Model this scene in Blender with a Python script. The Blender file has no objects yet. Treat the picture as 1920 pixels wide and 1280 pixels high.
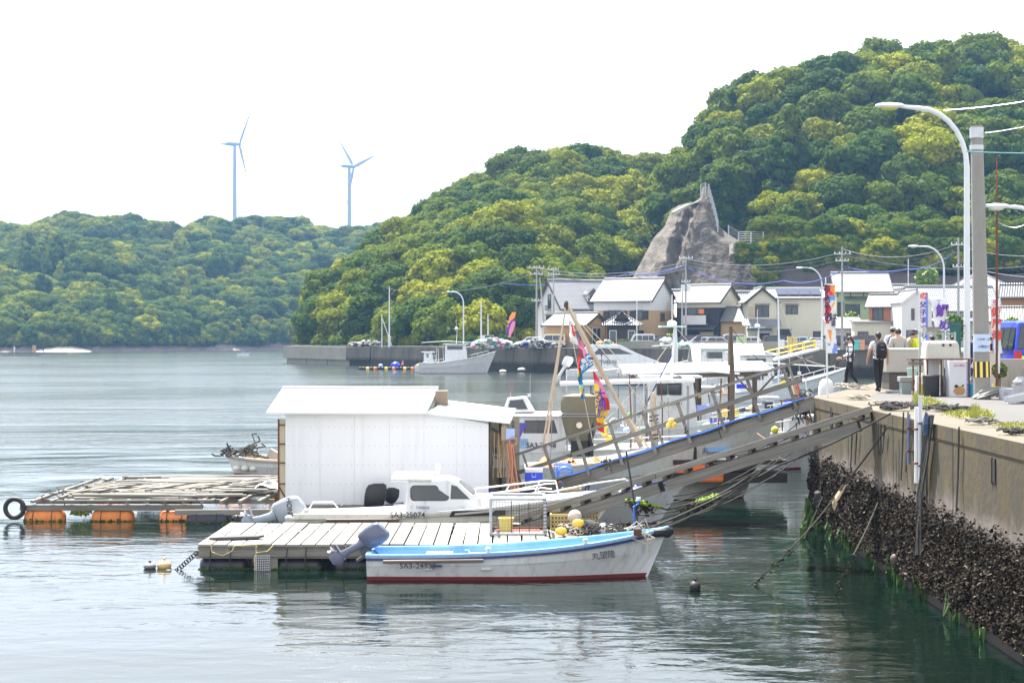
import bpy, math, random
from math import sin, cos, pi, radians, sqrt, atan2
from mathutils import Vector, Matrix, noise

S = bpy.context.scene
COL = S.collection
F = 2933.0; EYE = 4.9; HY = 630.0      # focal length in pixels of a 1920 frame, eye height over the water, horizon row
QZ = 3.3                                # height of the quays over the water

# ------------------------------------------------------------------ camera, sky, sun
cd = bpy.data.cameras.new('camera'); cam = bpy.data.objects.new('camera', cd); COL.objects.link(cam)
cam.location = (0, 0, EYE); cam.rotation_euler = (radians(90), 0, 0)
cd.lens = F / 1920 * 36; cd.sensor_width = 36; cd.shift_y = -10 / 1920
cd.clip_start = 0.5; cd.clip_end = 6000
S.camera = cam
S.view_settings.view_transform = 'Standard'; S.view_settings.look = 'None'
S.view_settings.exposure = 1.75; S.view_settings.gamma = 1.0
S.view_settings.use_curve_mapping = False
SUN_EL = radians(62); SUN_AZ = radians(-26)      # azimuth from +Y, negative is to the left
W = bpy.data.worlds.new('World'); S.world = W; W.use_nodes = True
nt = W.node_tree; nt.nodes.clear()
sky = nt.nodes.new('ShaderNodeTexSky'); sky.sky_type = 'NISHITA'; sky.sun_disc = False
sky.sun_elevation = SUN_EL; sky.sun_rotation = SUN_AZ % (2*pi)
sky.dust_density = 4.0; sky.air_density = 1.0; sky.ozone_density = 1.0
veil = nt.nodes.new('ShaderNodeMix'); veil.data_type = 'RGBA'; veil.inputs[0].default_value = 0.87
veil.inputs[7].default_value = (10.0, 10.1, 10.6, 1)    # the bright even haze layer over the whole sky
nt.links.new(sky.outputs[0], veil.inputs[6])
tcw = nt.nodes.new('ShaderNodeTexCoord'); sxw = nt.nodes.new('ShaderNodeSeparateXYZ'); nt.links.new(tcw.outputs['Generated'], sxw.inputs[0])
vr = nt.nodes.new('ShaderNodeValToRGB'); nt.links.new(sxw.outputs[2], vr.inputs[0])     # hazy sky: a little brighter towards the horizon all round
vr.color_ramp.elements[0].color = (1, 1, 1, 1); vr.color_ramp.elements[1].color = (.50, .53, .60, 1); vr.color_ramp.interpolation = 'EASE'
vm = nt.nodes.new('ShaderNodeVectorMath'); vm.operation = 'SCALE'; vm.inputs[3].default_value = 12.5; nt.links.new(vr.outputs[0], vm.inputs[0]); nt.links.new(vm.outputs[0], veil.inputs[7])
bg = nt.nodes.new('ShaderNodeBackground'); bg.inputs[1].default_value = 0.06
nt.links.new(veil.outputs[2], bg.inputs[0])
wo = nt.nodes.new('ShaderNodeOutputWorld'); nt.links.new(bg.outputs[0], wo.inputs[0])
sd = bpy.data.lights.new('sun', 'SUN'); sun = bpy.data.objects.new('sun', sd); COL.objects.link(sun)
sd.energy = 5.0; sd.angle = radians(1.5); sd.color = (1.0, .955, .88)
sv = Vector((sin(SUN_AZ)*cos(SUN_EL), cos(SUN_AZ)*cos(SUN_EL), sin(SUN_EL)))
sun.rotation_euler = sv.to_track_quat('Z', 'Y').to_euler()
S.cycles.max_bounces = 6; S.cycles.transparent_max_bounces = 6; S.cycles.volume_bounces = 0

# ------------------------------------------------------------------ placing helpers
def PX(px, Y): return (px-960)*Y/F
def PZ(py, Y): return EYE-(py-HY)*Y/F
def P(px, py, Y): return Vector((PX(px, Y), Y, PZ(py, Y)))
def G(px, py, z=0.0):
    Y = (EYE-z)*F/(py-HY); return Vector((PX(px, Y), Y, z))
def lerp(a, b, t): return a+(b-a)*t
def interp(tab, x, k=1):
    if x <= tab[0][0]: return tab[0][k]
    for a, b in zip(tab, tab[1:]):
        if x <= b[0]: return lerp(a[k], b[k], (x-a[0])/(b[0]-a[0]))
    return tab[-1][k]

# ------------------------------------------------------------------ materials
MATS = {}
def nodes_of(name):
    m = bpy.data.materials.new(name); m.use_nodes = True
    n = m.node_tree; b = n.nodes['Principled BSDF']
    return m, n, b
def N(n, t, **k):
    x = n.nodes.new(t)
    for a, v in k.items(): setattr(x, a, v)
    return x
def mixc(n, fac, a, b, mode='MIX'):
    x = N(n, 'ShaderNodeMix', data_type='RGBA', blend_type=mode)
    for s, v in ((0, fac), (6, a), (7, b)):
        if hasattr(v, 'links'): n.links.new(v, x.inputs[s])
        elif s == 0: x.inputs[0].default_value = v
        else: x.inputs[s].default_value = (*v[:3], 1)
    return x.outputs[2]
def ramp(n, src, stops):
    r = N(n, 'ShaderNodeValToRGB'); e = r.color_ramp.elements
    while len(e) < len(stops): e.new(.5)
    for q, (p, c) in zip(e, stops):
        q.position = p; q.color = (*c[:3], 1) if hasattr(c, '__len__') else (c, c, c, 1)
    n.links.new(src, r.inputs[0]); return r.outputs[0]
def noisef(n, scale, detail=4, stretch=(1, 1, 1), rough=.55, coord='Object'):
    tc = N(n, 'ShaderNodeTexCoord'); mp = N(n, 'ShaderNodeMapping'); mp.inputs['Scale'].default_value = stretch
    n.links.new(tc.outputs[coord], mp.inputs[0])
    x = N(n, 'ShaderNodeTexNoise'); x.inputs['Scale'].default_value = scale
    x.inputs['Detail'].default_value = detail; x.inputs['Roughness'].default_value = rough
    n.links.new(mp.outputs[0], x.inputs['Vector']); return x.outputs['Fac']
def bump(n, b, src, strength=.3, dist=.02):
    x = N(n, 'ShaderNodeBump'); x.inputs['Strength'].default_value = strength; x.inputs['Distance'].default_value = dist
    n.links.new(src, x.inputs['Height']); n.links.new(x.outputs[0], b.inputs['Normal'])
def C(r, g, b):      # sRGB 0-255 to linear
    return tuple(((c/255+.055)/1.055)**2.4 if c > 10 else c/255/12.92 for c in (r, g, b))

def mat(name, col, rough=.6, var=.12, scale=3.0, metal=0.0, bmp=.1, stretch=(1, 1, 1), dirt=0.0, spec=.5):
    """plain painted / woven / moulded surface with uneven tone, fine relief and a little grime"""
    if name in MATS: return MATS[name]
    m, n, b = nodes_of(name)
    f = noisef(n, scale, 5, stretch)
    lo = tuple(c*(1-var) for c in col); hi = tuple(min(1, c*(1+var)) for c in col)
    c = mixc(n, f, lo, hi)
    if dirt:
        g = noisef(n, scale*2.3, 6, (stretch[0]*1.5, stretch[1]*1.5, stretch[2]*.4), .7)
        g = ramp(n, g, [(.52, 0.0), (.75, dirt)])
        c = mixc(n, g, c, (.16, .12, .085))
    n.links.new(c, b.inputs['Base Color'])
    b.inputs['Roughness'].default_value = rough; b.inputs['Metallic'].default_value = metal
    b.inputs['Specular IOR Level'].default_value = spec
    if bmp: bump(n, b, noisef(n, scale*8, 3, stretch), bmp, .01)
    MATS[name] = m; return m

def wood_mat(name, col, axis='x', var=.35, rough=.85):
    if name in MATS: return MATS[name]
    m, n, b = nodes_of(name)
    st = {'x': (.35, 7, 7), 'y': (7, .35, 7), 'z': (7, 7, .35)}[axis]
    g = noisef(n, 3.2, 8, st, .65)
    big = noisef(n, .9, 3)
    oi = N(n, 'ShaderNodeObjectInfo')
    c = mixc(n, ramp(n, g, [(.3, 0.0), (.7, 1.0)]), tuple(x*(1-var) for x in col), tuple(x*(1+var) for x in col))
    c = mixc(n, ramp(n, big, [(.4, 0.0), (.65, .35)]), c, (col[0]*.55, col[1]*.6, col[2]*.5))
    v = N(n, 'ShaderNodeMath', operation='MULTIPLY_ADD'); v.inputs[1].default_value = .35; v.inputs[2].default_value = .82
    n.links.new(oi.outputs['Random'], v.inputs[0])
    cm = N(n, 'ShaderNodeVectorMath', operation='SCALE'); n.links.new(c, cm.inputs[0]); n.links.new(v.outputs[0], cm.inputs[3])
    n.links.new(cm.outputs[0], b.inputs['Base Color']); b.inputs['Roughness'].default_value = rough
    bump(n, b, g, .4, .01); MATS[name] = m; return m

def glass_mat():
    if 'pane_glass' in MATS: return MATS['pane_glass']
    m, n, b = nodes_of('pane_glass')
    c = mixc(n, noisef(n, 1.5), (.02, .025, .03), (.07, .08, .09))
    n.links.new(c, b.inputs['Base Color']); b.inputs['Roughness'].default_value = .06
    MATS['pane_glass'] = m; return m

white = mat('white_gelcoat', (.64, .65, .66), .3, .07, 1.5, dirt=.5, bmp=.05)
cream_gel = mat('cream_gelcoat', (.70, .68, .58), .35, .06, 1.5, dirt=.4, bmp=.03)
redbot = mat('antifouling_red', (.16, .022, .02), .6, .3, 3)
navy = mat('navy_paint', (.02, .035, .16), .35, .15, 3)
skyblue = mat('sky_blue_paint', (.20, .42, .70), .45, .12, 2, dirt=.3)
black = mat('black_rubber', (.018, .018, .02), .6, .3, 5)
dkgrey = mat('dark_grey', (.06, .06, .065), .6, .2, 4)
grey = mat('grey_paint', (.30, .31, .32), .5, .12, 3, dirt=.3)
steel = mat('galvanised_steel', (.42, .44, .46), .38, .12, 4, metal=.6)
palemetal = mat('pale_painted_metal', (.58, .61, .64), .4, .08, 4)
concrete = mat('weathered_concrete', (.30, .28, .245), .9, .25, 1.2, bmp=.4, dirt=.6)
glass = glass_mat()
rust = mat('rust', (.13, .05, .028), .9, .4, 6, bmp=.4)
orange = mat('orange_float', (.85, .20, .03), .5, .15, 3, dirt=.3)
yellow = mat('yellow_plastic', (.80, .58, .09), .45, .12, 4, dirt=.25)
blue = mat('blue_plastic', (.02, .05, .62), .4, .15, 3)
paleblue = mat('pale_blue_plastic', (.30, .40, .80), .45, .1, 3)
redm = mat('red_plastic', (.65, .04, .03), .5, .15, 3)
rope_pale = mat('pale_rope', (.50, .46, .38), .9, .25, 12, bmp=.5)
rope_dark = mat('dark_rope', (.05, .048, .045), .9, .4, 12, bmp=.5)
rope_blue = mat('blue_hose', (.03, .16, .66), .4, .1, 4)
woodx = wood_mat('weathered_wood', (.20, .186, .165), 'x')
wood_bright = wood_mat('bleached_wood', (.30, .285, .255), 'y', .18)
wood_dark = wood_mat('dark_wood', (.10, .075, .055), 'z')
bamboo = mat('bamboo', (.46, .38, .28), .6, .25, 4, stretch=(1, 1, .2))
weed = mat('green_seaweed', (.04, .095, .010), .7, .6, 6)

# ------------------------------------------------------------------ mesh builder
class MB:
    def __init__(s): s.v = []; s.f = []; s.m = []
    def add(s, vs, fs, mi=0):
        o = len(s.v); s.v += [tuple(x) for x in vs]; s.f += [tuple(i+o for i in f) for f in fs]; s.m += [mi]*len(fs); return s
    def box(s, x0, x1, y0, y1, z0, z1, mi=0):
        return s.add([(x0, y0, z0), (x1, y0, z0), (x1, y1, z0), (x0, y1, z0), (x0, y0, z1), (x1, y0, z1), (x1, y1, z1), (x0, y1, z1)],
                     [(0, 3, 2, 1), (4, 5, 6, 7), (0, 1, 5, 4), (1, 2, 6, 5), (2, 3, 7, 6), (3, 0, 4, 7)], mi)
    def beam(s, a, b, w, h, mi=0, up=(0, 0, 1)):
        a = Vector(a); b = Vector(b); d = (b-a).normalized(); u = Vector(up)
        r = d.cross(u)
        if r.length < 1e-4: r = d.cross(Vector((1, 0, 0)))
        r.normalize(); u = r.cross(d)
        vs = [p+r*(sx*w/2)+u*(sz*h/2) for p in (a, b) for sx, sz in ((-1, -1), (1, -1), (1, 1), (-1, 1))]
        return s.add(vs, [(3, 2, 1, 0), (4, 5, 6, 7), (0, 1, 5, 4), (1, 2, 6, 5), (2, 3, 7, 6), (3, 0, 4, 7)], mi)
    def tube(s, pts, r, n=6, mi=0, cap=True):
        pts = [Vector(p) for p in pts]; k = len(pts)
        rr = r if hasattr(r, '__len__') else [r]*k
        vs = []; prev = None
        for i, p in enumerate(pts):
            d = (pts[min(i+1, k-1)]-pts[max(i-1, 0)])
            d = d.normalized() if d.length > 1e-9 else Vector((0, 0, 1))
            a = prev if prev is not None else (Vector((0, 0, 1)) if abs(d.z) < .9 else Vector((1, 0, 0)))
            a = (a-d*a.dot(d)); a = a.normalized() if a.length > 1e-5 else d.orthogonal().normalized()
            prev = a; b = d.cross(a)
            vs += [p+(a*cos(2*pi*j/n)+b*sin(2*pi*j/n))*rr[i] for j in range(n)]
        fs = [(i*n+j, i*n+(j+1) % n, (i+1)*n+(j+1) % n, (i+1)*n+j) for i in range(k-1) for j in range(n)]
        if cap: fs += [tuple(range(n))[::-1], tuple(range((k-1)*n, k*n))]
        return s.add(vs, fs, mi)
    def cyl(s, a, b, r0, r1=None, n=10, mi=0): return s.tube([a, b], [r0, r0 if r1 is None else r1], n, mi)
    def sph(s, c, rx, ry=None, rz=None, nu=10, nv=7, mi=0, jit=0):
        ry = ry or rx; rz = rz or rx; vs = [(c[0], c[1], c[2]-rz)]
        for i in range(1, nv):
            t = pi*i/nv
            for j in range(nu):
                a = 2*pi*j/nu; q = 1+random.uniform(-jit, jit)
                vs.append((c[0]+rx*q*sin(t)*cos(a), c[1]+ry*q*sin(t)*sin(a), c[2]-rz*q*cos(t)))
        vs.append((c[0], c[1], c[2]+rz)); L = len(vs)-1
        fs = [(0, 1+(j+1) % nu, 1+j) for j in range(nu)]
        fs += [(1+i*nu+j, 1+i*nu+(j+1) % nu, 1+(i+1)*nu+(j+1) % nu, 1+(i+1)*nu+j) for i in range(nv-2) for j in range(nu)]
        fs += [(L, 1+(nv-2)*nu+j, 1+(nv-2)*nu+(j+1) % nu) for j in range(nu)]
        return s.add(vs, fs, mi)
    def prism(s, pts, ext, mi=0):
        n = len(pts); ext = Vector(ext); a = [Vector(p) for p in pts]
        return s.add(a+[p+ext for p in a], [tuple(range(n))[::-1], tuple(range(n, 2*n))]+[(i, (i+1) % n, (i+1) % n+n, i+n) for i in range(n)], mi)
    def lathe(s, prof, c, n=14, mi=0):
        c = Vector(c); vs = [c+Vector((r*cos(2*pi*j/n), r*sin(2*pi*j/n), z)) for r, z in prof for j in range(n)]
        k = len(prof)
        fs = [(i*n+j, i*n+(j+1) % n, (i+1)*n+(j+1) % n, (i+1)*n+j) for i in range(k-1) for j in range(n)]
        fs += [tuple(range(n))[::-1], tuple(range((k-1)*n, k*n))]
        return s.add(vs, fs, mi)
    def loft(s, rings, mi=0, cap=True, mf=None):
        n = len(rings[0]); vs = [v for r in rings for v in r]; k = len(rings)
        fs = []; ms = []
        for i in range(k-1):
            for j in range(n):
                fs.append((i*n+j, i*n+(j+1) % n, (i+1)*n+(j+1) % n, (i+1)*n+j)); ms.append(mf(i, j) if mf else mi)
        if cap: fs += [tuple(range(n))[::-1], tuple(range((k-1)*n, k*n))]; ms += [mi, mi]
        s.add(vs, fs, mi); s.m[-len(fs):] = ms; return s
    def grid(s, fn, nu, nv, mi=0, mf=None):
        vs = [fn(i/nu, j/nv) for j in range(nv+1) for i in range(nu+1)]; w = nu+1
        fs = [(j*w+i, j*w+i+1, (j+1)*w+i+1, (j+1)*w+i) for j in range(nv) for i in range(nu)]
        s.add(vs, fs, mi)
        if mf: s.m[-len(fs):] = [mf((i+.5)/nu, (j+.5)/nv) for j in range(nv) for i in range(nu)]
        return s
    def xf(s, M, start=0):
        s.v[start:] = [tuple(M @ Vector(v)) for v in s.v[start:]]; return s
    def mesh(s, name, mats, smooth=False, bevel=0):
        me = bpy.data.meshes.new(name); me.from_pydata(s.v, [], s.f)
        for m in (mats if isinstance(mats, (list, tuple)) else [mats]): me.materials.append(m)
        if any(s.m): me.polygons.foreach_set('material_index', s.m)
        if smooth: me.polygons.foreach_set('use_smooth', [True]*len(me.polygons))
        me.update(); return me
    def build(s, name, mats, parent=None, smooth=False, loc=None, rz=0, bevel=0):
        o = bpy.data.objects.new(name, s.mesh(name, mats, smooth)); COL.objects.link(o)
        if parent: o.parent = parent
        if loc is not None: o.location = loc
        if rz: o.rotation_euler = (0, 0, rz)
        if bevel:
            b = o.modifiers.new('bevel', 'BEVEL'); b.width = bevel; b.segments = 2; b.limit_method = 'ANGLE'; b.angle_limit = radians(40)
        if smooth:
            try:
                o.data.set_sharp_from_angle(angle=radians(42))
            except Exception: pass
        return o
def tag(o, label=None, cat=None, group=None, kind=None):
    if label: o['label'] = label
    if cat: o['category'] = cat
    if group: o['group'] = group
    if kind: o['kind'] = kind
    return o
def thing(name, label, cat, loc=(0, 0, 0), rz=0, group=None, rot=None):
    o = bpy.data.objects.new(name, None); COL.objects.link(o); o.location = loc
    o.rotation_euler = rot if rot else (0, 0, rz); o.empty_display_size = .3
    return tag(o, label, cat, group)
def struct(name, mb, m, smooth=False): return tag(mb.build(name, m, None, smooth), kind='structure')
def part(name, mesh, m_parent, loc=(0, 0, 0), rot=(0, 0, 0), scale=(1, 1, 1)):
    o = bpy.data.objects.new(name, mesh); COL.objects.link(o); o.parent = m_parent
    o.location = loc; o.rotation_euler = rot; o.scale = scale; return o
def copy_tree(o, parent=None):
    c = o.copy(); COL.objects.link(c)
    if parent: c.parent = parent
    for ch in list(o.children): copy_tree(ch, c)
    return c
def text(s, size, loc, m, parent=None, rot=(pi/2, 0, 0), vert=False, name='lettering', ex=.003, sx=1.0, space=1.0, bold=0.0):
    cu = bpy.data.curves.new('t', 'FONT'); cu.body = '\n'.join(s) if vert else s
    cu.size = size; cu.align_x = 'CENTER'; cu.align_y = 'CENTER' ; cu.extrude = ex; cu.space_line = .8; cu.resolution_u = 3; cu.offset = bold
    cu.space_character = space
    t = bpy.data.objects.new('t', cu); me = t.to_mesh().copy()
    t.to_mesh_clear(); bpy.data.objects.remove(t); bpy.data.curves.remove(cu)
    me.materials.clear(); me.materials.append(m)
    o = bpy.data.objects.new(name, me); COL.objects.link(o); o.location = loc; o.rotation_euler = rot; o.scale = (sx, 1, 1)
    if parent: o.parent = parent
    return o
def sag(a, b, s, n=14):
    a = Vector(a); b = Vector(b); return [a.lerp(b, i/n)-Vector((0, 0, s*4*(i/n)*(1-i/n))) for i in range(n+1)]
# ------------------------------------------------------------------ water
def water_mat():
    m, n, b = nodes_of('sea_water')
    tc = N(n, 'ShaderNodeTexCoord')
    def nz(sx, sy, sc, det=3, rot=0.0, w=.5):
        mp = N(n, 'ShaderNodeMapping'); mp.inputs['Scale'].default_value = (sx, sy, 1); mp.inputs['Rotation'].default_value = (0, 0, rot)
        n.links.new(tc.outputs['Object'], mp.inputs[0])
        x = N(n, 'ShaderNodeTexNoise'); x.inputs['Scale'].default_value = sc; x.inputs['Detail'].default_value = det
        x.inputs['Roughness'].default_value = w; x.inputs['Distortion'].default_value = .4
        n.links.new(mp.outputs[0], x.inputs['Vector']); return x.outputs['Fac']
    def mul(a, v):
        x = N(n, 'ShaderNodeMath', operation='MULTIPLY'); n.links.new(a, x.inputs[0])
        if hasattr(v, 'links'): n.links.new(v, x.inputs[1])
        else: x.inputs[1].default_value = v
        return x.outputs[0]
    def add(a, c):
        x = N(n, 'ShaderNodeMath', operation='ADD'); n.links.new(a, x.inputs[0]); n.links.new(c, x.inputs[1]); return x.outputs[0]
    ripple = nz(.55, 1.0, 2.6, 4, .15)
    wave = nz(.40, 1.0, .75, 2, -.2)
    swell = nz(.5, 1.0, .16, 2, .1)
    patch = ramp(n, nz(.35, 1.0, .055, 3, .05, .6), [(.44, .10), (.56, 1.0)])
    sx = N(n, 'ShaderNodeSeparateXYZ'); n.links.new(tc.outputs['Object'], sx.inputs[0])
    off = N(n, 'ShaderNodeMath', operation='MULTIPLY_ADD'); n.links.new(sx.outputs[0], off.inputs[0]); off.inputs[1].default_value = -.9; n.links.new(sx.outputs[1], off.inputs[2])
    mr = N(n, 'ShaderNodeMapRange'); n.links.new(off.outputs[0], mr.inputs[0]); mr.inputs[1].default_value = 36; mr.inputs[2].default_value = 85; mr.inputs[3].default_value = .75; mr.inputs[4].default_value = 1.9
    patch = mul(patch, mr.outputs[0])      # open water beyond the rafts is more ruffled than the sheltered basin
    h = add(mul(mul(ripple, patch), .16), add(mul(mul(wave, patch), .34), mul(swell, .30)))
    bp = N(n, 'ShaderNodeBump'); bp.inputs['Strength'].default_value = 1.0; bp.inputs['Distance'].default_value = .17
    n.links.new(h, bp.inputs['Height']); n.links.new(bp.outputs[0], b.inputs['Normal'])
    c = mixc(n, nz(.6, 1, .1, 2), (.0022, .0075, .0050), (.0035, .0115, .0080))
    n.links.new(c, b.inputs['Base Color'])
    b.inputs['IOR'].default_value = 1.7
    rg = N(n, 'ShaderNodeMapRange'); n.links.new(off.outputs[0], rg.inputs[0]); rg.inputs[1].default_value = 30; rg.inputs[2].default_value = 110; rg.inputs[3].default_value = .05; rg.inputs[4].default_value = .17; n.links.new(rg.outputs[0], b.inputs['Roughness'])
    return m
w = MB(); w.add([(-1500, -60, 0), (1500, -60, 0), (1500, 3000, 0), (-1500, 3000, 0)], [(0, 1, 2, 3)])
WATER = struct('sea_water', w, water_mat())

# ------------------------------------------------------------------ terrain
def terrain_mat(name, a, b_, rock=None):
    m, n, b = nodes_of(name)
    c = mixc(n, noisef(n, .25, 6), a, b_)
    if rock:
        c = mixc(n, ramp(n, noisef(n, .12, 5), [(.45, 0.0), (.55, 1.0)]), c, rock)
    n.links.new(c, b.inputs['Base Color']); b.inputs['Roughness'].default_value = .95
    bump(n, b, noisef(n, 1.2, 6), .8, .4); return m
soil = terrain_mat('forest_floor', (.025, .035, .014), (.06, .07, .025))

class Hill:
    """a hill described by its foot line and its crest line; a solid slope between them and a back slope behind"""
    def __init__(s, tab, canopy, seed, bumpy=1.0, prof=.9):
        s.t = tab; s.c = canopy; s.seed = seed; s.b = bumpy; s.p = prof
    def pt(s, px, v):
        Yf = interp(s.t, px, 1); zf = interp(s.t, px, 2); Yr = interp(s.t, px, 3); pr = interp(s.t, px, 4)
        zr = PZ(pr, Yr)-s.c
        Y = lerp(Yf, Yr, v)
        if v <= 1: g = sin(pi/2*v)**s.p
        else: g = 1-.55*((v-1)/.6)**2
        x = PX(px, Y)
        k = noise.fractal(Vector((x*.022, Y*.022, s.seed)), 1.0, 2.0, 4)
        z = zf+(zr-zf)*g + k*s.b*6*min(1, 3*v)*(1 if v < 1 else .4)
        return Vector((x, Y, z))
    def build(s, name, nu=90, nv=44):
        a, b = s.t[0][0], s.t[-1][0]
        mb = MB(); mb.grid(lambda u, w_: s.pt(lerp(a, b, u), w_*1.6), nu, nv)
        w0 = nu+1; o = len(mb.v)      # skirt down under the water
        front = [mb.v[i] for i in range(w0)]
        mb.v += [(x, y-1.5, -3) for x, y, z in front]
        for i in range(nu): mb.f.append((o+i, o+i+1, i+1, i)); mb.m.append(0)
        return struct(name, mb, soil, True)
far_hill = Hill([(-500, 500, 1, 720, 430), (0, 482, .8, 760, 410), (130, 490, .8, 780, 398), (200, 500, .8, 790, 393), (300, 520, .8, 800, 404), (380, 540, .8, 800, 394),
                 (500, 560, .8, 800, 388), (580, 590, .8, 800, 400), (640, 610, .8, 800, 405), (700, 640, .8, 810, 393), (745, 650, .8, 820, 381), (800, 660, .8, 820, 392), (1000, 680, .8, 850, 400)], 15, 3.1, 1.6)
mid_hill = Hill([(592, 296, 3.0, 304, 585), (600, 290, 3.2, 312, 520), (620, 284, 3.3, 325, 490), (700, 272, 3.3, 350, 445), (800, 258, 3.3, 372, 395), (880, 250, 3.3, 390, 350),
                 (930, 250, 3.3, 396, 325), (1000, 254, 3.3, 400, 293), (1060, 262, 3.3, 405, 289), (1150, 272, 3.3, 410, 296), (1215, 280, 3.3, 415, 306), (1270, 290, 3.3, 420, 330), (1400, 300, 3.3, 425, 400)], 7.5, 7.7, .9)
right_hill = Hill([(1175, 320, 4, 345, 520), (1215, 305, 4, 350, 440), (1243, 286, 5, 330, 385), (1264, 282, 6, 332, 340), (1286, 279, 8, 338, 275), (1335, 277, 9, 350, 222), (1390, 274, 10, 362, 176), (1440, 272, 11, 372, 148),
                   (1500, 270, 11, 380, 122), (1600, 268, 11, 385, 106), (1700, 266, 11, 385, 99), (1780, 266, 11, 388, 103), (1835, 266, 11, 390, 90), (1870, 266, 11, 390, 92),
                   (1905, 265, 11, 390, 106), (1960, 262, 10, 390, 118), (2200, 250, 8, 380, 150), (2500, 240, 4, 360, 330)], 7.5, 12.3, .9)
tag(far_hill.build('far_hill'), kind='structure'); mid_hill.build('middle_hill'); right_hill.build('right_hill')
mb = MB(); mb.sph((-300, 1520, -20), 260, 140, 128, 24, 14); struct('back_hill', mb, soil, True)
mb = MB(); mb.sph((-60, 1520, -20), 260, 140, 124, 24, 14); struct('back_hill', mb, soil, True)

# ------------------------------------------------------------------ trees
def leaf_mat():
    m, n, b = nodes_of('broadleaf_foliage')
    oi = N(n, 'ShaderNodeObjectInfo')
    per = ramp(n, oi.outputs['Random'], [(0, (.014, .042, .007)), (.20, (.034, .085, .009)), (.34, (.10, .135, .008)), (.50, (.018, .060, .011)), (.66, (.13, .165, .009)), (.80, (.21, .23, .010)), (.92, (.32, .32, .012)), (1, (.05, .085, .010))])
    loc = noisef(n, 3.0, 3, coord='Object')
    c = mixc(n, ramp(n, loc, [(.35, 0.0), (.75, .35)]), per, (.13, .16, .008))
    n.links.new(c, b.inputs['Base Color']); b.inputs['Roughness'].default_value = .7
    b.inputs['Specular IOR Level'].default_value = .05
    tr = N(n, 'ShaderNodeBsdfTranslucent'); mx = N(n, 'ShaderNodeMixShader'); mx.inputs[0].default_value = .28
    n.links.new(mixc(n, .6, c, (.20, .27, .006)), tr.inputs[0])
    n.links.new(b.outputs[0], mx.inputs[1]); n.links.new(tr.outputs[0], mx.inputs[2])
    n.links.new(mx.outputs[0], n.nodes['Material Output'].inputs[0]); return m
LEAF = leaf_mat(); BARK = mat('bark', (.16, .13, .10), .9, .3, 3, bmp=.5)
def crown_mesh(seed, kind):
    R = random.Random(seed); mb = MB(); lobes = []
    nl = 26 if kind != 'tall' else 30
    for i in range(nl):
        for _ in range(30):
            a = R.uniform(0, 2*pi); t = R.uniform(0, 1)
            if kind == 'tall':
                z = t*2.0; r = (1-t)*.72+.08; p = Vector((r*cos(a)*R.uniform(.4, 1), r*sin(a)*R.uniform(.4, 1), z)); lr = R.uniform(.22, .34)
            else:
                el = math.asin(R.uniform(-.25, 1)); rr = R.uniform(.5, .78)*(1.15 if kind == 'wide' else 1)
                p = Vector((rr*cos(el)*cos(a), rr*cos(el)*sin(a), .55+rr*sin(el)*(.62 if kind == 'wide' else .85))); lr = R.uniform(.24, .40)
            if all((p-q).length > (lr+l)*.55 for q, l in lobes): break
        lobes.append((p, lr))
    cen = Vector((0, 0, .45))
    for p, lr in lobes:
        out = (p-cen).normalized()
        k0 = len(mb.v); mb.sph(p, lr*.80, lr*.80, lr*.66, 7, 5)
        q = 210 if kind != 'tall' else 170
        for j in range(q):
            d = Vector((R.gauss(0, 1), R.gauss(0, 1), R.gauss(0, 1))).normalized()
            if d.dot(out) < -.35 and R.random() < .8: continue
            c = p+Vector((d.x*lr, d.y*lr, d.z*lr*.85))*R.uniform(.82, 1.10)
            nrm = (d+Vector((R.gauss(0, .38), R.gauss(0, .38), R.gauss(0, .38)+.25))).normalized()
            t1 = nrm.orthogonal().normalized(); t1.rotate(Matrix.Rotation(R.uniform(0, pi), 3, nrm)); t2 = nrm.cross(t1)
            s1 = R.uniform(.045, .085); s2 = s1*R.uniform(.5, .9)
            mb.add([c-t1*s1, c-t2*s2, c+t1*s1, c+t2*s2], [(0, 1, 2, 3)])
    return mb.mesh('crown', LEAF)
KINDS = ['round', 'wide', 'round', 'wide', 'round', 'tall']
CROWNS = [crown_mesh(100+i, k) for i, k in enumerate(KINDS)]
tk = MB(); tk.tube([(0, 0, -.35), (.03, 0, .1), (-.02, .02, .6)], [.07, .055, .03], 6)
for a in (0, 1.3, 2.6, 3.9, 5.2): tk.tube([(0, 0, .2), (.25*cos(a), .25*sin(a), .55), (.45*cos(a), .45*sin(a), .8)], [.035, .025, .012], 5)
TRUNK = tk.mesh('trunk', BARK)

def scatter(hill, spacing, seed, pxr, vr, Rr, keep=None):
    R = random.Random(seed); pts = []; cell = {}
    tries = 60000
    a, b = pxr
    for _ in range(tries):
        px = R.uniform(a, b); v = R.uniform(*vr)
        p = hill.pt(px, v); sp = spacing*(1 if px < 1980 else 1.7)
        if keep and not keep(px, p): continue
        k = (int(p.x//sp), int(p.y//sp))
        if any((q.x-p.x)**2+(q.y-p.y)**2 < sp*sp for dx in (-1, 0, 1) for dy in (-1, 0, 1) for q in cell.get((k[0]+dx, k[1]+dy), ())): continue
        cell.setdefault(k, []).append(p)
        pts.append((p, R.uniform(*Rr), R.uniform(0, 2*pi), R.choice((0, 1, 2, 3, 4)) if R.random() > .04 or v > .55 else 5, px))
    return pts
def not_cut(px, p):      # keep the concrete slope and the terrace beside it free of trees
    if 1180 < px < 1450 and p.y < 292: return False
    return True
def conifers(pts):
    out = []
    for p, r, a, k, px in pts:
        if 40 < px < 120 and 560 < p.y < 640: k = 5
        out.append((p, r, a, k, px))
    return out
t_mid = scatter(mid_hill, 5.3, 5, (594, 1400), (.0, 1.2), (4.0, 6.0))
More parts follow.
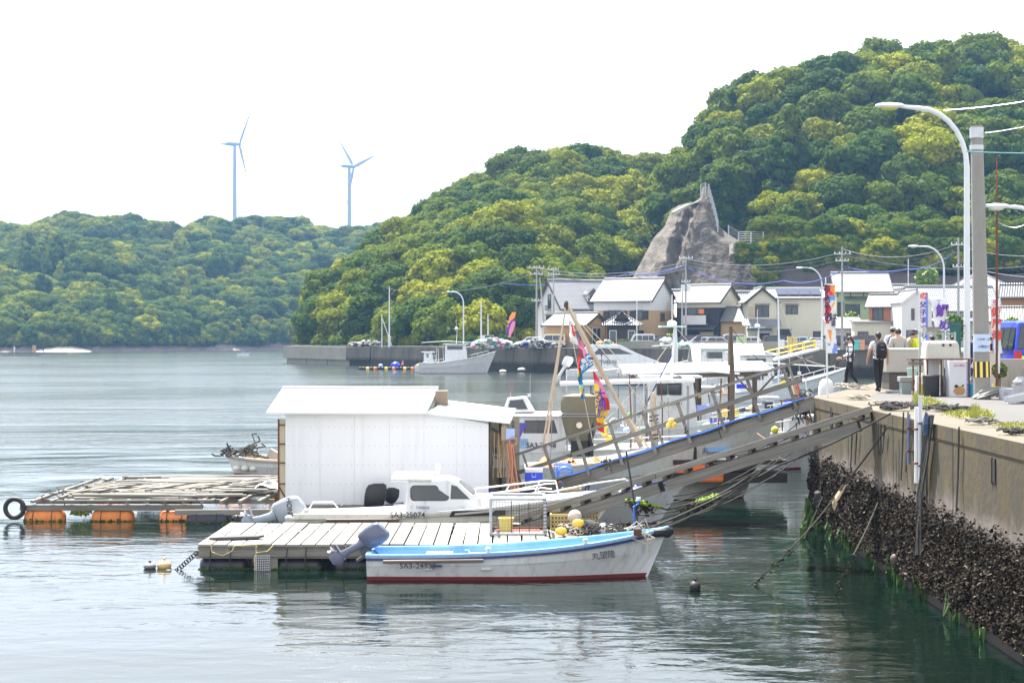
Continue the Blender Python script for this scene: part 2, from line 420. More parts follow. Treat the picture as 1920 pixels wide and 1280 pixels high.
t_right = scatter(right_hill, 5.6, 6, (1180, 2450), (.0, 1.2), (4.3, 6.8), not_cut)
t_far = conifers(scatter(far_hill, 4.9, 7, (-350, 990), (0.015, 1.12), (3.6, 6.2)))
near = t_mid+t_right
def screen_size(e): return e[1]/e[0].y*(1 if 560 < e[4] < 1935 else .2)
near.sort(key=screen_size, reverse=True)
single, rest = near[:290], near[290:]+t_far
tone = ['dark green rounded', 'mid green spreading', 'dense deep green', 'broad flat topped', 'full bushy', 'slender pointed']
marks = [(560, 'by the seaward point of the headland'), (700, 'above the seaward end of the breakwater'), (770, 'above the slim breakwater pole'), (850, 'above the moored trawler'), (930, 'above the small white truck'), (1000, 'left of the twin crossarm poles'),
         (1070, 'above the white gabled house'), (1150, 'above the big tan house'), (1215, 'left of the bare rock face'), (1300, 'over the top of the rock face'), (1370, 'right of the rockfall fence'), (1440, 'above the wire fence terrace'),
         (1500, 'above the solar panel house'), (1570, 'above the fish banner'), (1640, 'above the tall green house'), (1700, 'below the end of the lamp arm'), (1760, 'behind the curved lamp arm'), (1830, 'behind the concrete pole'), (1890, 'right of the concrete pole'), (3000, 'at the right edge')]
protos = {}; used_l = {}
for p, r, a, k, px in single:
    py = HY+(EYE-p.z-r)*F/p.y
    m_ = [w for x, w in marks if px < x+35][0]
    band = 'far above the roofs, on the skyline' if py < 185+max(0, (1300-px))*.22 else 'high up' if py < 290+max(0, 1300-px)*.1 else 'mid slope' if py < 400 else 'low down'
    if px < 1200: band = 'on the skyline' if py < interp([(560, 560), (620, 500), (700, 455), (800, 410), (900, 350), (1000, 305), (1300, 300)], px)+22 else 'mid slope' if py < 500 else 'low down'
    lb = '%s tree %s, %s' % (tone[k], band, m_); lb = lb.replace('far above the roofs, on the skyline', 'on the skyline').replace('on the skyline, over the top of the rock face', 'on the skyline, straight over the rock face')
    t = thing('broadleaf_tree' if k != 5 else 'conifer_tree', lb, 'tree', (p.x, p.y, p.z-.5), a, 'trees on the wooded hills')
    used_l.setdefault(lb, []).append((t, r, px))
    t.scale = (r, r, r*random.uniform(.85, 1.1))
    c = part('crown', CROWNS[k], t); part('trunk', TRUNK, t); protos.setdefault(k, c)
for lb, es in used_l.items():      # look-alikes that share a spot: tell them apart by size, else by side
    if len(es) == 2:
        es.sort(key=lambda e: e[2]); es[0][0]['label'] = lb+', the left one'; es[1][0]['label'] = lb+', the right one'
    elif len(es) >= 3:
        es.sort(key=lambda e: e[2]); n_ = len(es)
        for i, e in enumerate(es):
            w = 'leftmost' if i == 0 else 'rightmost' if i == n_-1 else ('middle one' if n_ == 3 else ['second', 'third', 'fourth', 'fifth', 'sixth', 'seventh'][min(5, i-1)]+' from left')
            short = lb.replace('broad flat topped', 'flat topped').replace('mid green spreading', 'spreading').replace('dense deep green', 'deep green')
            short = short.replace('by the seaward point of the headland', 'by the headland point').replace('above the seaward end of the breakwater', 'above the breakwater end')
            if len((short+', '+w).split()) > 16: short = short.replace(' tree ', ' tree ', 1).replace('above the ', 'over ').replace('on the skyline', 'skyline')
            e[0]['label'] = short+', '+w
for o in S.objects:
    if o.get('category') == 'tree' and len(o['label'].split()) > 16: o['label'] = o['label'].replace('by the seaward point of the headland', 'by the headland point').replace('above the seaward end of the breakwater', 'above the breakwater end').replace(', the left one', ', left one').replace(', the right one', ', right one').replace('on the skyline, ', 'skyline, ').replace('above the ', 'over ')
if 5 not in protos:
    p, r, a, k, px = single[-1]; t = thing('conifer_tree', 'slender pointed tree among the broadleaf crowns of the right hill', 'tree', (p.x+2, p.y+3, p.z), a); t.scale = (r*.8,)*3
    protos[5] = part('crown', CROWNS[5], t); part('trunk', TRUNK, t)

def gn_scatter(name, pts, kinds, label=None):
    me = bpy.data.meshes.new(name); me.from_pydata([tuple(p[0]-Vector((0, 0, .5))) for p in pts], [], [])
    for an, ty, vals in (('ang', 'FLOAT', [p[2] for p in pts]), ('scl', 'FLOAT', [p[1] for p in pts]), ('knd', 'INT', [p[3] for p in pts])):
        at = me.attributes.new(an, ty, 'POINT'); at.data.foreach_set('value', vals)
    o = bpy.data.objects.new(name, me); COL.objects.link(o)
    g = bpy.data.node_groups.new(name, 'GeometryNodeTree')
    g.interface.new_socket('Geometry', in_out='INPUT', socket_type='NodeSocketGeometry'); g.interface.new_socket('Geometry', in_out='OUTPUT', socket_type='NodeSocketGeometry')
    gi = g.nodes.new('NodeGroupInput'); go = g.nodes.new('NodeGroupOutput'); jn = g.nodes.new('GeometryNodeJoinGeometry')
    for k in kinds:
        inf = g.nodes.new('GeometryNodeObjectInfo'); inf.transform_space = 'ORIGINAL'; inf.inputs[0].default_value = protos[k]; inf.inputs[1].default_value = True
        iop = g.nodes.new('GeometryNodeInstanceOnPoints')
        na = g.nodes.new('GeometryNodeInputNamedAttribute'); na.data_type = 'INT'; na.inputs[0].default_value = 'knd'
        cp = g.nodes.new('FunctionNodeCompare'); cp.data_type = 'INT'; cp.operation = 'EQUAL'; cp.inputs[3].default_value = k
        g.links.new(na.outputs[0], cp.inputs[2]); g.links.new(cp.outputs[0], iop.inputs['Selection'])
        an = g.nodes.new('GeometryNodeInputNamedAttribute'); an.data_type = 'FLOAT'; an.inputs[0].default_value = 'ang'
        sc = g.nodes.new('GeometryNodeInputNamedAttribute'); sc.data_type = 'FLOAT'; sc.inputs[0].default_value = 'scl'
        cb = g.nodes.new('ShaderNodeCombineXYZ'); g.links.new(an.outputs[0], cb.inputs[2])
        g.links.new(gi.outputs[0], iop.inputs['Points']); g.links.new(inf.outputs['Geometry'], iop.inputs['Instance'])
        g.links.new(cb.outputs[0], iop.inputs['Rotation']); g.links.new(sc.outputs[0], iop.inputs['Scale'])
        g.links.new(iop.outputs[0], jn.inputs[0])
    g.links.new(jn.outputs[0], go.inputs[0])
    md = o.modifiers.new('scatter', 'NODES'); md.node_group = g
    tag(o, label, None, kind='stuff'); return o
o = gn_scatter('woodland_trees', rest, sorted(protos), 'dense broadleaf woodland covering the far hill and the backs of the nearer hills'); o['category'] = 'woodland'
print('trees', len(single), len(rest), len(t_mid), len(t_right), len(t_far))

# undergrowth on the two nearer hills so that no bare soil shows between the crowns
ug = []
R = random.Random(3)
for hl, rng in ((mid_hill, (594, 1300)), (right_hill, (1200, 1990))):
    for _ in range(1500):
        px = R.uniform(*rng); v = R.uniform(0, .9)
        p = hl.pt(px, v)
        if hl is right_hill and not not_cut(px, p): continue
        ug.append((p+Vector((0, 0, .3)), R.uniform(1.1, 2.2), R.uniform(0, 6), R.choice((0, 1, 2, 3)), px))
for _ in range(500):
    px = R.uniform(600, 960); v = R.uniform(-.02, .04); p = mid_hill.pt(px, max(0, v)); p.y -= R.uniform(0, 5)
    ug.append((Vector((p.x, p.y, 3.3)), R.uniform(.8, 1.9), R.uniform(0, 6), R.choice((0, 1, 2, 3)), px))
for _ in range(420):      # shore bushes under the far hill
    px = R.uniform(-300, 700); p = far_hill.pt(px, R.uniform(0.005, .03))
    ug.append((p, R.uniform(2, 4), R.uniform(0, 6), R.choice((0, 1, 2, 3)), px))
o = gn_scatter('undergrowth', ug, [0, 1, 2, 3], 'low bushes and undergrowth filling the gaps under the trees'); o['category'] = 'undergrowth'

# ------------------------------------------------------------------ haze
def haze():
    mb = MB(); mb.box(-1300, 1300, -70, 2200, -5, 260)
    m = bpy.data.materials.new('haze'); m.use_nodes = True; n = m.node_tree; n.nodes.clear()
    v = n.nodes.new('ShaderNodeVolumePrincipled'); v.inputs['Color'].default_value = (.30, .58, 1, 1); v.inputs['Density'].default_value = HAZE
    v.inputs['Anisotropy'].default_value = 0.2
    out = n.nodes.new('ShaderNodeOutputMaterial'); n.links.new(v.outputs[0], out.inputs['Volume'])
    o = mb.build('haze', m); tag(o, kind='stuff', label='thin blue sea haze over the whole bay'); return o
HAZE = .00018
haze()
# ------------------------------------------------------------------ far shore: rocks and beach
rock = mat('shore_rock', (.20, .155, .13), .9, .4, .6, bmp=.6)
sand = mat('beach_sand', (.55, .45, .33), .95, .12, 1)
mb = MB(); R = random.Random(9)
def shore(u, v):
    px = lerp(-400, 960, u); Yf = interp(far_hill.t, px, 1)
    k = noise.noise(Vector((px*.03, v*2, 1)))+.5*noise.noise(Vector((px*.11, v*4, 5)))
    return (PX(px, Yf-4+v*9), Yf-4+v*9+k*3, -.6+v*3.4+max(0, k)*2.6*min(1, v*2))
mb.grid(shore, 260, 6); struct('rocky_shore', mb, rock)
mb = MB()
def beach(u, v):
    px = lerp(64, 176, u); Yf = interp(far_hill.t, px, 1)-8
    return (PX(px, Yf+v*10), Yf+v*10, -.2+v*2.3*sin(pi*min(1, max(0, u)))**.5)
mb.grid(beach, 20, 4); struct('sand_beach', mb, sand)

# ------------------------------------------------------------------ quays and grounds
def quay_wall_mat():
    m, n, b = nodes_of('tidal_concrete')
    tc = N(n, 'ShaderNodeTexCoord'); sp = N(n, 'ShaderNodeSeparateXYZ'); n.links.new(tc.outputs['Object'], sp.inputs[0])
    base = mixc(n, noisef(n, .8, 5), (.050, .035, .012), (.108, .078, .030))
    streak = ramp(n, noisef(n, 1.7, 6, (1.1, 1.1, .30), .7), [(.36, 0.0), (.57, .92)])
    c = mixc(n, streak, base, (.050, .042, .026))
    lg = ramp(n, noisef(n, 2.6, 4, (3, 3, .1)), [(.6, 0.0), (.8, .4)])
    c = mixc(n, lg, c, (.145, .115, .065))
    nz = noisef(n, 1.3, 5); ad = N(n, 'ShaderNodeMath', operation='MULTIPLY_ADD'); n.links.new(nz, ad.inputs[0]); ad.inputs[1].default_value = 1.1; n.links.new(sp.outputs[2], ad.inputs[2])
    low = ramp(n, ad.outputs[0], [(.0, 1.0), (1, 0.0)])
    mr = N(n, 'ShaderNodeMapRange'); n.links.new(ad.outputs[0], mr.inputs[0]); mr.inputs[1].default_value = 2.45; mr.inputs[2].default_value = 2.75; mr.inputs[3].default_value = 1; mr.inputs[4].default_value = 0
    c = mixc(n, mr.outputs[0], c, mixc(n, noisef(n, 5, 5), (.085, .065, .055), (.22, .19, .17)))
    m2 = N(n, 'ShaderNodeMapRange'); n.links.new(ad.outputs[0], m2.inputs[0]); m2.inputs[1].default_value = 1.9; m2.inputs[2].default_value = 2.3; m2.inputs[3].default_value = 1; m2.inputs[4].default_value = 0
    c = mixc(n, m2.outputs[0], c, mixc(n, noisef(n, 9, 5), (.012, .012, .010), (.06, .05, .042)))
    n.links.new(c, b.inputs['Base Color']); b.inputs['Roughness'].default_value = .85
    bump(n, b, noisef(n, 6, 6), .5, .03); return m
def ground_mat(name, a, c2, speck=0.0):
    m, n, b = nodes_of(name)
    c = mixc(n, noisef(n, .35, 5), a, c2)
    c = mixc(n, ramp(n, noisef(n, .9, 6, (1, 1, 1), .7), [(.55, 0.0), (.7, .5)]), c, tuple(x*.55 for x in a))
    c = mixc(n, ramp(n, noisef(n, 30, 2), [(.45, 0.0), (.6, .25)]), c, tuple(x*1.3 for x in c2))
    n.links.new(c, b.inputs['Base Color']); b.inputs['Roughness'].default_value = .92
    bump(n, b, noisef(n, 25, 4), .25, .01); return m
wallmat = quay_wall_mat(); asphalt = ground_mat('worn_asphalt', (.078, .075, .072), (.115, .11, .105)); coping_m = ground_mat('pale_coping_concrete', (.095, .082, .058), (.15, .13, .095))
far_wall_m, _n, _b = nodes_of('far_quay_concrete')
_tc = N(_n, 'ShaderNodeTexCoord'); _sp = N(_n, 'ShaderNodeSeparateXYZ'); _n.links.new(_tc.outputs['Object'], _sp.inputs[0])
_c = mixc(_n, noisef(_n, .5, 6, (1, 1, .3), .65), (.055, .048, .038), (.17, .155, .125))
_c = mixc(_n, ramp(_n, noisef(_n, 1.6, 5, (1, 1, .1), .7), [(.5, 0.0), (.7, .8)]), _c, (.035, .030, .025))
_a = N(_n, 'ShaderNodeMath', operation='MULTIPLY_ADD'); _n.links.new(noisef(_n, .7, 5), _a.inputs[0]); _a.inputs[1].default_value = .9; _n.links.new(_sp.outputs[2], _a.inputs[2])
_m = N(_n, 'ShaderNodeMapRange'); _n.links.new(_a.outputs[0], _m.inputs[0]); _m.inputs[1].default_value = 1.5; _m.inputs[2].default_value = 2.0; _m.inputs[3].default_value = 1; _m.inputs[4].default_value = 0
_c = mixc(_n, _m.outputs[0], _c, mixc(_n, noisef(_n, 3, 4), (.012, .012, .010), (.035, .030, .022)))
_n.links.new(_c, _b.inputs['Base Color']); _b.inputs['Roughness'].default_value = .9; bump(_n, _b, noisef(_n, 2, 6), .5, .1); far_pale = mat('far_quay_pale', (.24, .23, .19), .9, .3, .4, bmp=.3)
A0 = Vector((7.05, -20, 0)); A1 = Vector((7.86, 40.8, 0))
far_edge = [(7.86, 40.8), (10.3, 47.5), (16.2, 64), (24, 88), (44, 128), (47, 182)]
shore_line = [(-42, 287), (2.9, 212), (47, 182)]
# town ground and near quay in one sheet of ground each, butting at the line between them
mb = MB(); mb.add([(7.86+1.3, -20, QZ), (60, -20, QZ), (140, 182, QZ), (47+1, 182, QZ), (44+1.3, 128, QZ), (24+1.3, 88, QZ), (16.2+1.3, 64, QZ), (10.3+1.3, 47.5, QZ), (9.12, 41.4, QZ)], [tuple(range(9))])
struct('quay_pavement', mb, asphalt)
mb = MB(); mb.add([(-41.2, 289.5, QZ), (3.4, 213.4, QZ), (47.6, 183.4, QZ), (160, 182.004, QZ), (200, 330, QZ), (20, 330, QZ), (-30, 330, QZ), (-39, 305, QZ)], [tuple(range(8))])
struct('town_ground', mb, ground_mat('town_ground', (.16, .155, .14), (.26, .25, .22)))

def wall_run(root_name, label, pts, z0, z1, panel, mat_, thick=1.3, cop=None, seam=.05):
    t = thing(root_name, label, 'quay wall', (pts[0][0], pts[0][1], 0))
    o0 = Vector((pts[0][0], pts[0][1], 0)); meshes = {}
    for a, b in zip(pts, pts[1:]):
        a = Vector((a[0], a[1], 0)); b = Vector((b[0], b[1], 0)); d = b-a; L = d.length; k = max(1, round(L/panel)); d.normalize()
        w_ = L/k; ang = atan2(d.y, d.x); key = round(w_, 3)
        if key not in meshes:
            q = MB(); q.box(seam/2, w_-seam/2, 0, -thick if False else thick, z0, z1-.25)
            q.box(.0, w_, .06, thick, z0, z1-.26); meshes[key] = q.mesh('panel', mat_)
            q = MB(); q.box(seam/3, w_-seam/3, -.015, thick, z1-.25, z1+.004, 1); q.m[1] = 0; meshes[key, 'c'] = q.mesh('coping', [cop or mat_, mat_])
        for i in range(k):
            p = a+d*(i*w_)-o0
            part('panel', meshes[key], t, p, (0, 0, ang)); part('coping', meshes[key, 'c'], t, p, (0, 0, ang))
    return t
# the walls run so that their land side is to the left of the walking direction
wall_run('quay_wall', 'long stained concrete quay wall on the right, crusted with oysters low down', [(7.86, 40.8), (7.05, -20)][::1] and [(7.86, 40.8), (7.56, 18), (7.05, -20)][::1][:0] or [(A1.x, A1.y), (A1.x-.30, 18.2), (A0.x, -20)], -3, QZ, 4.6, wallmat, 1.3, coping_m)
wall_run('quay_wall', 'short weathered quay wall turning away behind the walking people', far_edge[::-1], -3, QZ, 5, wallmat, 1.3, coping_m)
wall_run('harbour_wall', 'dark weathered harbour wall in front of the parked cars and houses', [(2.9, 212), (47, 182)], -3, QZ, 5.5, far_wall_m, 1.2, far_pale)
wall_run('breakwater', 'long low concrete breakwater reaching out left of the moored trawler', [(-23, 255.3), (2.9, 212)], -3, QZ-.15, 6, far_wall_m, 6, far_wall_m)
t = thing('pier_end_wall', 'blunt seaward end of the breakwater with an undercut dark base', 'pier', (-42, 287, 0))
for i in range(4):
    q = MB(); L = 9.1; d = Vector((19, -31.7, 0)).normalized(); p = Vector((0, 0, 0))+d*(i*L); q.box(.04, L-.04, 0, 7, .9, 3.1); q.box(.3, L, .6, 7, -3, .9)
    q.xf(Matrix.Translation(p) @ Matrix.Rotation(atan2(d.y, d.x), 4, 'Z')); q.build('block', far_pale if i < 3 else far_wall_m, t)
q = MB(); q.box(.2, 26, .4, 7, 3.1, 3.16); q.xf(Matrix.Rotation(atan2(-31.7, 19), 4, 'Z')); q.build('deck', concrete, t)

# parapet walls in front of the cars
def seg_wall(label, px0, px1, Y0, Y1, top, th=.4, m=None, z0=QZ):
    a = Vector((PX(px0, Y0), Y0, 0)); b = Vector((PX(px1, Y1), Y1, 0)); L = (b-a).length
    t = thing('parapet_wall', label, 'low wall', (a.x, a.y, z0), atan2(b.y-a.y, b.x-a.x))
    k = max(1, round(L/5))
    for i in range(k):
        q = MB(); q.box(i*L/k+.02, (i+1)*L/k-.02, 0, th, 0, top); q.build('panel', m or far_pale, t)
    return t
seg_wall('low concrete wall in front of the clipped green hedge and white van', 1158, 1236, 204, 202, .95)
seg_wall('long low concrete wall in front of the row of parked cars', 1298, 1560, 199, 192, .95)
seg_wall('low grey wall along the harbour road right of the cream van', 1040, 1095, 214, 212, .6)
seg_wall('concrete block wall between the rubbish heap and the blue van', 1866, 1990, 44.5, 44.5, .95, .35, concrete)
seg_wall('low wall running behind the plaid shirted woman by the harbour road', 1575, 1690, 186, 184, .5)

# vertical drain slots, pipes and pieces on the near wall
dark_slot = mat('dark_slot', (.012, .011, .010), .9)
def wx(Y):
    return lerp(7.56, 7.05, (18.2-Y)/38.2) if Y < 18.2 else lerp(7.56, 7.86, (Y-18.2)/22.6)
for px, py0, py1 in ((1650, 793, 850), (1742, 820, 852), (1876, 862, 904), (1554, 765, 800)):
    Y = 7.75*F/(px-960)
    t = thing('drain_slot', 'narrow dark vertical drain slot in the quay wall %s' % {1650: 'left of the hanging ropes', 1742: 'right of the white pipe', 1876: 'nearest the camera', 1554: 'close to the banner pole'}[px], 'drain', (wx(Y)-.004, Y, PZ(py1, Y)))
    h = (py1-py0)*Y/F; q = MB(); q.box(-.01, .02, -.07, .07, 0, h); q.build('slot', dark_slot, t)
    q = MB(); q.box(-.02, .01, -.10, -.07, -.03, h+.03); q.box(-.02, .01, .07, .10, -.03, h+.03); q.build('rim', wallmat, t)

# oyster crust: shells on the lower wall
def oysters(name, pfun, n_, u_rng, z_rng, nrm, seed, label):
    R = random.Random(seed); mb = MB()
    m, nn, b = nodes_of('oyster_shell_'+name)
    g = N(nn, 'ShaderNodeNewGeometry')
    c = ramp(nn, g.outputs['Random Per Island'], [(0, (.009, .007, .005)), (.45, (.022, .016, .011)), (.8, (.044, .034, .025)), (.95, (.085, .068, .050)), (1, (.19, .16, .13))])
    nn.links.new(c, b.inputs['Base Color']); b.inputs['Roughness'].default_value = .9; b.inputs['Specular IOR Level'].default_value = .15
    for _ in range(n_):
        u = R.uniform(*u_rng); z = R.uniform(*z_rng)
        lim = z_rng[1]-.35*abs(noise.noise(Vector((u*.9, 3, 1))))-.18*R.random()
        if z > lim: continue
        if R.random() < max(0, (z-lim+.5)/.5)**1.0*.85: continue
        c = pfun(u, z)+nrm*(R.random()*.09+.05*noise.noise(Vector((u*2, z*3, 0)))+.03)
        s = R.uniform(.018, .046)*(1.25 if z < 1.2 else 1)
        M = Matrix.Rotation(R.uniform(0, 6.3), 3, Vector((R.gauss(0, 1), R.gauss(0, 1), R.gauss(0, 1))).normalized())
        v = [c+M @ Vector(p)*s for p in ((1, 0, 0), (.3, .62, .1), (-.8, .45, 0), (-.9, -.4, .05), (.2, -.6, 0), (-.1, 0, .38), (-.1, 0, -.2))]
        mb.add(v, [(0, 1, 5), (1, 2, 5), (2, 3, 5), (3, 4, 5), (4, 0, 5), (1, 0, 6), (2, 1, 6), (3, 2, 6), (4, 3, 6), (0, 4, 6)])
    o = mb.build('oyster_crust', m); tag(o, label, 'oysters', kind='stuff')
oysters('near', lambda u, z: Vector((wx(u), u, z)), 44000, (19, 40.9), (.22, 2.02), Vector((-1, 0, 0)), 1, 'thick dark crust of oyster shells along the lower half of the near quay wall')
oysters('corner', lambda u, z: Vector((7.86+u*.346, 40.8+u*.938, z)), 500, (0, 4), (.3, 1.9), Vector((-.938, .346, 0)), 2, 'oyster shells round the far corner of the quay wall')
def hanging_weed(name, label, place, n_, seed, ln=(.25, .6)):
    R = random.Random(seed); mb = MB()
    for _ in range(n_):
        c = place(R)
        L = R.uniform(*ln); w_ = R.uniform(.015, .04); a = R.uniform(0, pi); d = Vector((cos(a), sin(a), 0)); sw = Vector((R.gauss(0, .08), R.gauss(0, .08), 0))
        k = 4; vs = []
        for i in range(k+1):
            t = i/k; p = c+sw*t*t-Vector((0, 0, L*t)); ww = w_*(1-t*.8); vs += [p-d*ww, p+d*ww]
        mb.add(vs, [(2*i, 2*i+1, 2*i+3, 2*i+2) for i in range(k)])
    o = mb.build(name, weed); tag(o, label, 'seaweed', kind='stuff')
cl = [22.5, 25.5, 27, 29.4, 31, 31.6, 33.5, 35.5, 36.4, 38, 39.6, 40.3, 40.7]
hanging_weed('wall_seaweed', 'bright green seaweed hanging from the foot of the near quay wall', lambda R: (lambda Y: Vector((wx(Y)-.02-R.random()*.12, Y, R.uniform(.05, .50))))(R.choice(cl)+R.gauss(0, .22)), 420, 4, (.15, .45))
hanging_weed('corner_seaweed', 'thick bright green seaweed on the outer corner of the quay wall', lambda R: Vector((7.83-R.random()*.15, 40.75+R.gauss(0, .15), R.uniform(.2, .7))), 260, 5)

# grass strip on the near quay
R = random.Random(8); mb = MB()
for _ in range(5200):
    t = R.random(); px = lerp(1715, 1860, t)+R.gauss(0, 3); py = lerp(752, 786, t)+R.gauss(0, 4.5)-4*sin(t*9)
    if R.random() < .12: px, py = 1898+R.gauss(0, 14), 800+R.gauss(0, 3)
    p = G(px, py, QZ); h = R.uniform(.03, .09)*(2.4 if abs(px-1829) < 5 or px < 1722 else 1); a = R.uniform(0, 6.3)
    d = Vector((cos(a), sin(a), 0))*.008; l = Vector((R.gauss(0, .04), R.gauss(0, .04), h))
    mb.add([p-d, p+d, p+l*.6+d*.6, p+l], [(0, 1, 2), (0, 2, 3)])
mg, nn, b = nodes_of('strip_grass'); g = N(nn, 'ShaderNodeNewGeometry')
nn.links.new(ramp(nn, g.outputs['Random Per Island'], [(0, (.10, .20, .01)), (.5, (.26, .33, .02)), (.8, (.42, .34, .06)), (1, (.40, .22, .06))]), b.inputs['Base Color'])
tag(mb.build('grass_tufts', mg), 'strip of bright short grass growing along the near quay joint', 'grass', kind='stuff')

# ------------------------------------------------------------------ concrete sprayed slope
sm, nn, b = nodes_of('sprayed_concrete_slope')
c = mixc(nn, noisef(nn, .10, 6), (.070, .056, .044), (.130, .108, .085))
c = mixc(nn, ramp(nn, noisef(nn, .35, 7, (1, 1, .14), .7), [(.45, 0.0), (.66, .75)]), c, (.030, .026, .022))
c = mixc(nn, ramp(nn, noisef(nn, .25, 5), [(.56, 0.0), (.70, .6)]), c, (.20, .165, .11))
nn.links.new(c, b.inputs['Base Color']); b.inputs['Roughness'].default_value = .9; bump(nn, b, noisef(nn, .8, 7), .9, .6)
Lb = [(350, 1318), (372, 1312), (380, 1300), (385, 1272), (398, 1256), (425, 1246), (445, 1226), (470, 1213), (500, 1197), (525, 1184), (560, 1176), (610, 1170)]
Rb = [(350, 1331), (375, 1337), (400, 1342), (425, 1349), (438, 1364), (450, 1382), (458, 1398), (470, 1405), (500, 1416), (530, 1432), (560, 1440), (610, 1445)]
t = thing('retaining_slope', 'tall bare grey sprayed concrete rock face between the two wooded hills', 'rock face', (35, 262, QZ))
def slope(u, v):
    py = lerp(350, 612, v); l = interp(Lb, py); r = interp(Rb, py); px = lerp(l, r, u)
    Y = 262+(612-py)*.062
    seam = 1318-(py-350)*.30
    edge = min(u, 1-u); Y += 7*(1-min(1, edge/.22))**2
    if px < seam:
        Y += -1.2*sin(min(1, (seam-px)/60)*pi)*min(1, (py-360)/60)+1.6*math.exp(-((px-seam+10)/12)**2)
    Y += 2.8*noise.fractal(Vector((px*.022, py*.009, 2)), .8, 2.1, 6)*(1 if px < seam else .22)+(.5*noise.noise(Vector((px*.01, py*.09, 7))) if px < seam else 0)
    p = P(px, py, Y); return p-Vector((35, 262, QZ))
mb = MB(); mb.grid(slope, 80, 90); mb.build('rock_face', sm, t, True)
mb = MB()     # drain chute near the top
a = P(1262, 399, 268)-Vector((35, 262, QZ)); b2 = P(1291, 384, 270)-Vector((35, 262, QZ)); mb.beam(a, b2, .8, .35); mb.build('drain_channel', concrete, t)
# guard posts along its edge
def fence_line(label, pts, n_, h, name='rockfall_fence'):
    t = thing(name, label, 'fence', pts[0]); o = pts[0]
    tot = []; L = [0]
    for a, b in zip(pts, pts[1:]): L.append(L[-1]+(b-a).length)
    for i in range(n_):
        s = L[-1]*i/(n_-1); k = max(j for j in range(len(L)) if L[j] <= s+1e-6); k = min(k, len(pts)-2)
        tot.append(pts[k].lerp(pts[k+1], (s-L[k])/max(1e-6, L[k+1]-L[k])))
    for p in tot:
        q = MB(); q.box(-.09, .09, -.09, .09, -.3, h); q.xf(Matrix.Translation(p-o)); q.build('post', grey, t)
    for f in (.2, .4, .6, .8, .97):
        q = MB(); q.tube([p-o+Vector((0, 0, h*f)) for p in tot], .025, 4); q.build('wire', steel, t)
fence_line('steel rockfall fence climbing the top edge of the bare rock face', [P(1314, 367, 270), P(1328, 362, 271), P(1334, 385, 271), P(1341, 410, 270), P(1346, 432, 269)], 9, 2.0)
fence_line('steel fence with wires on the terrace right of the bare rock face', [P(1366, 443, 266), P(1384, 455, 265.5), P(1407, 455, 265), P(1431, 455, 265)], 4, 1.9)
fence_line('thin fence posts along the dark cutting behind the roofs', [P(1448, 478, 262), P(1485, 484, 262), P(1521, 488, 262), P(1560, 492, 262), P(1640, 506, 262), P(1700, 506, 262), P(1755, 500, 262)], 10, 1.2)
mb = MB(); mb.box(PX(1372, 264), PX(1446, 264), 262.5, 267, PZ(463, 264)-1.2, PZ(456, 264)); tag(mb.build('terrace_slab', concrete), 'narrow concrete terrace beside the rock face carrying a wire fence', 'terrace')
# dark retaining wall strip behind the roofs on the right
mb = MB(); mb.grid(lambda u, v: (lambda px: P(px, lerp(lerp(505, 512, u)-8*sin(u*7), 620, v), 258-(1-v)*-3+noise.noise(Vector((px*.03, v*3, 0)))))(lerp(1420, 1990, u)), 60, 8)
tag(mb.build('cutting_wall', mat('dark_cutting', (.075, .060, .055), .95, .4, .4, bmp=.6), None, True), 'dark grey brown retained cutting behind the house roofs on the right', 'retaining wall')
o = gn_scatter('ivy', [(P(random.uniform(1386, 1448), random.uniform(466, 494)+(0), 262.5+random.uniform(0, 1)), random.uniform(.9, 1.5), random.uniform(0, 6), random.choice((0, 1, 2, 3)), 0) for _ in range(80)]
   + [(P(random.uniform(1422, 1452), random.uniform(495, 560), 260), random.uniform(.9, 1.5), random.uniform(0, 6), random.choice((0, 1, 2, 3)), 0) for _ in range(60)]
   + [(P(random.uniform(1440, 1990), random.uniform(470, 512), 263+random.uniform(-1, 2)), random.uniform(1.2, 2.6), random.uniform(0, 6), random.choice((0, 1, 2, 3)), 0) for _ in range(420)]
   + [(P(random.uniform(1430, 1990), random.uniform(440, 485), 268+random.uniform(-1, 2)), random.uniform(1.5, 3.2), random.uniform(0, 6), random.choice((0, 1, 2, 3)), 0) for _ in range(300)], [0, 1, 2, 3], 'dark ivy and scrub hanging over the terrace and cutting behind the houses'); o['category'] = 'ivy'

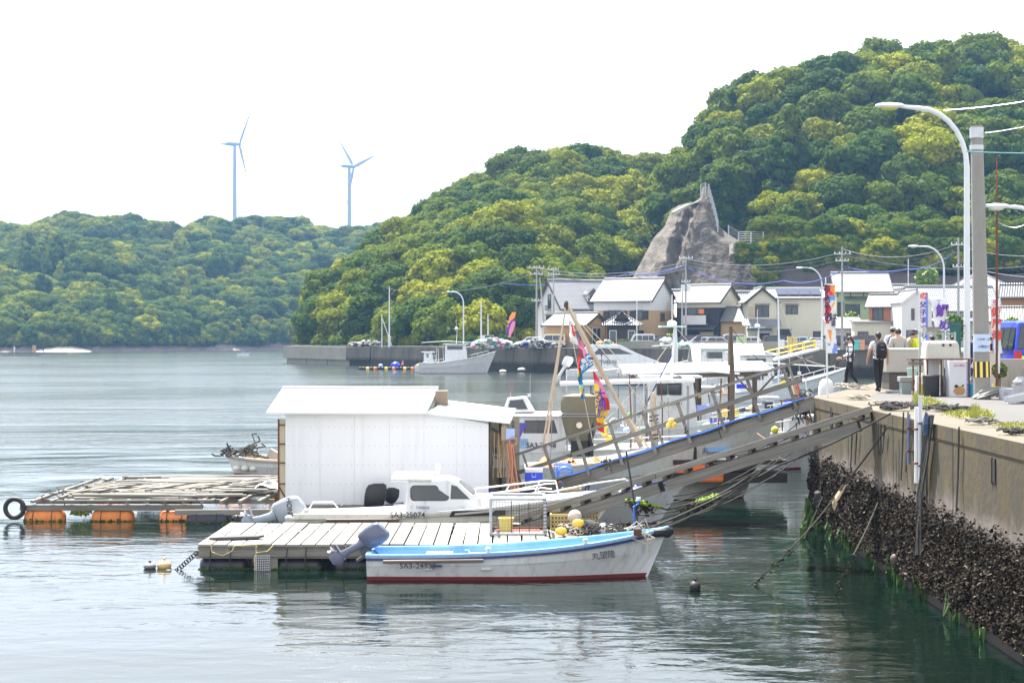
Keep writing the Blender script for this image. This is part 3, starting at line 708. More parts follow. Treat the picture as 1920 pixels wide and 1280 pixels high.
# ------------------------------------------------------------------ wind turbines
tw = mat('turbine_white', (.22, .23, .25), .6, .03, 1)
def turbine(px, py, Y, zb, angs, yaw, sc, label):
    h = Vector((PX(px, Y), Y, PZ(py, Y))); t = thing('wind_turbine', label, 'wind turbine', (h.x, h.y, zb))
    H = h.z-zb
    q = MB(); q.cyl((0, 0, 0), (0, 0, H-1), 2.6*sc, 1.5*sc, 20); q.build('tower', tw, t, True)
    n_ = thing('nacelle', None, None, (0, 0, H), yaw); n_.parent = t
    bpy.data.objects.remove(n_)
    M0 = Matrix.Translation((0, 0, H)) @ Matrix.Rotation(yaw, 4, 'Z')
    q = MB(); q.loft([[Vector((x, w_*cos(a), w_*.9*sin(a))) for a in [2*pi*i/10 for i in range(10)]] for x, w_ in ((-9*sc, 1.1*sc), (-8*sc, 2.0*sc), (2*sc, 2.1*sc), (3.4*sc, 1.6*sc))]); q.xf(M0); nac = q.build('nacelle', tw, t, True)
    q = MB(); q.sph((5*sc, 0, 0), 2.2*sc, 1.8*sc, 1.8*sc); q.xf(M0); hb = q.build('hub', tw, nac, True)
    for a in angs:
        q = MB(); L = 37*sc
        rings = []
        for s, w_, th in ((0, 1.1, .9), (.06, 1.2, .9), (.2, 2.3, .8), (.6, 1.5, .5), (.95, .7, .25), (1, .2, .1)):
            rings.append([Vector((th*sc*sin(p)*.9, w_*sc*cos(p), s*L)) for p in [2*pi*i/8 for i in range(8)]])
        q.loft(rings); q.xf(M0 @ Matrix.Translation((5*sc, 0, 0)) @ Matrix.Rotation(a, 4, 'X')); q.build('blade', tw, hb, True)
turbine(440, 270, 1500, 70, (radians(-84), radians(36), radians(156)), radians(40), 1.0, 'left hand white wind turbine on the far ridge, one blade pointing left')
turbine(655, 312, 1500, 62, (radians(-42), radians(78), radians(198)), radians(40), 1.0, 'right hand white wind turbine on the far ridge, one blade raised to the left')
# ------------------------------------------------------------------ houses
def tile_mat(name, col, rough=.35):
    m, n, b = nodes_of(name)
    w1 = N(n, 'ShaderNodeTexWave', wave_type='BANDS', bands_direction='X'); w1.inputs['Scale'].default_value = 1.05; w1.inputs['Distortion'].default_value = .1
    w2 = N(n, 'ShaderNodeTexWave', wave_type='BANDS', bands_direction='Z'); w2.inputs['Scale'].default_value = 1.6; w2.inputs['Distortion'].default_value = .1
    tc = N(n, 'ShaderNodeTexCoord'); n.links.new(tc.outputs['Object'], w1.inputs[0]); n.links.new(tc.outputs['Object'], w2.inputs[0])
    c = mixc(n, noisef(n, .7, 4), tuple(x*.8 for x in col), tuple(min(1, x*1.15) for x in col))
    c = mixc(n, ramp(n, w1.outputs['Fac'], [(.0, .8), (.35, 0.0)]), c, tuple(x*.45 for x in col))
    n.links.new(c, b.inputs['Base Color']); b.inputs['Roughness'].default_value = rough
    a = N(n, 'ShaderNodeMath', operation='ADD'); n.links.new(w1.outputs['Fac'], a.inputs[0]); n.links.new(w2.outputs['Fac'], a.inputs[1])
    bump(n, b, a.outputs[0], .6, .05); return m
T_grey = tile_mat('grey_roof_tiles', (.20, .20, .215)); T_pale = tile_mat('silver_roof_tiles', (.225, .23, .24), .5)
T_dark = tile_mat('dark_roof_tiles', (.075, .075, .085)); T_brown = tile_mat('brown_grey_roof_tiles', (.19, .18, .165)); T_red = tile_mat('faded_red_roof_tiles', (.42, .20, .15))
def wall_m(name, col, var=.06, d=.15): return mat(name, col, .8, var, .8, dirt=d, stretch=(1, 1, .4))
W_white = wall_m('white_render', (.50, .50, .50)); W_cream = wall_m('cream_render', (.48, .46, .37)); W_tan = wall_m('tan_render', (.36, .25, .13)); W_tan2 = wall_m('orange_tan_render', (.40, .25, .11))
W_black = wall_m('black_board', (.020, .022, .032)); W_green = wall_m('pale_green_render', (.27, .34, .20)); W_orange = wall_m('orange_brown_siding', (.38, .15, .07)); W_grey = wall_m('light_grey_render', (.36, .36, .36))
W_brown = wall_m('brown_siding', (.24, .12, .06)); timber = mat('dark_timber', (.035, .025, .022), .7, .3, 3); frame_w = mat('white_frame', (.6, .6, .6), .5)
solar = mat('solar_panel', (.018, .02, .05), .15, .2, 2)

def house(label, px, Y, rot, w, d, eave, ridge, wm, rm, front=(), right=(), left=(), gable='x', over=.5, wm2=None, split=None, base=0, hip=0, trim=timber, name='house', gm=None):
    """px,Y: front middle of the house; rot in degrees; w wide, d deep; heights over the ground. windows: (x, z, w, h) from the wall middle"""
    t = thing(name, label, 'house', (PX(px, Y), Y, QZ+base), radians(rot))
    def wall_box(z0, z1, m, nm='wall'):
        q = MB(); q.box(-w/2, w/2, 0, d, z0, z1); q.build(nm, m, t)
    if split: wall_box(0, split, wm); wall_box(split+.003, eave, wm2 or wm)
    else: wall_box(0, eave, wm)
    g = gm or wm2 or wm
    th = .16
    if gable == 'x':         # ridge parallel to the front
        if not hip:
            q = MB()
            for s in (-1, 1): q.prism([(s*(w/2-.02), .0, eave), (s*(w/2-.02), d, eave), (s*(w/2-.02), d/2, ridge-.05)], (-s*.15, 0, 0))
            q.build('gable', g, t)
            sl = (ridge-eave)/(d/2)
            for s in (0, 1):
                q = MB(); y0 = -over if s == 0 else d+over; z0 = eave-over*sl
                q.prism([(-w/2-over*.7, y0, z0), (-w/2-over*.7, d/2, ridge), (-w/2-over*.7, d/2, ridge+th), (-w/2-over*.7, y0, z0+th)], (w+over*1.4, 0, 0)); q.build('roof', rm, t)
                for e in (-1, 1):
                    q = MB(); q.beam((e*(w/2+over*.7+.05), y0, z0-.02), (e*(w/2+over*.7+.05), d/2, ridge-.02), .1, .3); q.build('bargeboard', trim, t)
            q = MB(); q.tube([(-w/2-over*.7, d/2, ridge+th+.04), (w/2+over*.7, d/2, ridge+th+.04)], .16, 6)
            q.build('ridge_cap', rm, t)
            q = MB(); q.tube([(-w/2-over*.7, -over-.06, eave-over*sl+.04), (w/2+over*.7, -over-.06, eave-over*sl+.04)], .07, 5); q.build('gutter', trim, t)
        else:
            q = MB(); o = over; h = hip
            v = [(-w/2-o, -o, eave), (w/2+o, -o, eave), (w/2+o, d+o, eave), (-w/2-o, d+o, eave), (-w/2+h, d/2, ridge), (w/2-h, d/2, ridge)]
            q.add(v, [(0, 1, 5, 4), (1, 2, 5), (2, 3, 4, 5), (3, 0, 4), (3, 2, 1, 0)]); q.build('roof', rm, t)
            q = MB(); q.tube([v[4], v[5]], .18, 6)
            for a, b_ in ((0, 4), (1, 5), (2, 5), (3, 4)): q.tube([v[a], v[b_]], .13, 6)
            q.build('ridge_cap', rm, t)
            q = MB()
            for a, b_ in ((0, 1), (1, 2), (3, 0)): q.tube([(v[a][0], v[a][1], eave), (v[b_][0], v[b_][1], eave)], .09, 5)
            q.build('gutter', trim, t)
    elif gable == 'y':       # gable faces the camera
        q = MB(); q.prism([(-w/2, .02, eave), (w/2, .02, eave), (0, .02, ridge-.05)], (0, .15, 0)); q.build('gable', g, t)
        q = MB(); q.prism([(-w/2, d-.17, eave), (w/2, d-.17, eave), (0, d-.17, ridge-.05)], (0, .15, 0)); q.build('gable', g, t)
        sl = (ridge-eave)/(w/2)
        for s in (-1, 1):
            q = MB(); x0 = s*(w/2+over); z0 = eave-over*sl
            q.prism([(x0, -over*.7, z0), (0, -over*.7, ridge), (0, -over*.7, ridge+th), (x0, -over*.7, z0+th)], (0, d+over*1.4, 0)); q.build('roof', rm, t)
            q = MB(); q.beam((x0, -over*.7-.05, z0-.02), (0, -over*.7-.05, ridge-.02), .1, .3); q.build('bargeboard', trim, t)
        q = MB(); q.tube([(0, -over*.7, ridge+th+.04), (0, d+over*.7, ridge+th+.04)], .15, 6); q.build('ridge_cap', rm, t)
    elif gable == 'flat':
        q = MB(); q.box(-w/2-.15, w/2+.15, -.2, d+.1, eave, eave+.25); q.build('roof', rm, t)
    elif gable == 'mono':    # one slope falling to the front
        q = MB(); q.prism([(-w/2-.3, -over, eave-.1), (-w/2-.3, d+.1, ridge), (-w/2-.3, d+.1, ridge+th), (-w/2-.3, -over, eave-.1+th)], (w+.6, 0, 0)); q.build('roof', rm, t)
        q = MB(); q.prism([(-w/2, 0, eave), (-w/2, d, eave), (-w/2, d, ridge)], (w, 0, 0)); q.build('gable', g, t)
    def win(x, z, ww, hh, face, style='w'):
        fm = {'w': frame_w, 'd': timber}[style[0]]
        def put(q, nm, m, par=None):
            if face == 'r': q.xf(Matrix.Translation((w/2, d/2, 0)) @ Matrix.Rotation(pi/2, 4, 'Z'))
            if face == 'l': q.xf(Matrix.Translation((-w/2, d/2, 0)) @ Matrix.Rotation(-pi/2, 4, 'Z'))
            return q.build(nm, m, par or t)
        q = MB(); f = .09
        q.box(x-ww/2-f, x+ww/2+f, -.07, .02, z-f, z); q.box(x-ww/2-f, x+ww/2+f, -.07, .02, z+hh, z+hh+f)
        q.box(x-ww/2-f, x-ww/2, -.07, .02, z, z+hh); q.box(x+ww/2, x+ww/2+f, -.07, .02, z, z+hh)
        if ww > 1.1: q.box(x-.05, x+.05, -.06, .02, z, z+hh)
        wi = put(q, 'window', fm)
        q = MB(); q.box(x-ww/2, x+ww/2, -.03, .02, z, z+hh); put(q, 'pane', glass, wi)
        if 's' in style[1:]:
            q = MB(); q.box(x-ww/2-.2, x+ww/2+.2, -.42, 0, z+hh+.22, z+hh+.30); put(q, 'awning', timber, wi)
        if 'h' in style[1:]:
            for s in (-1, 1):
                q = MB(); q.box(x+s*(ww/2+.1), x+s*(ww/2+.9), -.10, 0, z, z+hh); put(q, 'shutter', timber, wi)
        if 'b' in style[1:]:
            q = MB(); q.box(x-ww/2-.25, x+ww/2+.25, -.5, -.08, z-.35, z-.3)
            for i in range(7): q.box(x-ww/2-.2+i*(ww+.4)/6-.02, x-ww/2-.2+i*(ww+.4)/6+.02, -.5, -.46, z-.3, z+.35)
            q.box(x-ww/2-.25, x+ww/2+.25, -.5, -.46, z+.35, z+.4); put(q, 'balcony', timber, wi)
    for a in front: win(*a[:4], 'f', a[4] if len(a) > 4 else 'w')
    for a in right: win(*a[:4], 'r', a[4] if len(a) > 4 else 'w')
    for a in left: win(*a[:4], 'l', a[4] if len(a) > 4 else 'w')
    t['w'] = w; del t['w']
    return t
def add_box(t, nm, m, *b):
    q = MB(); q.box(*b); return q.build(nm, m, t)
def lean_roof(t, x0, x1, y0, z0, y1, z1, m, nm='porch_roof'):
    q = MB(); q.prism([(x0, y0, z0), (x0, y1, z1), (x0, y1, z1+.14), (x0, y0, z0+.14)], (x1-x0, 0, 0)); return q.build(nm, m, t)

h = house('white gabled house with arched window, dormer and grey tiled roof, leftmost of the big houses', 1128, 238, 24, 13.5, 8.5, 6.0, 10.0, W_white, T_grey, front=((-3.8, 3.3, 1.6, 1.6, 'ds'), (-.2, 3.2, 2.6, 1.7, 'd'), (3.8, 3.2, 1.6, 1.5, 'd')), left=((0, 5.9, .9, 2.0, 'db'), (0, 3.0, 2.2, 1.6, 'ds'), (0, .6, 2.4, 1.8, 'd')))
dm = MB(); dm.box(-.9, .9, 1.0, 3.5, 7.4, 8.6); dm.xf(Matrix.Translation((-1.2, -.4, -.6))); dm.build('dormer', W_white, h)
q = MB(); q.prism([(-2.3, .3, 7.9), (-1.2, .3, 8.9), (-.1, .3, 7.9)], (0, 3.2, 0)); q.build('dormer_roof', T_dark, h)
q = MB(); q.box(-1.7, -.7, .55, .63, 6.95, 7.8); q.build('dormer_window', glass, h)
q = MB(); q.box(-2.2, -.2, .05, .12, 6.8, 7.3); q.box(-2.2, -.2, .05, .6, 6.72, 6.8); q.build('dormer_balcony', timber, h)
house('big tan walled house with pale grey roof, white upper band and dark shutters', 1166, 219, -27, 8.6, 9.0, 6.7, 9.6, W_tan, T_pale, front=((-1.0, 3.9, 1.8, 1.25, 'dh'), (2.6, 3.9, 1.0, 1.25, 'dh'), (2.4, .7, 1.6, 1.6, 'd')), split=5.2, wm2=W_white, right=((0, 3.8, 1.4, 1.0, 'd'),))
t = house('small dark timber entrance building with hipped and gabled tiled roof and ornate ridge', 1166, 211, -4, 4.0, 3.4, 3.1, 4.5, timber, T_dark, front=((-1.2, .3, .8, 2.0, 'w'), (1.3, .3, .8, 2.0, 'w')), hip=1.5, over=.8, trim=T_dark, name='gatehouse')
q = MB(); q.prism([(-1.0, .2, 3.9), (1.0, .2, 3.9), (0, .2, 4.9)], (0, 1.2, 0)); q.build('roof_gable', timber, t)
q = MB(); q.beam((-1.3, .05, 3.85), (0, .05, 5.05), .25, .14); q.beam((1.3, .05, 3.85), (0, .05, 5.05), .25, .14); q.build('bargeboard', T_grey, t)
for x in (-2.2, 2.2):
    q = MB(); q.box(x-.08, x+.08, -.55, -.4, 0, 3.1); q.build('post', timber, t)
house('low tan garage building with white roof at the left end of the houses', 1060, 214, -32, 6.2, 6.4, 3.2, 4.6, W_tan2, T_pale, front=((1.9, .9, 1.0, 1.3, 'd'),), right=((0, .1, 2.2, 2.6, 'w'),), name='garage')
t = house('middle house with silver roof, dark walls and a faded red tiled lower roof', 1232, 228, -8, 6.2, 7, 5.4, 8.2, W_black, T_pale, front=((.4, 3.2, 1.4, 1.0, 'w'),))
lean_roof(t, -3.6, 3.2, -2.4, 4.2, -.1, 5.3, T_red); add_box(t, 'balcony', W_grey, -3.2, 3.2, -2.3, -2.15, 1.7, 2.9)
q = MB(); q.add([(.2, -2.35, 2.6), (1.4, -2.35, 2.6), (2.2, -2.3, 4.2), (1.3, -2.3, 4.2)], [(0, 1, 2, 3)]); q.build('hanging_sheet', W_grey, t)
add_box(t, 'lower_wall', W_black, -3.1, 3.1, -2.0, -.02, 0, 4.15)
t = house('black boarded two storey house with cream gable and silver tiled roof', 1308, 220, -30, 6.4, 7.6, 6.5, 8.7, W_black, T_pale, front=((-.2, 4.6, 2.6, .9, 'd'),), right=((1.8, 3.9, 1.5, 1.6, 'w'), (-1.5, .4, 1.6, 1.8, 'd')), split=5.6, wm2=W_cream)
add_box(t, 'balcony', W_white, -1.9, 1.6, -.9, -.75, 3.3, 4.5); add_box(t, 'balcony_floor', W_white, -1.9, 1.6, -.9, -.02, 3.2, 3.3)
add_box(t, 'orange_sign', orange, .25, 1.0, -.16, -.1, 4.75, 5.35); lean_roof(t, -2.4, 3.0, -1.3, 2.5, -.05, 3.0, T_dark); add_box(t, 'shutter_door', mat('louvre_door', (.30, .24, .16)), .4, 2.4, -.12, -.02, .1, 2.2)
house('low grey tiled outbuilding roof tucked right of the black house', 1378, 218, -28, 4.2, 4.0, 3.9, 5.5, W_tan, T_brown, name='outbuilding')
house('silver roofed house half hidden behind the black and the cream houses', 1395, 232, 0, 4.2, 5, 5.8, 8.1, W_cream, T_pale)
t = house('cream two storey house with solar panels on its silver roof', 1497, 216, -3, 7.4, 7, 6.9, 8.1, W_cream, T_pale, front=((-.9, 4.7, 1.5, 1.0, 'ds'), (-1.9, .9, 1.7, 1.6, 'd'), (2.6, 1.0, 1.0, 1.2, 'd')))
for i in range(4):
    q = MB(); sl = 1.2/3.5; x = -2.9+i*1.55; q.prism([(x, 0.1, 6.98+.30), (x, 3.0, 6.98+.30+2.9*sl), (x, 3.0, 7.05+.30+2.9*sl), (x, .1, 7.05+.30)], (1.5, 0, 0)); q.build('solar_panel', solar, t)
t = house('narrow cream gabled wing with a blue window, left of the solar panel house', 1429, 214.4, 0, 3.9, 7, 6.5, 8.1, W_cream, T_pale, front=((.0, 4.3, 1.7, 1.4, 'ds'),), gable='y')
add_box(t, 'awning_box', mat('tan_shutter_box', (.33, .28, .19)), -1.85, -1.0, -.2, -.02, 4.3, 5.6)
lean_roof(t, -2.9, 2.4, -1.6, 2.9, -.05, 3.8, T_grey); lean_roof(t, -2.2, 1.2, -1.9, 2.0, -.6, 2.5, T_pale, 'canopy'); add_box(t, 'door', timber, -.4, 1.0, -.14, -.02, 0, 2.1)
t = house('tall pale green house with silver roof and large paned windows', 1619, 230, -4, 7.8, 8, 8.3, 10.9, W_green, T_pale, front=((-1.6, 3.9, 2.0, 2.3, 'd'), (2.0, 3.9, 2.2, 2.3, 'd')))
lean_roof(t, -2.8, 3.4, -1.0, 6.9, -.05, 7.3, T_dark, 'window_hood'); add_box(t, 'dark_panel', timber, -3.8, -2.9, -.14, -.02, 3.4, 6.6)
for i in range(5): add_box(t, 'timber_strip', timber, -3.8+i*1.88, -3.68+i*1.88, -.05, -.01, 7.3, 8.25)
t = house('small orange brown house with grey tiled roof on a pale plinth', 1662, 204, -24, 4.6, 4.2, 5.6, 6.9, W_orange, T_brown, front=((-1.1, 3.5, 1.2, 1.7, 'd'),), wm2=W_orange)
t = house('low cream shed row with rust stained metal roof behind the maroon car', 1650, 203, 0, 6.6, 2.0, 3.4, 3.6, W_cream, T_brown, front=((-2.2, 1.4, 1.2, .7, 'd'),), gable='mono', name='shed_row')
house('small white roofed carport left of the cream sheds', 1588, 207, 0, 4.4, 4, 2.6, 4.0, W_grey, T_pale, front=((.8, .9, 1.6, 1.0, 'd'),), gable='mono', name='carport')
house('plain white modern house with two slit windows and steep gable', 1719, 198, 0, 3.8, 8, 5.8, 7.3, W_white, T_pale, front=((-.5, 3.7, .22, 1.3, 'd'), (.5, 3.7, .22, 1.3, 'd'), (-.9, .4, 1.0, 2.0, 'w')), gable='y', over=.1, trim=W_white)
house('house roof with tangled grey gables behind the orange brown house', 1698, 240, 0, 5.2, 6, 7.2, 9.4, W_cream, T_pale)
house('curved grey gable roof just right of the tall green house', 1690, 232, 0, 4.2, 6, 6.6, 8.4, W_grey, T_grey, gable='y')
t = house('long grey roofed building behind the near lamp post', 1793, 222, 0, 12, 8, 5.4, 8.6, W_grey, T_pale, front=((-3.2, 3.6, 2.0, .9, 'd'), (2.2, 3.6, 2.0, .9, 'd')))
lean_roof(t, -6.2, 6.2, -2.2, 3.6, -.05, 4.4, T_grey)
house('large white hip roofed house behind the concrete pole', 1852, 245, 0, 10.5, 9, 8.2, 11.6, W_grey, T_pale, hip=4.6)
house('brown sided house with dark roof at the right edge', 1918, 190, -20, 5.0, 7, 6.4, 7.8, W_brown, T_dark, front=((-1.1, 3.8, 1.4, 1.4, 'w'),), right=())
house('low brown roofed building right of the red lettered banner', 1880, 185, -15, 4.2, 5, 3.5, 4.9, W_cream, T_brown, front=((.3, 1.0, 1.8, 1.2, 'd'),))
house('small pale cabin behind the utility poles left of the garage', 1029, 232, 0, 2.2, 3, 3.0, 3.6, W_cream, T_grey, gable='flat', name='cabin')

# ------------------------------------------------------------------ vehicles
def carpaint(name, c): return mat('paint_'+name, c, .28, .04, 1, spec=.6)
PROF = {   # side outline of the body, glass band and roof, x forward 0..L
 'van':  dict(L=3.4, H=1.88, hood=.0, body=[(0, .35), (0, 1.0), (.12, 1.82), (.5, 1.88), (2.55, 1.88), (2.95, 1.75), (3.28, 1.05), (3.4, .85), (3.4, .35)], glass=[(.25, 1.05), (.3, 1.68), (2.7, 1.68), (3.05, 1.05)], cuts=(.9, 1.75)),
 'minivan': dict(L=4.4, body=[(0, .35), (0, .95), (.2, 1.62), (.6, 1.72), (2.9, 1.68), (3.55, 1.08), (4.25, .88), (4.4, .7), (4.4, .35)], glass=[(.32, 1.02), (.48, 1.52), (2.8, 1.50), (3.35, 1.04)], cuts=(1.2, 2.2)),
 'sedan': dict(L=4.4, body=[(0, .35), (0, .85), (.55, .98), (1.15, 1.40), (2.5, 1.42), (3.2, .98), (4.2, .82), (4.4, .6), (4.4, .35)], glass=[(.75, .98), (1.2, 1.32), (2.45, 1.33), (3.0, .98)], cuts=(1.75,)),
 'hatch': dict(L=3.7, body=[(0, .35), (0, .95), (.3, 1.48), (.8, 1.52), (2.2, 1.50), (2.85, 1.0), (3.55, .85), (3.7, .6), (3.7, .35)], glass=[(.35, 1.0), (.55, 1.38), (2.1, 1.38), (2.7, 1.0)], cuts=(1.35,)),
}
tyre_m = mat('tyre', (.015, .015, .016), .8, .3, 6); tail_m = mat('red_lens', (.45, .01, .01), .2); head_m = mat('clear_lens', (.6, .62, .62), .12); plate_m = mat('number_plate', (.6, .6, .55), .5)
def car(kind, label, cat, px, Y, rot, paint, z=QZ, group='vehicles parked along the harbour road', name=None):
    pr = PROF[kind]; L = pr['L']; Wd = 1.48 if kind == 'van' else 1.68
    t = thing(name or {'van': 'parked_van', 'minivan': 'parked_minivan', 'sedan': 'parked_car', 'hatch': 'parked_car'}[kind], label, cat, (PX(px, Y), Y, z), radians(rot), group)
    def wy(zz): return Wd/2-(max(0, zz-.95)*.16)-(.04 if zz < .45 else 0)
    q = MB(); o = pr['body']
    q.loft([[Vector((x-L/2, s*wy(zz), zz)) for x, zz in o] for s in (-1, 1)])
    q.build('body', paint, t, bevel=.05)
    for s in (-1, 1):
        g = pr['glass']; q = MB()
        xs = [g[0][0]]+list(pr['cuts'])+[g[3][0]]
        def top(x):
            if x < g[1][0]: return lerp(g[0][1], g[1][1], (x-g[0][0])/(g[1][0]-g[0][0]))
            if x > g[2][0]: return lerp(g[2][1], g[3][1], (x-g[2][0])/(g[3][0]-g[2][0]))
            return g[1][1]
        for a, b_ in zip(xs, xs[1:]):
            a += .04; b_ -= .04; pts = [(a, g[0][1])]+[(a, top(a))]+([(g[1][0], g[1][1])] if a < g[1][0] < b_ else [])+([(g[2][0], g[2][1])] if a < g[2][0] < b_ else [])+[(b_, top(b_)), (b_, g[0][1])]
            pp = [Vector((x-L/2, s*(wy(zz)+.012), zz)) for x, zz in pts]
            q = MB(); q.prism(pp if s < 0 else pp[::-1], (0, -s*.03, 0)); q.build('side_window', glass, t)
        q = MB(); q.box(.1+L*.33-L/2-.06, .1+L*.33-L/2+.12, s*(Wd/2+.0), s*(Wd/2+.025), .88, .92); q.build('door_handle', dkgrey, t)
        for wxp in (.62, L-.68):
            q = MB(); q.cyl((wxp-L/2, s*(Wd/2-.18), .30), (wxp-L/2, s*(Wd/2+.02), .30), .30, n=14); wl = q.build('wheel', tyre_m, t, True)
            q = MB(); q.cyl((wxp-L/2, s*(Wd/2+.0), .30), (wxp-L/2, s*(Wd/2+.03), .30), .18, n=10); q.build('rim', steel, wl)
        q = MB(); q.box(L/2-.12, L/2+.015, s*.48-.16, s*.48+.16, .68, .84) ; q.build('headlight', head_m, t)
        q = MB(); q.box(-L/2-.015, -L/2+.1, s*.62-.09, s*.62+.09, .72, 1.0); q.build('tail_light', tail_m, t)
        q = MB(); q.box(L*.66-L/2, L*.66-L/2+.12, s*(Wd/2+.02), s*(Wd/2+.16), 1.0, 1.14); q.build('mirror', paint, t)
    b1, b2 = o[-4], o[-5] if kind != 'van' else o[-4]
    # windscreen and rear window as panes lying on the sloping ends
    def pane(p, r, nm):
        (x0, z0), (x1, z1) = p, r; n_ = Vector((z0-z1, 0, x1-x0)).normalized()*(-1 if x1 > x0 else 1)
        a, c = (lerp(x0, x1, .08), lerp(z0, z1, .08)), (lerp(x0, x1, .9), lerp(z0, z1, .9))
        sgn = .012 if nm == 'windscreen' else -.012
        q = MB(); q.prism([(a[0]-L/2+sgn, -wy(a[1])+.09, a[1]), (a[0]-L/2+sgn, wy(a[1])-.09, a[1]), (c[0]-L/2+sgn, wy(c[1])-.09, c[1]), (c[0]-L/2+sgn, -wy(c[1])+.09, c[1])], (sgn, 0, abs(sgn))); q.build(nm, glass, t)
    up = [i for i in range(len(o)-1) if o[i][1] > 1.3 and o[i+1][1] < 1.2 and o[i+1][0] > L/2][0]
    pane(o[up+1], o[up], 'windscreen')
    dn = [i for i in range(len(o)-1) if o[i+1][1] > 1.3 and o[i][1] < 1.2][0]
    pane(o[dn], o[dn+1], 'rear_window')
    q = MB(); q.box(L/2-.02, L/2+.03, -.6, .6, .42, .62); q.box(-L/2-.03, -L/2+.02, -.7, .7, .42, .60); q.build('bumper', dkgrey, t)
    q = MB(); q.box(-L/2-.045, -L/2-.01, -.17, .17, .62, .78); q.build('number_plate', plate_m, t)
    return t
pw = carpaint('white', (.48, .48, .49)); pb = carpaint('dark_blue', (.012, .018, .05)); ps = carpaint('silver', (.34, .35, .37)); pc = carpaint('cream', (.46, .43, .33)); pp_ = carpaint('plum', (.03, .012, .03)); pm = carpaint('maroon', (.06, .008, .012)); pk = carpaint('black', (.012, .012, .015)); pbr = carpaint('bright_blue', (.01, .035, .42)); plb = carpaint('pale_blue', (.25, .38, .55))
car('hatch', 'white small car parked leftmost by the utility pole', 'car', 995, 219, 170, pw)
car('sedan', 'white estate car half hidden behind the grey utility pole', 'car', 1007, 214, 172, pw)
car('van', 'cream boxy kei van parked in front of the tan garage', 'van', 1037, 213, 178, pc)
car('van', 'white van with its rear door open right of the clipped hedge', 'van', 1205, 208, 175, pw)
car('minivan', 'dark grey minivan parked just behind the white van', 'car', 1232, 214, 175, pk)
car('hatch', 'small charcoal car partly hidden behind stacked white sacks', 'car', 1240, 205, 170, carpaint('charcoal', (.05, .05, .06)))
car('minivan', 'plum dark minivan in front of the black house', 'car', 1288, 208, 175, pp_)
car('hatch', 'white hatchback with dark windows between plum and navy cars', 'car', 1309, 204, 170, pw)
car('minivan', 'navy blue minivan parked right of the black house', 'car', 1334, 204, 2, pb)
car('hatch', 'silver hatchback nose out beside the navy minivan', 'car', 1349, 200, -4, ps)
car('van', 'silver van with dark rear window near the grey outbuilding', 'van', 1374, 206, 178, ps)
car('hatch', 'white car behind the red bucket by the cream house', 'car', 1400, 202, 175, pw)
car('minivan', 'black minivan in front of the cream house doorway', 'car', 1462, 205, 0, pk)
car('hatch', 'pale blue car parked behind the yellow crates', 'car', 1490, 201, 178, plb)
car('sedan', 'white saloon car left of the colourful fish banner', 'car', 1525, 198, 178, pw)
car('minivan', 'dark plum minivan at the foot of the small utility pole', 'car', 1570, 200, 0, pp_)
car('minivan', 'maroon minivan behind the heads of the walking couple', 'car', 1613, 198, 180, pm)
# white kei truck on the breakwater
t = thing('kei_truck', 'small white pickup truck on the breakwater below the wooded headland', 'truck', (PX(911, 222), 222, QZ), radians(-70), 'vehicles parked along the harbour road')
q = MB(); q.loft([[Vector((x, s*.72, z)) for x, z in ((.4, .4), (.4, 1.75), (1.3, 1.75), (1.65, 1.0), (1.7, .4))] for s in (-1, 1)]); q.build('cab', pw, t)
q = MB(); q.box(-1.7, .35, -.72, .72, .6, .66); q.box(-1.7, .35, -.72, -.68, .66, .95); q.box(-1.7, .35, .68, .72, .66, .95); q.box(-1.7, -1.66, -.68, .68, .66, .95); q.build('load_bed', pw, t)
for x in (-1.1, 1.1):
    for s in (-1, 1): q = MB(); q.cyl((x, s*.55, .28), (x, s*.73, .28), .28, n=12); q.build('wheel', tyre_m, t)
q = MB(); q.add([(1.335, -.62, 1.68), (1.335, .62, 1.68), (1.64, .62, 1.08), (1.64, -.62, 1.08)], [(0, 1, 2, 3)]); q.xf(Matrix.Translation((.015, 0, .01))); q.build('windscreen', glass, t)
q = MB(); q.box(.39, .395, -.5, .5, 1.1, 1.6); q.build('rear_window', glass, t)
# the near bright blue van
t = car('van', 'bright blue van with rainbow sticker parked behind the concrete block wall', 'van', 1927, 52, 84, pbr, name='blue_van')
t.scale = (1.15, 1.16, 1.12)
for i, (c, dx, dz) in enumerate((((.55, .75, .05), 0, 0), ((.8, .15, .05), -.09, -.06), ((.1, .45, .15), .09, -.04), ((.9, .7, .05), 0, -.11))):
    q = MB(); q.sph((-1.70, .50+dx, .80+dz), .012, .07, .07, 8, 6); q.build('sticker', mat('sticker_%s' % ['green', 'red', 'teal', 'yellow'][i], c, .4), t)

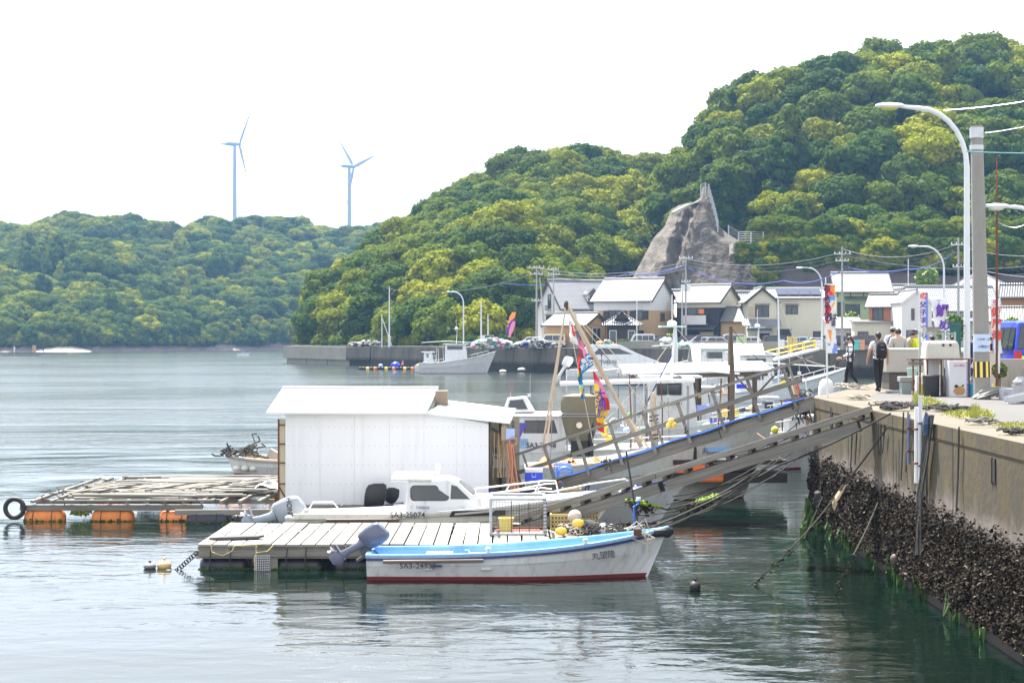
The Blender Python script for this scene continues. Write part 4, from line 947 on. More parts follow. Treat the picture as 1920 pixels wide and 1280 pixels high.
# ------------------------------------------------------------------ poles and lamps
def util_pole(label, px, Y, ptop, arms=((.5, 1.6),), trans=False, r=.16, base=QZ, lean=0):
    b0 = Vector((PX(px, Y), Y, base)); H = PZ(ptop, Y)-base
    t = thing('utility_pole', label, 'utility pole', b0)
    q = MB(); q.cyl((0, 0, 0), (lean, 0, H), r, r*.6, 10); q.build('pole', mat('pole_concrete', (.30, .30, .29), .8, .15, 2), t, True)
    for dz, w_ in arms:
        q = MB(); q.beam((-w_/2, -.12, H-dz), (w_/2, -.12, H-dz), .1, .12); ar = q.build('crossarm', steel, t)
        for k in (-.45, -.15, .2, .45):
            q = MB(); q.lathe([(.03, 0), (.07, .04), (.04, .1), (.07, .14), (.03, .22)], (k*w_, -.12, H-dz+.06), 7); q.build('insulator', frame_w, ar)
    if trans:
        q = MB(); q.cyl((.35, -.25, H*.62), (.35, -.25, H*.62+1.0), .30, n=12); q.build('transformer', palemetal, t, True)
        q = MB(); q.cyl((-.42, -.25, H*.62), (-.42, -.25, H*.62+.9), .26, n=12); q.build('transformer', palemetal, t, True)
    return t, b0+Vector((lean, 0, H))
def lamp(label, px, Y, py_top, arm, r=.07, head=.8, base=QZ, py_h=None, lit=None, rise=.0, mt=palemetal):
    b0 = Vector((PX(px, Y), Y, base)); H = PZ(py_top, Y)-base
    t = thing('street_lamp', label, 'street lamp', b0); s = 1 if arm > 0 else -1; A = abs(arm)
    R_ = min(A*.7, H*.25)
    pts = [(0, 0, 0), (0, 0, H-R_*1.2)]+[(s*R_*(1-cos(a)), 0, H-R_*1.2+R_*1.2*sin(a)) for a in [pi/2*i/7 for i in range(1, 8)]]+[(s*(A-.1), 0, H+rise)]
    rr = [r]+[r*.85]+[r*.75]*7+[r*.45]
    q = MB(); q.tube(pts, rr, 10); q.build('pole', mt, t, True)
    q = MB(); hd = head; q.loft([[Vector((s*(A-.2+x), w_*cos(a), H+rise+.02+max(-.05, .6*w_*sin(a)))) for a in [2*pi*i/10 for i in range(10)]] for x, w_ in ((0, .06*hd), (.1*hd, .13*hd), (.5*hd, .18*hd), (.85*hd, .12*hd), (.95*hd, .03*hd))])
    hh = q.build('lamp_head', palemetal, t, True)
    q = MB(); q.sph((s*(A-.2+.48*hd), 0, H+rise-.03), .30*hd, .15*hd, .10*hd); q.build('lens', lit or mat('lamp_lens', (.55, .56, .5), .3), hh, True)
    return t
lamp('tall near street lamp with long curved arm beside the concrete pole', 1813, 43.6, 203, -1.95, .095, .85, lit=mat('green_lens', (.40, .42, .08), .25), rise=.05)
lamp('street lamp with curved arm over the grey roofs, second nearest', 1770, 150, 462, -2.6, .11, 1.1)
lamp('street lamp rising behind the red and white fish banner', 1541, 191, 502, -2.4, .11, 1.0)
lamp('small street lamp in front of the tan house with white band', 1194, 205, 531, -1.7, .07, .8)
lamp('street lamp with bowl head at the right edge of the picture', 1962, 40, 388, -1.15, .07, .7)
lamp('lamp post on the breakwater below the headland, short arm', 869, 226, 547, -2.0, .11, .7)
for px, top, Y, lb in ((730, 537, 246, 'tall slim pole on the breakwater with a pale base box'), (902, 566, 223, 'thin grey pole just left of the small white truck'), (915, 588, 222, 'short thin pole behind the small white truck'), (716, 588, 247, 'short dark pole with a leaning brace on the breakwater'), (595, 626, 284, 'low post near the seaward end of the breakwater'), (544, 615, 286, 'thin beacon post on the very end of the pier'), (965, 573, 219, 'brown flag pole carrying carp streamers on the breakwater'), (1703, 485, 240, 'green topped post above the roofs behind the small banner')):
    t = thing('pole', lb, 'pole', (PX(px, Y), Y, QZ)); H = PZ(top, Y)-QZ
    q = MB(); q.cyl((0, 0, -.2), (0, 0, H), .13 if px in (730, 902) else .09, .07, 8); q.build('shaft', rust if px in (965, 544) else palemetal, t, True)
    if px == 716: q = MB(); q.cyl((0, 0, H-.6), (1.6, 0, 0), .06, n=6); q.build('brace', palemetal, t)
    if px == 730: q = MB(); q.box(-.2, .2, -.2, .2, 0, 1.6); q.build('base_box', frame_w, t)
tops = {}
for key, lb, px, Y, top, arms, tr in (('a', 'left pole of the twin crossarm frame beside the tan garage', 1006, 222, 498, ((.3, 2.2), (1.2, 1.8), (5.0, 1.4)), False), ('b', 'right pole of the twin crossarm frame behind the garage', 1038, 236, 500, ((.4, 1.6), (1.2, 1.8)), False),
    ('c', 'utility pole with two transformers in front of the black house', 1286, 209, 481, ((.2, 1.9), (3.4, 1.2)), True), ('d', 'short companion pole standing against the transformer pole', 1279, 209, 545, (), False),
    ('e', 'utility pole in front of the tall green house', 1579, 186, 462, ((.9, 2.0), (1.7, 1.6)), False), ('f', 'utility pole on the left of the near lamp post, far behind', 1797, 170, 445, ((.8, 1.7), (3.2, 1.3)), False), ('g', 'thin leaning pole beside the twin crossarm frame', 1024, 224, 520, (), False)):
    tops[key] = util_pole(lb, px, Y, top, arms, tr, lean=-.9 if key == 'g' else 0)[1]
# big concrete pole near the camera side of the quay
t = thing('concrete_pole', 'thick pale concrete pole with a blue and white notice and striped foot', 'utility pole', (PX(1842, 40), 40, QZ)); H = PZ(236, 40)-QZ
q = MB(); q.cyl((0, 0, 0), (-.15, 0, H), .215, .15, 20); q.build('shaft', mat('pale_pole_concrete', (.24, .235, .215), .85, .12, 2.5, dirt=.4, bmp=.3), t, True)
for z0, z1 in ((.32, .05), (.62, .5)): q = MB(); q.cyl((-.15, 0, H-z0), (-.15, 0, H-z1), .172, n=16); q.build('collar', steel, t, True)
for i in range(9):
    q = MB(); a0 = -pi+i*pi/9+.02; q.loft([[Vector(((.222-.006*z)*cos(a)-.02*z, (.222-.006*z)*sin(a), z)) for a in (a0, a0+pi/18, a0+pi/9-.04)] for z in (.55, .95)], cap=False); q.build('stripe', yellow if i % 2 else black, t)
q = MB()
q.grid(lambda u, v: (.216*cos(-pi*.97+u*pi*.94)-.03, .216*sin(-pi*.97+u*pi*.94)-.006, 1.2+v*.45), 10, 2); q.build('notice', mat('notice_blue_white', (.45, .55, .70), .5, .15, 5), t, True)
text('わかめ・魚', .070, (-.03, -.228, 1.52), navy, t, name='notice_lettering'); text('お問合せ', .08, (-.03, -.228, 1.33), navy, t, name='notice_lettering')
# antenna pole behind the red lettered banner
t = thing('antenna_pole', 'slim brown pole with a red top rising past the red lettered banner', 'pole', (PX(1869, 41), 41, QZ)); H = PZ(292, 41)-QZ
q = MB(); q.cyl((0, 0, 0), (0, 0, H*.86), .035, .028, 8); q.build('shaft', rust, t); q = MB(); q.cyl((0, 0, H*.86), (0, 0, H), .022, .012, 8); q.build('tip', mat('faded_red', (.25, .05, .04), .7), t)

# overhead wires
def wire(a, b_, s, r, m, name='overhead_wire', label=None, group=None):
    a = Vector(a); b_ = Vector(b_)
    label = label or 'thin dark overhead wire %s' % WL.pop(0)
    q = MB(); q.tube(sag(a, b_, s, 16), r, 4); return tag(q.build(name, m), label, 'wire', group)
WL = [w+' '+v for v in ('highest of three', 'middle of three', 'lowest of three') for w in ('above the gabled and tan houses,', 'above the solar panel house,', 'above the tall green house,')]
WL += ['leaving the far pole at the right, upper one', 'leaving the far pole at the right, lower one', 'running right from the pole before the green house', 'crossing the headland above the carp streamers']
wm_ = mat('wire_grey', (.10, .10, .11), .6)
for dz in (.1, .5, 1.0):
    for a, b_ in (('a', 'c'), ('c', 'e'), ('e', 'f')): wire(tops[a]-Vector((0, 0, dz+.2)), tops[b_]-Vector((0, 0, dz+.6)), 1.2, .03, wm_)
wire(tops['f']-Vector((0, 0, 1)), (60, 160, 14), 1, .03, wm_); wire(tops['f']-Vector((0, 0, 3)), (60, 150, 11), 1, .03, wm_); wire(tops['e']-Vector((0, 0, 1)), (60, 178, 13), 1, .03, wm_)
wire((-20, 250, 12.5), tops['a']-Vector((0, 0, 1)), 1.5, .03, wm_)
pt = Vector((PX(1833, 40), 40, 0))
wire(P(1770, 207, 38), P(1990, 178, 36), .05, .008, steel, label='pale wire from the near lamp arm out of the right side of the picture', group=None)
wire(P(1842, 250, 40), P(1990, 220, 38), .05, .008, steel, label='pale wire from the top of the thick concrete pole', group=None)
wire(P(1812, 284, 39), P(1990, 286, 40), .03, .016, mat('teal_cable', (.12, .30, .30), .6), label='teal cable running from the near lamp post to the right edge', group=None)
wire(P(1870, 415, 41), P(1990, 330, 40), .6, .008, steel, label='loose sagging wire under the lamp at the right edge', group=None)
bl = mat('blue_rope', (.03, .05, .26), .8)
for a, b_, s in ((P(940, 531, 250), P(1180, 512, 262), 1), (P(1180, 512, 262), P(1286, 497, 209), .6), (P(1286, 500, 209), P(1470, 526, 200), 1.2), (P(1470, 526, 200), P(1579, 506, 186), .8), (P(1579, 498, 186), P(1700, 505, 180), .5), (P(1700, 505, 180), P(1797, 470, 170), .6)):
    wire(a, b_, s, .07 if a.y < 255 else .09, bl, 'blue_cable', 'thick blue sheathed cable '+('left of the twin crossarm poles' if a.x < -1 and b_.y > 255 else 'in front of the foot of the rock face' if b_.x < 25 else 'right of the transformer pole' if b_.x < 36 else 'left of the tall green house' if b_.x < 40 else 'above the tall green house' if b_.x < 44 and a.x > 38 else 'running behind the near lamp post' if b_.x < 47 and a.x < 45 and b_.y > 178 else 'ending at the far right pole'), None)
# ------------------------------------------------------------------ boats
def hull_parts(t, L, B, h0, h1, rake=.12, rail=white, inner=white, body=white, bottom=redbot, stripe=navy, draft=.35, wl=.10, deck=.55, flare=.82, sheer_p=2.1, rub=None, deckmat=None, fore=.62):
    """bow towards +x; x from 0 (transom) to L, waterline at z=0"""
    n = 26
    def half(s): return B/2*(1-max(0, (s-.52)/.48)**2.3)*(.93+.07*min(1, s/.25))
    def shz(s): return h0+(h1-h0)*s**sheer_p
    rows = []
    for i in range(n+1):
        s = i/n; b = max(.02, half(s)); z1 = shz(s)
        fl = lerp(flare, .35, max(0, (s-.5)/.5)**1.2)
        row = []
        for k, (zz, bb) in enumerate(((-draft, .05), (-draft*.6, fl*.72), (0, fl*.93), (wl, fl*.965), (z1*.55, lerp(fl, 1, .55)), (z1*.55+.03, lerp(fl, 1, .55)+.028), (z1, 1.0))):
            x = s*L-(rake*L*(s**3))*(1-max(0, zz)/z1 if zz > 0 else 1+(-zz)*.6)
            row.append((x, b*bb, zz))
        rows.append(row)
    mb = MB()
    for sd in (-1, 1):
        o = len(mb.v); mb.v += [(x, sd*y, z) for r in rows for x, y, z in r]; w = 7
        for i in range(n):
            for k in range(6):
                f = (o+i*w+k, o+(i+1)*w+k, o+(i+1)*w+k+1, o+i*w+k+1)
                mb.f.append(f if sd < 0 else f[::-1]); mb.m.append(1 if k < 3 else 0)
    # transom and stem
    tr = [(x, y, z) for x, y, z in rows[0]]
    mb.add([(x, -y, z) for x, y, z in tr]+[(x, y, z) for x, y, z in tr[::-1]], [tuple(range(14))[::-1]], 0)
    br = rows[-1]; mb.add([(x, -y, z) for x, y, z in br]+[(x, y, z) for x, y, z in br[::-1]], [tuple(range(14))], 0)
    mb.build('hull', [body, bottom], t, False)
    # inner shell and decks
    mb = MB(); th = .07
    for sd in (-1, 1):
        o = len(mb.v)
        for i in range(n+1):
            s = i/n; b = max(.01, half(s)-th); z1 = shz(s); x = rows[i][-1][0]
            dz = deck*h0 if s < fore else lerp(deck*h0, z1-.06, min(1, (s-fore)/.05))
            fl = lerp(flare, .35, max(0, (s-.5)/.5)**1.2); q_ = dz/z1; kk = lerp(fl*.95, lerp(fl, 1, .55), q_/.55) if q_ < .55 else lerp(lerp(fl, 1, .55), 1, (q_-.55)/.45)
            x2 = s*L-(rake*L*s**3)*(1-q_)-.05*s
            mb.v += [(x, sd*b, z1), (x2, sd*max(.004, b*kk-.02), dz), (x2, 0, dz+.02)]
        for i in range(n):
            for k in range(2):
                f = (o+i*3+k, o+(i+1)*3+k, o+(i+1)*3+k+1, o+i*3+k+1); mb.f.append(f[::-1] if sd < 0 else f); mb.m.append(0)
    z0 = shz(0); mb.add([(.05, -half(0)+th, z0), (.05, half(0)-th, z0), (.05, half(0)-th, deck*h0), (.05, -half(0)+th, deck*h0)], [(0, 1, 2, 3)])
    mb.build('deck', inner, t)
    for sd in (-1, 1):
        mb = MB(); q = [Vector((rows[i][-1][0], sd*(max(.02, half(i/n))-th/2), shz(i/n)+.015)) for i in range(n+1)]
        for a, b_ in zip(q, q[1:]): mb.beam(a, b_+(b_-a)*.03, th*1.5, .05)
        mb.build('gunwale', rail, t)
        if stripe:
            mb = MB(); q = [Vector((rows[i][-1][0], sd*(max(.03, half(i/n))+.012), shz(i/n)-.055)) for i in range(n+1)]
            for a, b_ in zip(q, q[1:]): mb.beam(a, b_+(b_-a)*.03, .03, .045)
            mb.build('rubbing_strake', stripe, t)
    mb = MB(); mb.beam((.03, -half(0)+.02, z0+.015), (.03, half(0)-.02, z0+.015), .10, .05); mb.build('transom_cap', rail, t)
    return half, shz
def outboard(t, x, y, z, sc=1.0, tilt=0.0, cowl=grey, leg=grey, word=None, wm=dkgrey, rz=0, own=None, lk=1.0):
    """outboard engine; tilt in degrees swings the leg back and up"""
    g = MB(); M = Matrix.Translation((x, y, z)) @ Matrix.Rotation(rz, 4, 'Z') @ Matrix.Rotation(radians(tilt), 4, 'Y') @ Matrix.Scale(sc, 4)
    rings = []
    for zz, w_, d0, d1 in ((.14, .13, -.44, -.02), (.20, .18, -.50, .02), (.44, .20, -.54, .06), (.64, .195, -.54, .03), (.75, .165, -.50, -.02), (.79, .10, -.42, -.10)):
        rings.append([Vector(((d0+d1)/2+(d1-d0)/2*math.copysign(abs(cos(a))**.55, cos(a)), w_*math.copysign(abs(sin(a))**.6, sin(a)), zz+.05*cos(a))) for a in [2*pi*i/16 for i in range(16)]])
    g.loft(rings); g.xf(M); cw = g.build('engine_cowl', cowl, t, True)
    g = MB(); g.loft([[Vector((lerp(d0, d1, .5)+(d1-d0)/2*cos(a), w_*sin(a), zz)) for a in [2*pi*i/10 for i in range(10)]] for zz, w_, d0, d1 in ((.2, .13, -.40, -.08), (.0, .09, -.34, -.12), (-.3, .055, -.34, -.16), (-.62, .045, -.36, -.16), (-.66, .05, -.42, -.1), (-.78, .06, -.48, -.06), (-.86, .045, -.44, -.08), (-1.02, .015, -.38, -.16))])
    LK = Matrix.Diagonal((1, 1, lk, 1)); g.xf(M @ LK); lg = g.build('leg', leg, t, True)
    g = MB(); g.prism([(-.58, -.12, -.60), (-.1, -.05, -.60), (-.1, .05, -.60), (-.58, .12, -.60)], (0, 0, -.02)); g.xf(M @ LK); g.build('cavitation_plate', leg, lg)
    g = MB(); g.box(-.12, .06, -.09, .09, -.05, .22); g.box(.04, .10, -.12, .12, -.25, .1); g.xf(M); g.build('clamp_bracket', dkgrey, t)
    g = MB(); g.cyl((-.46, 0, -.80), (-.58, 0, -.80), .05, .02, 8)
    for k in range(3):
        a = k*2*pi/3; g.add([Vector((-.50, .03*cos(a), -.80+.03*sin(a))), Vector((-.48, .15*cos(a-.35), -.80+.15*sin(a-.35))), Vector((-.52, .17*cos(a+.1), -.80+.17*sin(a+.1))), Vector((-.54, .14*cos(a+.5), -.80+.14*sin(a+.5)))], [(0, 1, 2, 3), (3, 2, 1, 0)])
    g.xf(M @ LK); g.build('propeller', frame_w, lg)
    g = MB(); g.cyl((.05, 0, .25), (.55, 0, .42), .022, .026, 8); g.xf(M); g.build('tiller', dkgrey, t)
    if word:
        o = text(word, .14*sc, (0, 0, 0), wm, cw, name='engine_lettering', ex=.004, bold=.004)
        o.matrix_parent_inverse.identity(); o.matrix_basis = M @ Matrix.Translation((-.24, -.232, .47)) @ Matrix.Rotation(pi/2, 4, 'X')
        o.matrix_basis = M @ Matrix.Translation((-.25, -.23, .48)) @ Matrix.Rotation(pi/2, 4, 'X') @ Matrix.Rotation(radians(-12), 4, 'Z')
    return cw
def boat_at(label, px0, px1, Y, cat='boat', name='fishing_boat', group=None, flip=False, yaw=0):
    """px0 stern, px1 bow on the picture at depth Y (centre line)"""
    L = abs(px1-px0)*Y/F/cos(radians(yaw))
    t = thing(name, label, cat, (PX(px0, Y), Y, 0), (pi if flip else 0)+radians(yaw), group)
    return t, L
def cabin(t, pts, w, m=white, taper=.9, nm='cabin'):
    """pts: side outline (x, z); lofted across the width with a narrower top"""
    z0 = min(p[1] for p in pts); z1 = max(p[1] for p in pts)
    f = lambda z: w/2*(1-(1-taper)*(z-z0)/max(.01, z1-z0))
    q = MB(); q.loft([[Vector((x, s*f(z), z)) for x, z in pts] for s in (-1, 1)])
    return q.build(nm, m, t, bevel=.03), f
def side_window(par, pts, f, m=glass, fr=None, off=.012):
    for s in (-1, 1):
        if fr:
            c = Vector((sum(p[0] for p in pts)/len(pts), 0, sum(p[1] for p in pts)/len(pts)))
            q = MB(); pp = [Vector((c.x+(x-c.x)*1.08, s*(f(z)+off*.6), c.z+(z-c.z)*1.14)) for x, z in pts]; q.prism(pp if s < 0 else pp[::-1], (0, -s*.04, 0)); fo = q.build('window_frame', fr, par)
        else: fo = par
        q = MB(); pp = [Vector((x, s*(f(z)+off), z)) for x, z in pts]; q.prism(pp if s < 0 else pp[::-1], (0, -s*.04, 0)); q.build('window', m, fo)
def rail(t, pts, r=.018, posts=(), m=frame_w, nm='handrail', base=.4):
    q = MB(); q.tube(pts, r, 6); h = q.build(nm, m, t)
    for p in posts:
        a, b_ = p; q = MB(); q.tube([a, b_], r*.9, 5); q.build('stanchion', m, h)
def roundwin(x0, x1, z0, z1, r=.08, sl=0.0):
    out = []
    for cx, cz, a0 in ((x1-r, z0+r, -pi/2), (x1-r-sl, z1-r, 0), (x0+r, z1-r, pi/2), (x0+r, z0+r, pi)):
        out += [(cx+r*cos(a0+pi/2*k/3), cz+r*sin(a0+pi/2*k/3)) for k in range(4)]
    return out

# --- 1. the near open skiff
t, L = boat_at('small white open skiff with sky blue inside and red bottom, nearest the camera', 692, 1252, 31.95, name='open_skiff')
half, shz = hull_parts(t, L, 1.38, .49, .98, rake=.075, rail=skyblue, inner=skyblue, stripe=navy, wl=.075, deck=.45, sheer_p=2.6, fore=.80)
q = MB(); q.sph((L-.02, 0, .90), .12, .09, .12, 10, 8); q.tube([(L-.30, -.13, .89), (L-.12, -.09, .90), (L+.04, 0, .91), (L-.12, .09, .90), (L-.30, .13, .89)], .085, 8); q.build('bow_fender', black, t, True)
outboard(t, -.11, .0, .47, .80, 58, lk=.8, cowl= mat('engine_grey_blue', (.10, .11, .16), .25), leg=mat('engine_leg_grey_blue', (.13, .145, .20), .35))
q = MB(); q.tube([(.35, -half(.1)-.06, .40), (2.35, -half(.4)-.06, .43)], .035, 8); q.build('boathook', mat('brown_pole', (.16, .12, .10), .6), t)
q = MB(); q.box(1.15, 1.7, -.54, .54, .36, .44); q.build('thwart', white, t, bevel=.01)
q = MB(); q.box(2.05, 3.0, -.52, .52, .34, .42); q.build('fish_box', cream_gel, t, bevel=.01)
q = MB(); q.box(1.97, 2.05, -.62, -.54, .42, .62); q.box(1.97, 2.05, -.56, .56, .36, .46); q.build('frame', skyblue, t)
for s in (.4, .72): q = MB(); q.lathe([(.03, 0), (.03, .06), (.055, .07), (.05, .11)], (s*L, -half(s)+.04, shz(s)+.03), 8); q.build('cleat', cream_gel, t)
for x in (.62*2, 2.4): q = MB(); q.sph((x, -half(.3)*.93, .24), .12, .03, .03); q.build('vent', frame_w, t)
text('SA3-24930', .15, (1.04, -half(.18)*.965-.075, .315), dkgrey, t, name='registration_lettering', space=1.1, bold=.002)
q = MB(); q.box(1.30, 1.52, -half(.22)*.975-.045, -half(.22)*.97, .29, .33); q.build('maker_mark', navy, t)
for i, ch in enumerate('丸望隆'): text(ch, .17, (4.60+i*.16, -half(.80)*.86-.09+i*.030, .48+i*.014), dkgrey, t, rot=(pi/2-.28, 0, radians(13)), name='name_lettering')
for k in range(7):
    q = MB(); R = random.Random(k); q.tube([(L-.75+R.uniform(-.2, .2), R.uniform(-.4, .0), .98), (L-.6+R.uniform(-.2, .2), -.3, 1.10+R.uniform(-.05, .12)), (L-.5+R.uniform(-.3, .3), -.36, .9-R.uniform(0, .1)), (L-.45, -.33, .62+R.uniform(-.1, .3))], .012, 5); q.build('bow_line', rope_pale, t)
q = MB(); q.box(L-.72, L-.56, -.36, -.26, .86, 1.0); q.build('line_block', rust, t)

# --- 2. cabin boat behind the dock
t, L = boat_at('white cabin cruiser with rounded window moored behind the plank dock', 545, 1160, 38.6, name='cabin_boat')
half, shz = hull_parts(t, L, 1.9, .50, 1.10, rake=.10, rail=white, inner=cream_gel, body=cream_gel, stripe=mat('pale_strake', (.45, .42, .36), .5), deck=.7, fore=.66, sheer_p=1.8)
s_ = 38.6/F
cb, f = cabin(t, [(2.88, .4), (2.88, 1.0), (2.94, 1.38), (3.9, 1.42), (4.15, 1.34), (4.60, .98), (5.5, .90), (5.9, .80), (5.9, .4)], 1.4, white, .86)
side_window(cb, roundwin(3.02, 3.90, .93, 1.26, .09, .24), f, glass, dkgrey)
side_window(cb, [(3.98, .97), (4.42, .97), (4.12, 1.24), (4.0, 1.27)], f, glass, dkgrey)
q = MB(); q.add([(4.10, -.50, 1.33), (4.10, .50, 1.33), (4.56, .56, 1.0), (4.56, -.56, 1.0)], [(0, 1, 2, 3)]); q.xf(Matrix.Translation((.035, 0, .02))); q.build('windscreen', glass, t)
q = MB(); q.loft([[Vector((x, y, z)) for y, z in ((-.66, 1.38), (-.68, 1.45), (-.55, 1.52), (.55, 1.52), (.68, 1.45), (.66, 1.38))] for x in (2.54, 3.5)]); q.build('roof', white, t, bevel=.02)
rail(t, [(2.6, -.5, 1.50), (2.64, -.5, 1.58), (3.3, -.5, 1.58), (3.34, -.5, 1.5)], .010)
q = MB(); q.cyl((3.64, 0, 1.42), (3.64, 0, 1.64), .035, n=8); q.cyl((3.64, 0, 1.64), (3.64, 0, 1.74), .06, n=10); q.box(3.5, 3.64, -.03, .03, 1.5, 1.56); q.build('mast_light', cream_gel, t)
for s in (-1, 1):
    rail(t, [(4.5, s*.85, 1.05), (5.4, s*.80, 1.16), (6.3, s*.42, 1.30), (6.55, s*.30, 1.30), (6.62, s*.22, .95)], .020, [((5.2, s*.82, .8), (5.4, s*.80, 1.16)), ((6.0, s*.58, .9), (6.15, s*.48, 1.28))])
    rail(t, [(5.3, s*.80, .98), (6.2, s*.45, 1.12), (6.45, s*.34, 1.10)], .016)
    rail(t, [(.35, s*.82, .55), (.45, s*.82, .72), (.95, s*.82, .72), (1.1, s*.82, .55)], .018)
q = MB(); q.prism([(3.95, -half(.48)-.03, .56), (5.3, -half(.64)-.03, .60), (5.3, -half(.64)-.03, .72), (4.02, -half(.48)-.03, .70)], (0, .03, 0)); q.build('hull_window', black, t)
text('SA3-25074', .19, (2.95, -.985, .60), dkgrey, t, name='registration_lettering', bold=.002); text('YAMAHA', .10, (3.3, -.72, .75), navy, t, name='maker_lettering', sx=.8); text('F', .10, (3.02, -.72, .75), grey, t, name='maker_lettering')
q = MB(); q.box(.2, 2.7, -.97, -.90, .50, .62); q.build('side_coaming', cream_gel, t)
q = MB(); q.tube([(1.0, -1.02, .48), (2.75, -1.02, .49)], .035, 8); q.build('boathook', mat('dark_pole', (.12, .08, .07), .6), t)
q = MB(); q.sph((2.5, -1.0, .49), .045, .045, .045); q.build('ring', black, t)
outboard(t, -.40, -.1, .20, 1.12, 72, mat('engine_silver', (.30, .33, .37), .25), mat('engine_leg_silver', (.27, .31, .36), .3), 'HONDA', dkgrey, lk=.62)

# --- 3. boat behind that one with a black engine; its rail shows over the cruiser bow
t, L = boat_at('white boat with twin black outboard engine behind the cruiser cabin', 705, 1290, 41.0, name='fishing_boat')
half, shz = hull_parts(t, L, 2.0, .42, 1.15, rake=.10, rail=navy, inner=white, stripe=None, deck=.7, wl=.03)
outboard(t, .15, -.3, .28, .95, 12, black, black); outboard(t, .50, .35, .28, .85, 16, black, black)
add_box(t, 'console', white, .5, 1.1, -.7, .5, .3, .55)
rail(t, [(4.6, -.8, .9), (5.6, -.7, 1.1), (6.5, -.4, 1.2), (6.8, -.2, 1.0)], .02)

# --- 4. stern of a boat showing left of the shed
t, L = boat_at('small white boat with a heap of black nets, sticking out left of the shed', 604, 424, 55, name='fishing_boat', flip=True)
half, shz = hull_parts(t, L, 1.7, .55, .72, rake=.09, inner=mat('ochre_inside', (.45, .28, .05), .6), stripe=mat('tan_strake', (.35, .25, .15), .6), deck=.5)
q = MB(); R = random.Random(5)
for k in range(26):
    pts = [(L-.2+R.gauss(-.35, .3), R.gauss(0, .3), .70+R.random()*.25)]
    for j in range(4): p = pts[-1]; pts.append((p[0]+R.gauss(-.05, .18), p[1]+R.gauss(0, .15), max(.66, p[2]+R.gauss(.02, .12))))
    q.tube(pts, .03, 4)
tag(q.build('net_heap', rope_dark, t), kind='stuff')
q = MB(); q.cyl((L*.42, 0, .5), (L*.42, 0, 1.9), .02, n=5); q.build('whip_aerial', bamboo, t)
for k in range(3): q = MB(); q.sph((L-.45-k*.3, .62-.15*(2-k)*.5+.0, .30), .13, .09, .10); q.sph((L-.45-k*.3, -.55, .30), .13, .09, .10); q.build('fender', cream_gel, t, True)
q = MB(); q.prism([(1.2, -.2, .6), (2.0, -.2, .6), (1.8, -.2, .95)], (0, .3, 0)); q.build('hatch', grey, t)

# --- 5. SA3-24148 (and its neighbours beyond the gangway)
t, L = boat_at('white pilothouse boat with purple slanted stripe, right behind the shed', 940, 1400, 53, name='pilothouse_boat')
half, shz = hull_parts(t, L, 2.5, 1.05, 1.45, rake=.12, stripe=None, inner=white, deck=.75, wl=.12)
purple = mat('purple_stripe', (.09, .07, .42), .4)
cb, f = cabin(t, [(.1, .8), (.12, 2.20), (2.05, 2.24), (2.15, 1.6), (2.15, .8)], 2.0, white, .93)
side_window(cb, [(.78, 1.70), (.82, 2.08), (1.72, 2.08), (1.84, 1.70)], f, glass, dkgrey)
q = MB(); q.prism([(.12, -1.012, 1.0), (.38, -1.012, 1.0), (.86, -.955, 2.02), (.60, -.955, 2.02)], (0, .05, 0)); q.build('stripe', purple, t)
q = MB(); q.loft([[Vector((x, y, z)) for y, z in ((-1.05, 2.22), (-1.0, 2.30), (0, 2.36), (1.0, 2.30), (1.05, 2.22))] for x in (0, 2.35)]); q.build('roof', white, t, bevel=.02)
cb2, f2 = cabin(t, [(.05, 2.33), (.22, 2.80), (.85, 2.86), (1.15, 2.36)], 1.3, white, .85, 'flying_bridge')
side_window(cb2, [(.22, 2.46), (.30, 2.74), (.72, 2.78), (.88, 2.46)], f2, glass, grey)
text('SA3-24 48', .235, (1.33, -1.01, 1.27), dkgrey, t, name='registration_lettering', bold=.004)
q = MB(); q.box(.75, 2.3, -1.04, -1.0, .93, 1.02); q.build('fender_board', mat('dull_red', (.30, .05, .05), .6), t)
rail(t, [(2.3, -1.0, 1.2), (2.5, -1.0, 1.45), (4.0, -1.1, 1.5), (6.4, -.9, 1.6)], .02, [((x, -1.05, 1.1), (x, -1.05, 1.48)) for x in (2.9, 3.5, 4.4, 5.4)])
for k in range(4): q = MB(); q.tube([(1.9+k*.15, -.8, 1.0), (1.8+k*.2, -.85, 1.5), (2.2+k*.2, -.7, 1.75), (2.5+k*.2, -.8, 1.1)], .03, 6); q.build('rod_holder', steel, t)
q = MB(); q.box(.3, 6.6, -1.28, -1.24, .4, .46); q.box(.3, 6.6, -1.28, -1.24, .1, .16); q.build('side_board', white, t)

# --- big canvas covered winch standing mid harbour
t = thing('covered_winch', 'tall winch wrapped in a dirty olive tarpaulin with black straps', 'winch', (PX(1088, 51), 51, 1.0))
tarp = mat('olive_tarpaulin', (.16, .145, .10), .8, .25, 2, bmp=.3)
q = MB(); q.loft([[Vector((w_*1.0*cos(a), .5*w_*sin(a), z)) for a in [2*pi*i/14 for i in range(14)]] for z, w_ in ((.35, .30), (.7, .48), (1.2, .60), (1.75, .66), (1.95, .58), (2.02, .3))]); q.build('tarpaulin', tarp, t, True)
for z in (1.38, 1.30): q = MB(); q.tube([Vector((.67*cos(a), .35*sin(a), z)) for a in [2*pi*i/16 for i in range(17)]], .018, 5); q.build('strap', grey, t)
q = MB(); q.cyl((-.05, -.36, 1.02), (-.05, -.42, 1.02), .10, n=12); q.build('hand_wheel', cream_gel, t)
q = MB(); q.box(-.3, .3, -.2, .2, 0, .5); q.box(.25, .42, -.2, .2, 0, 1.5); q.build('frame', black, t)

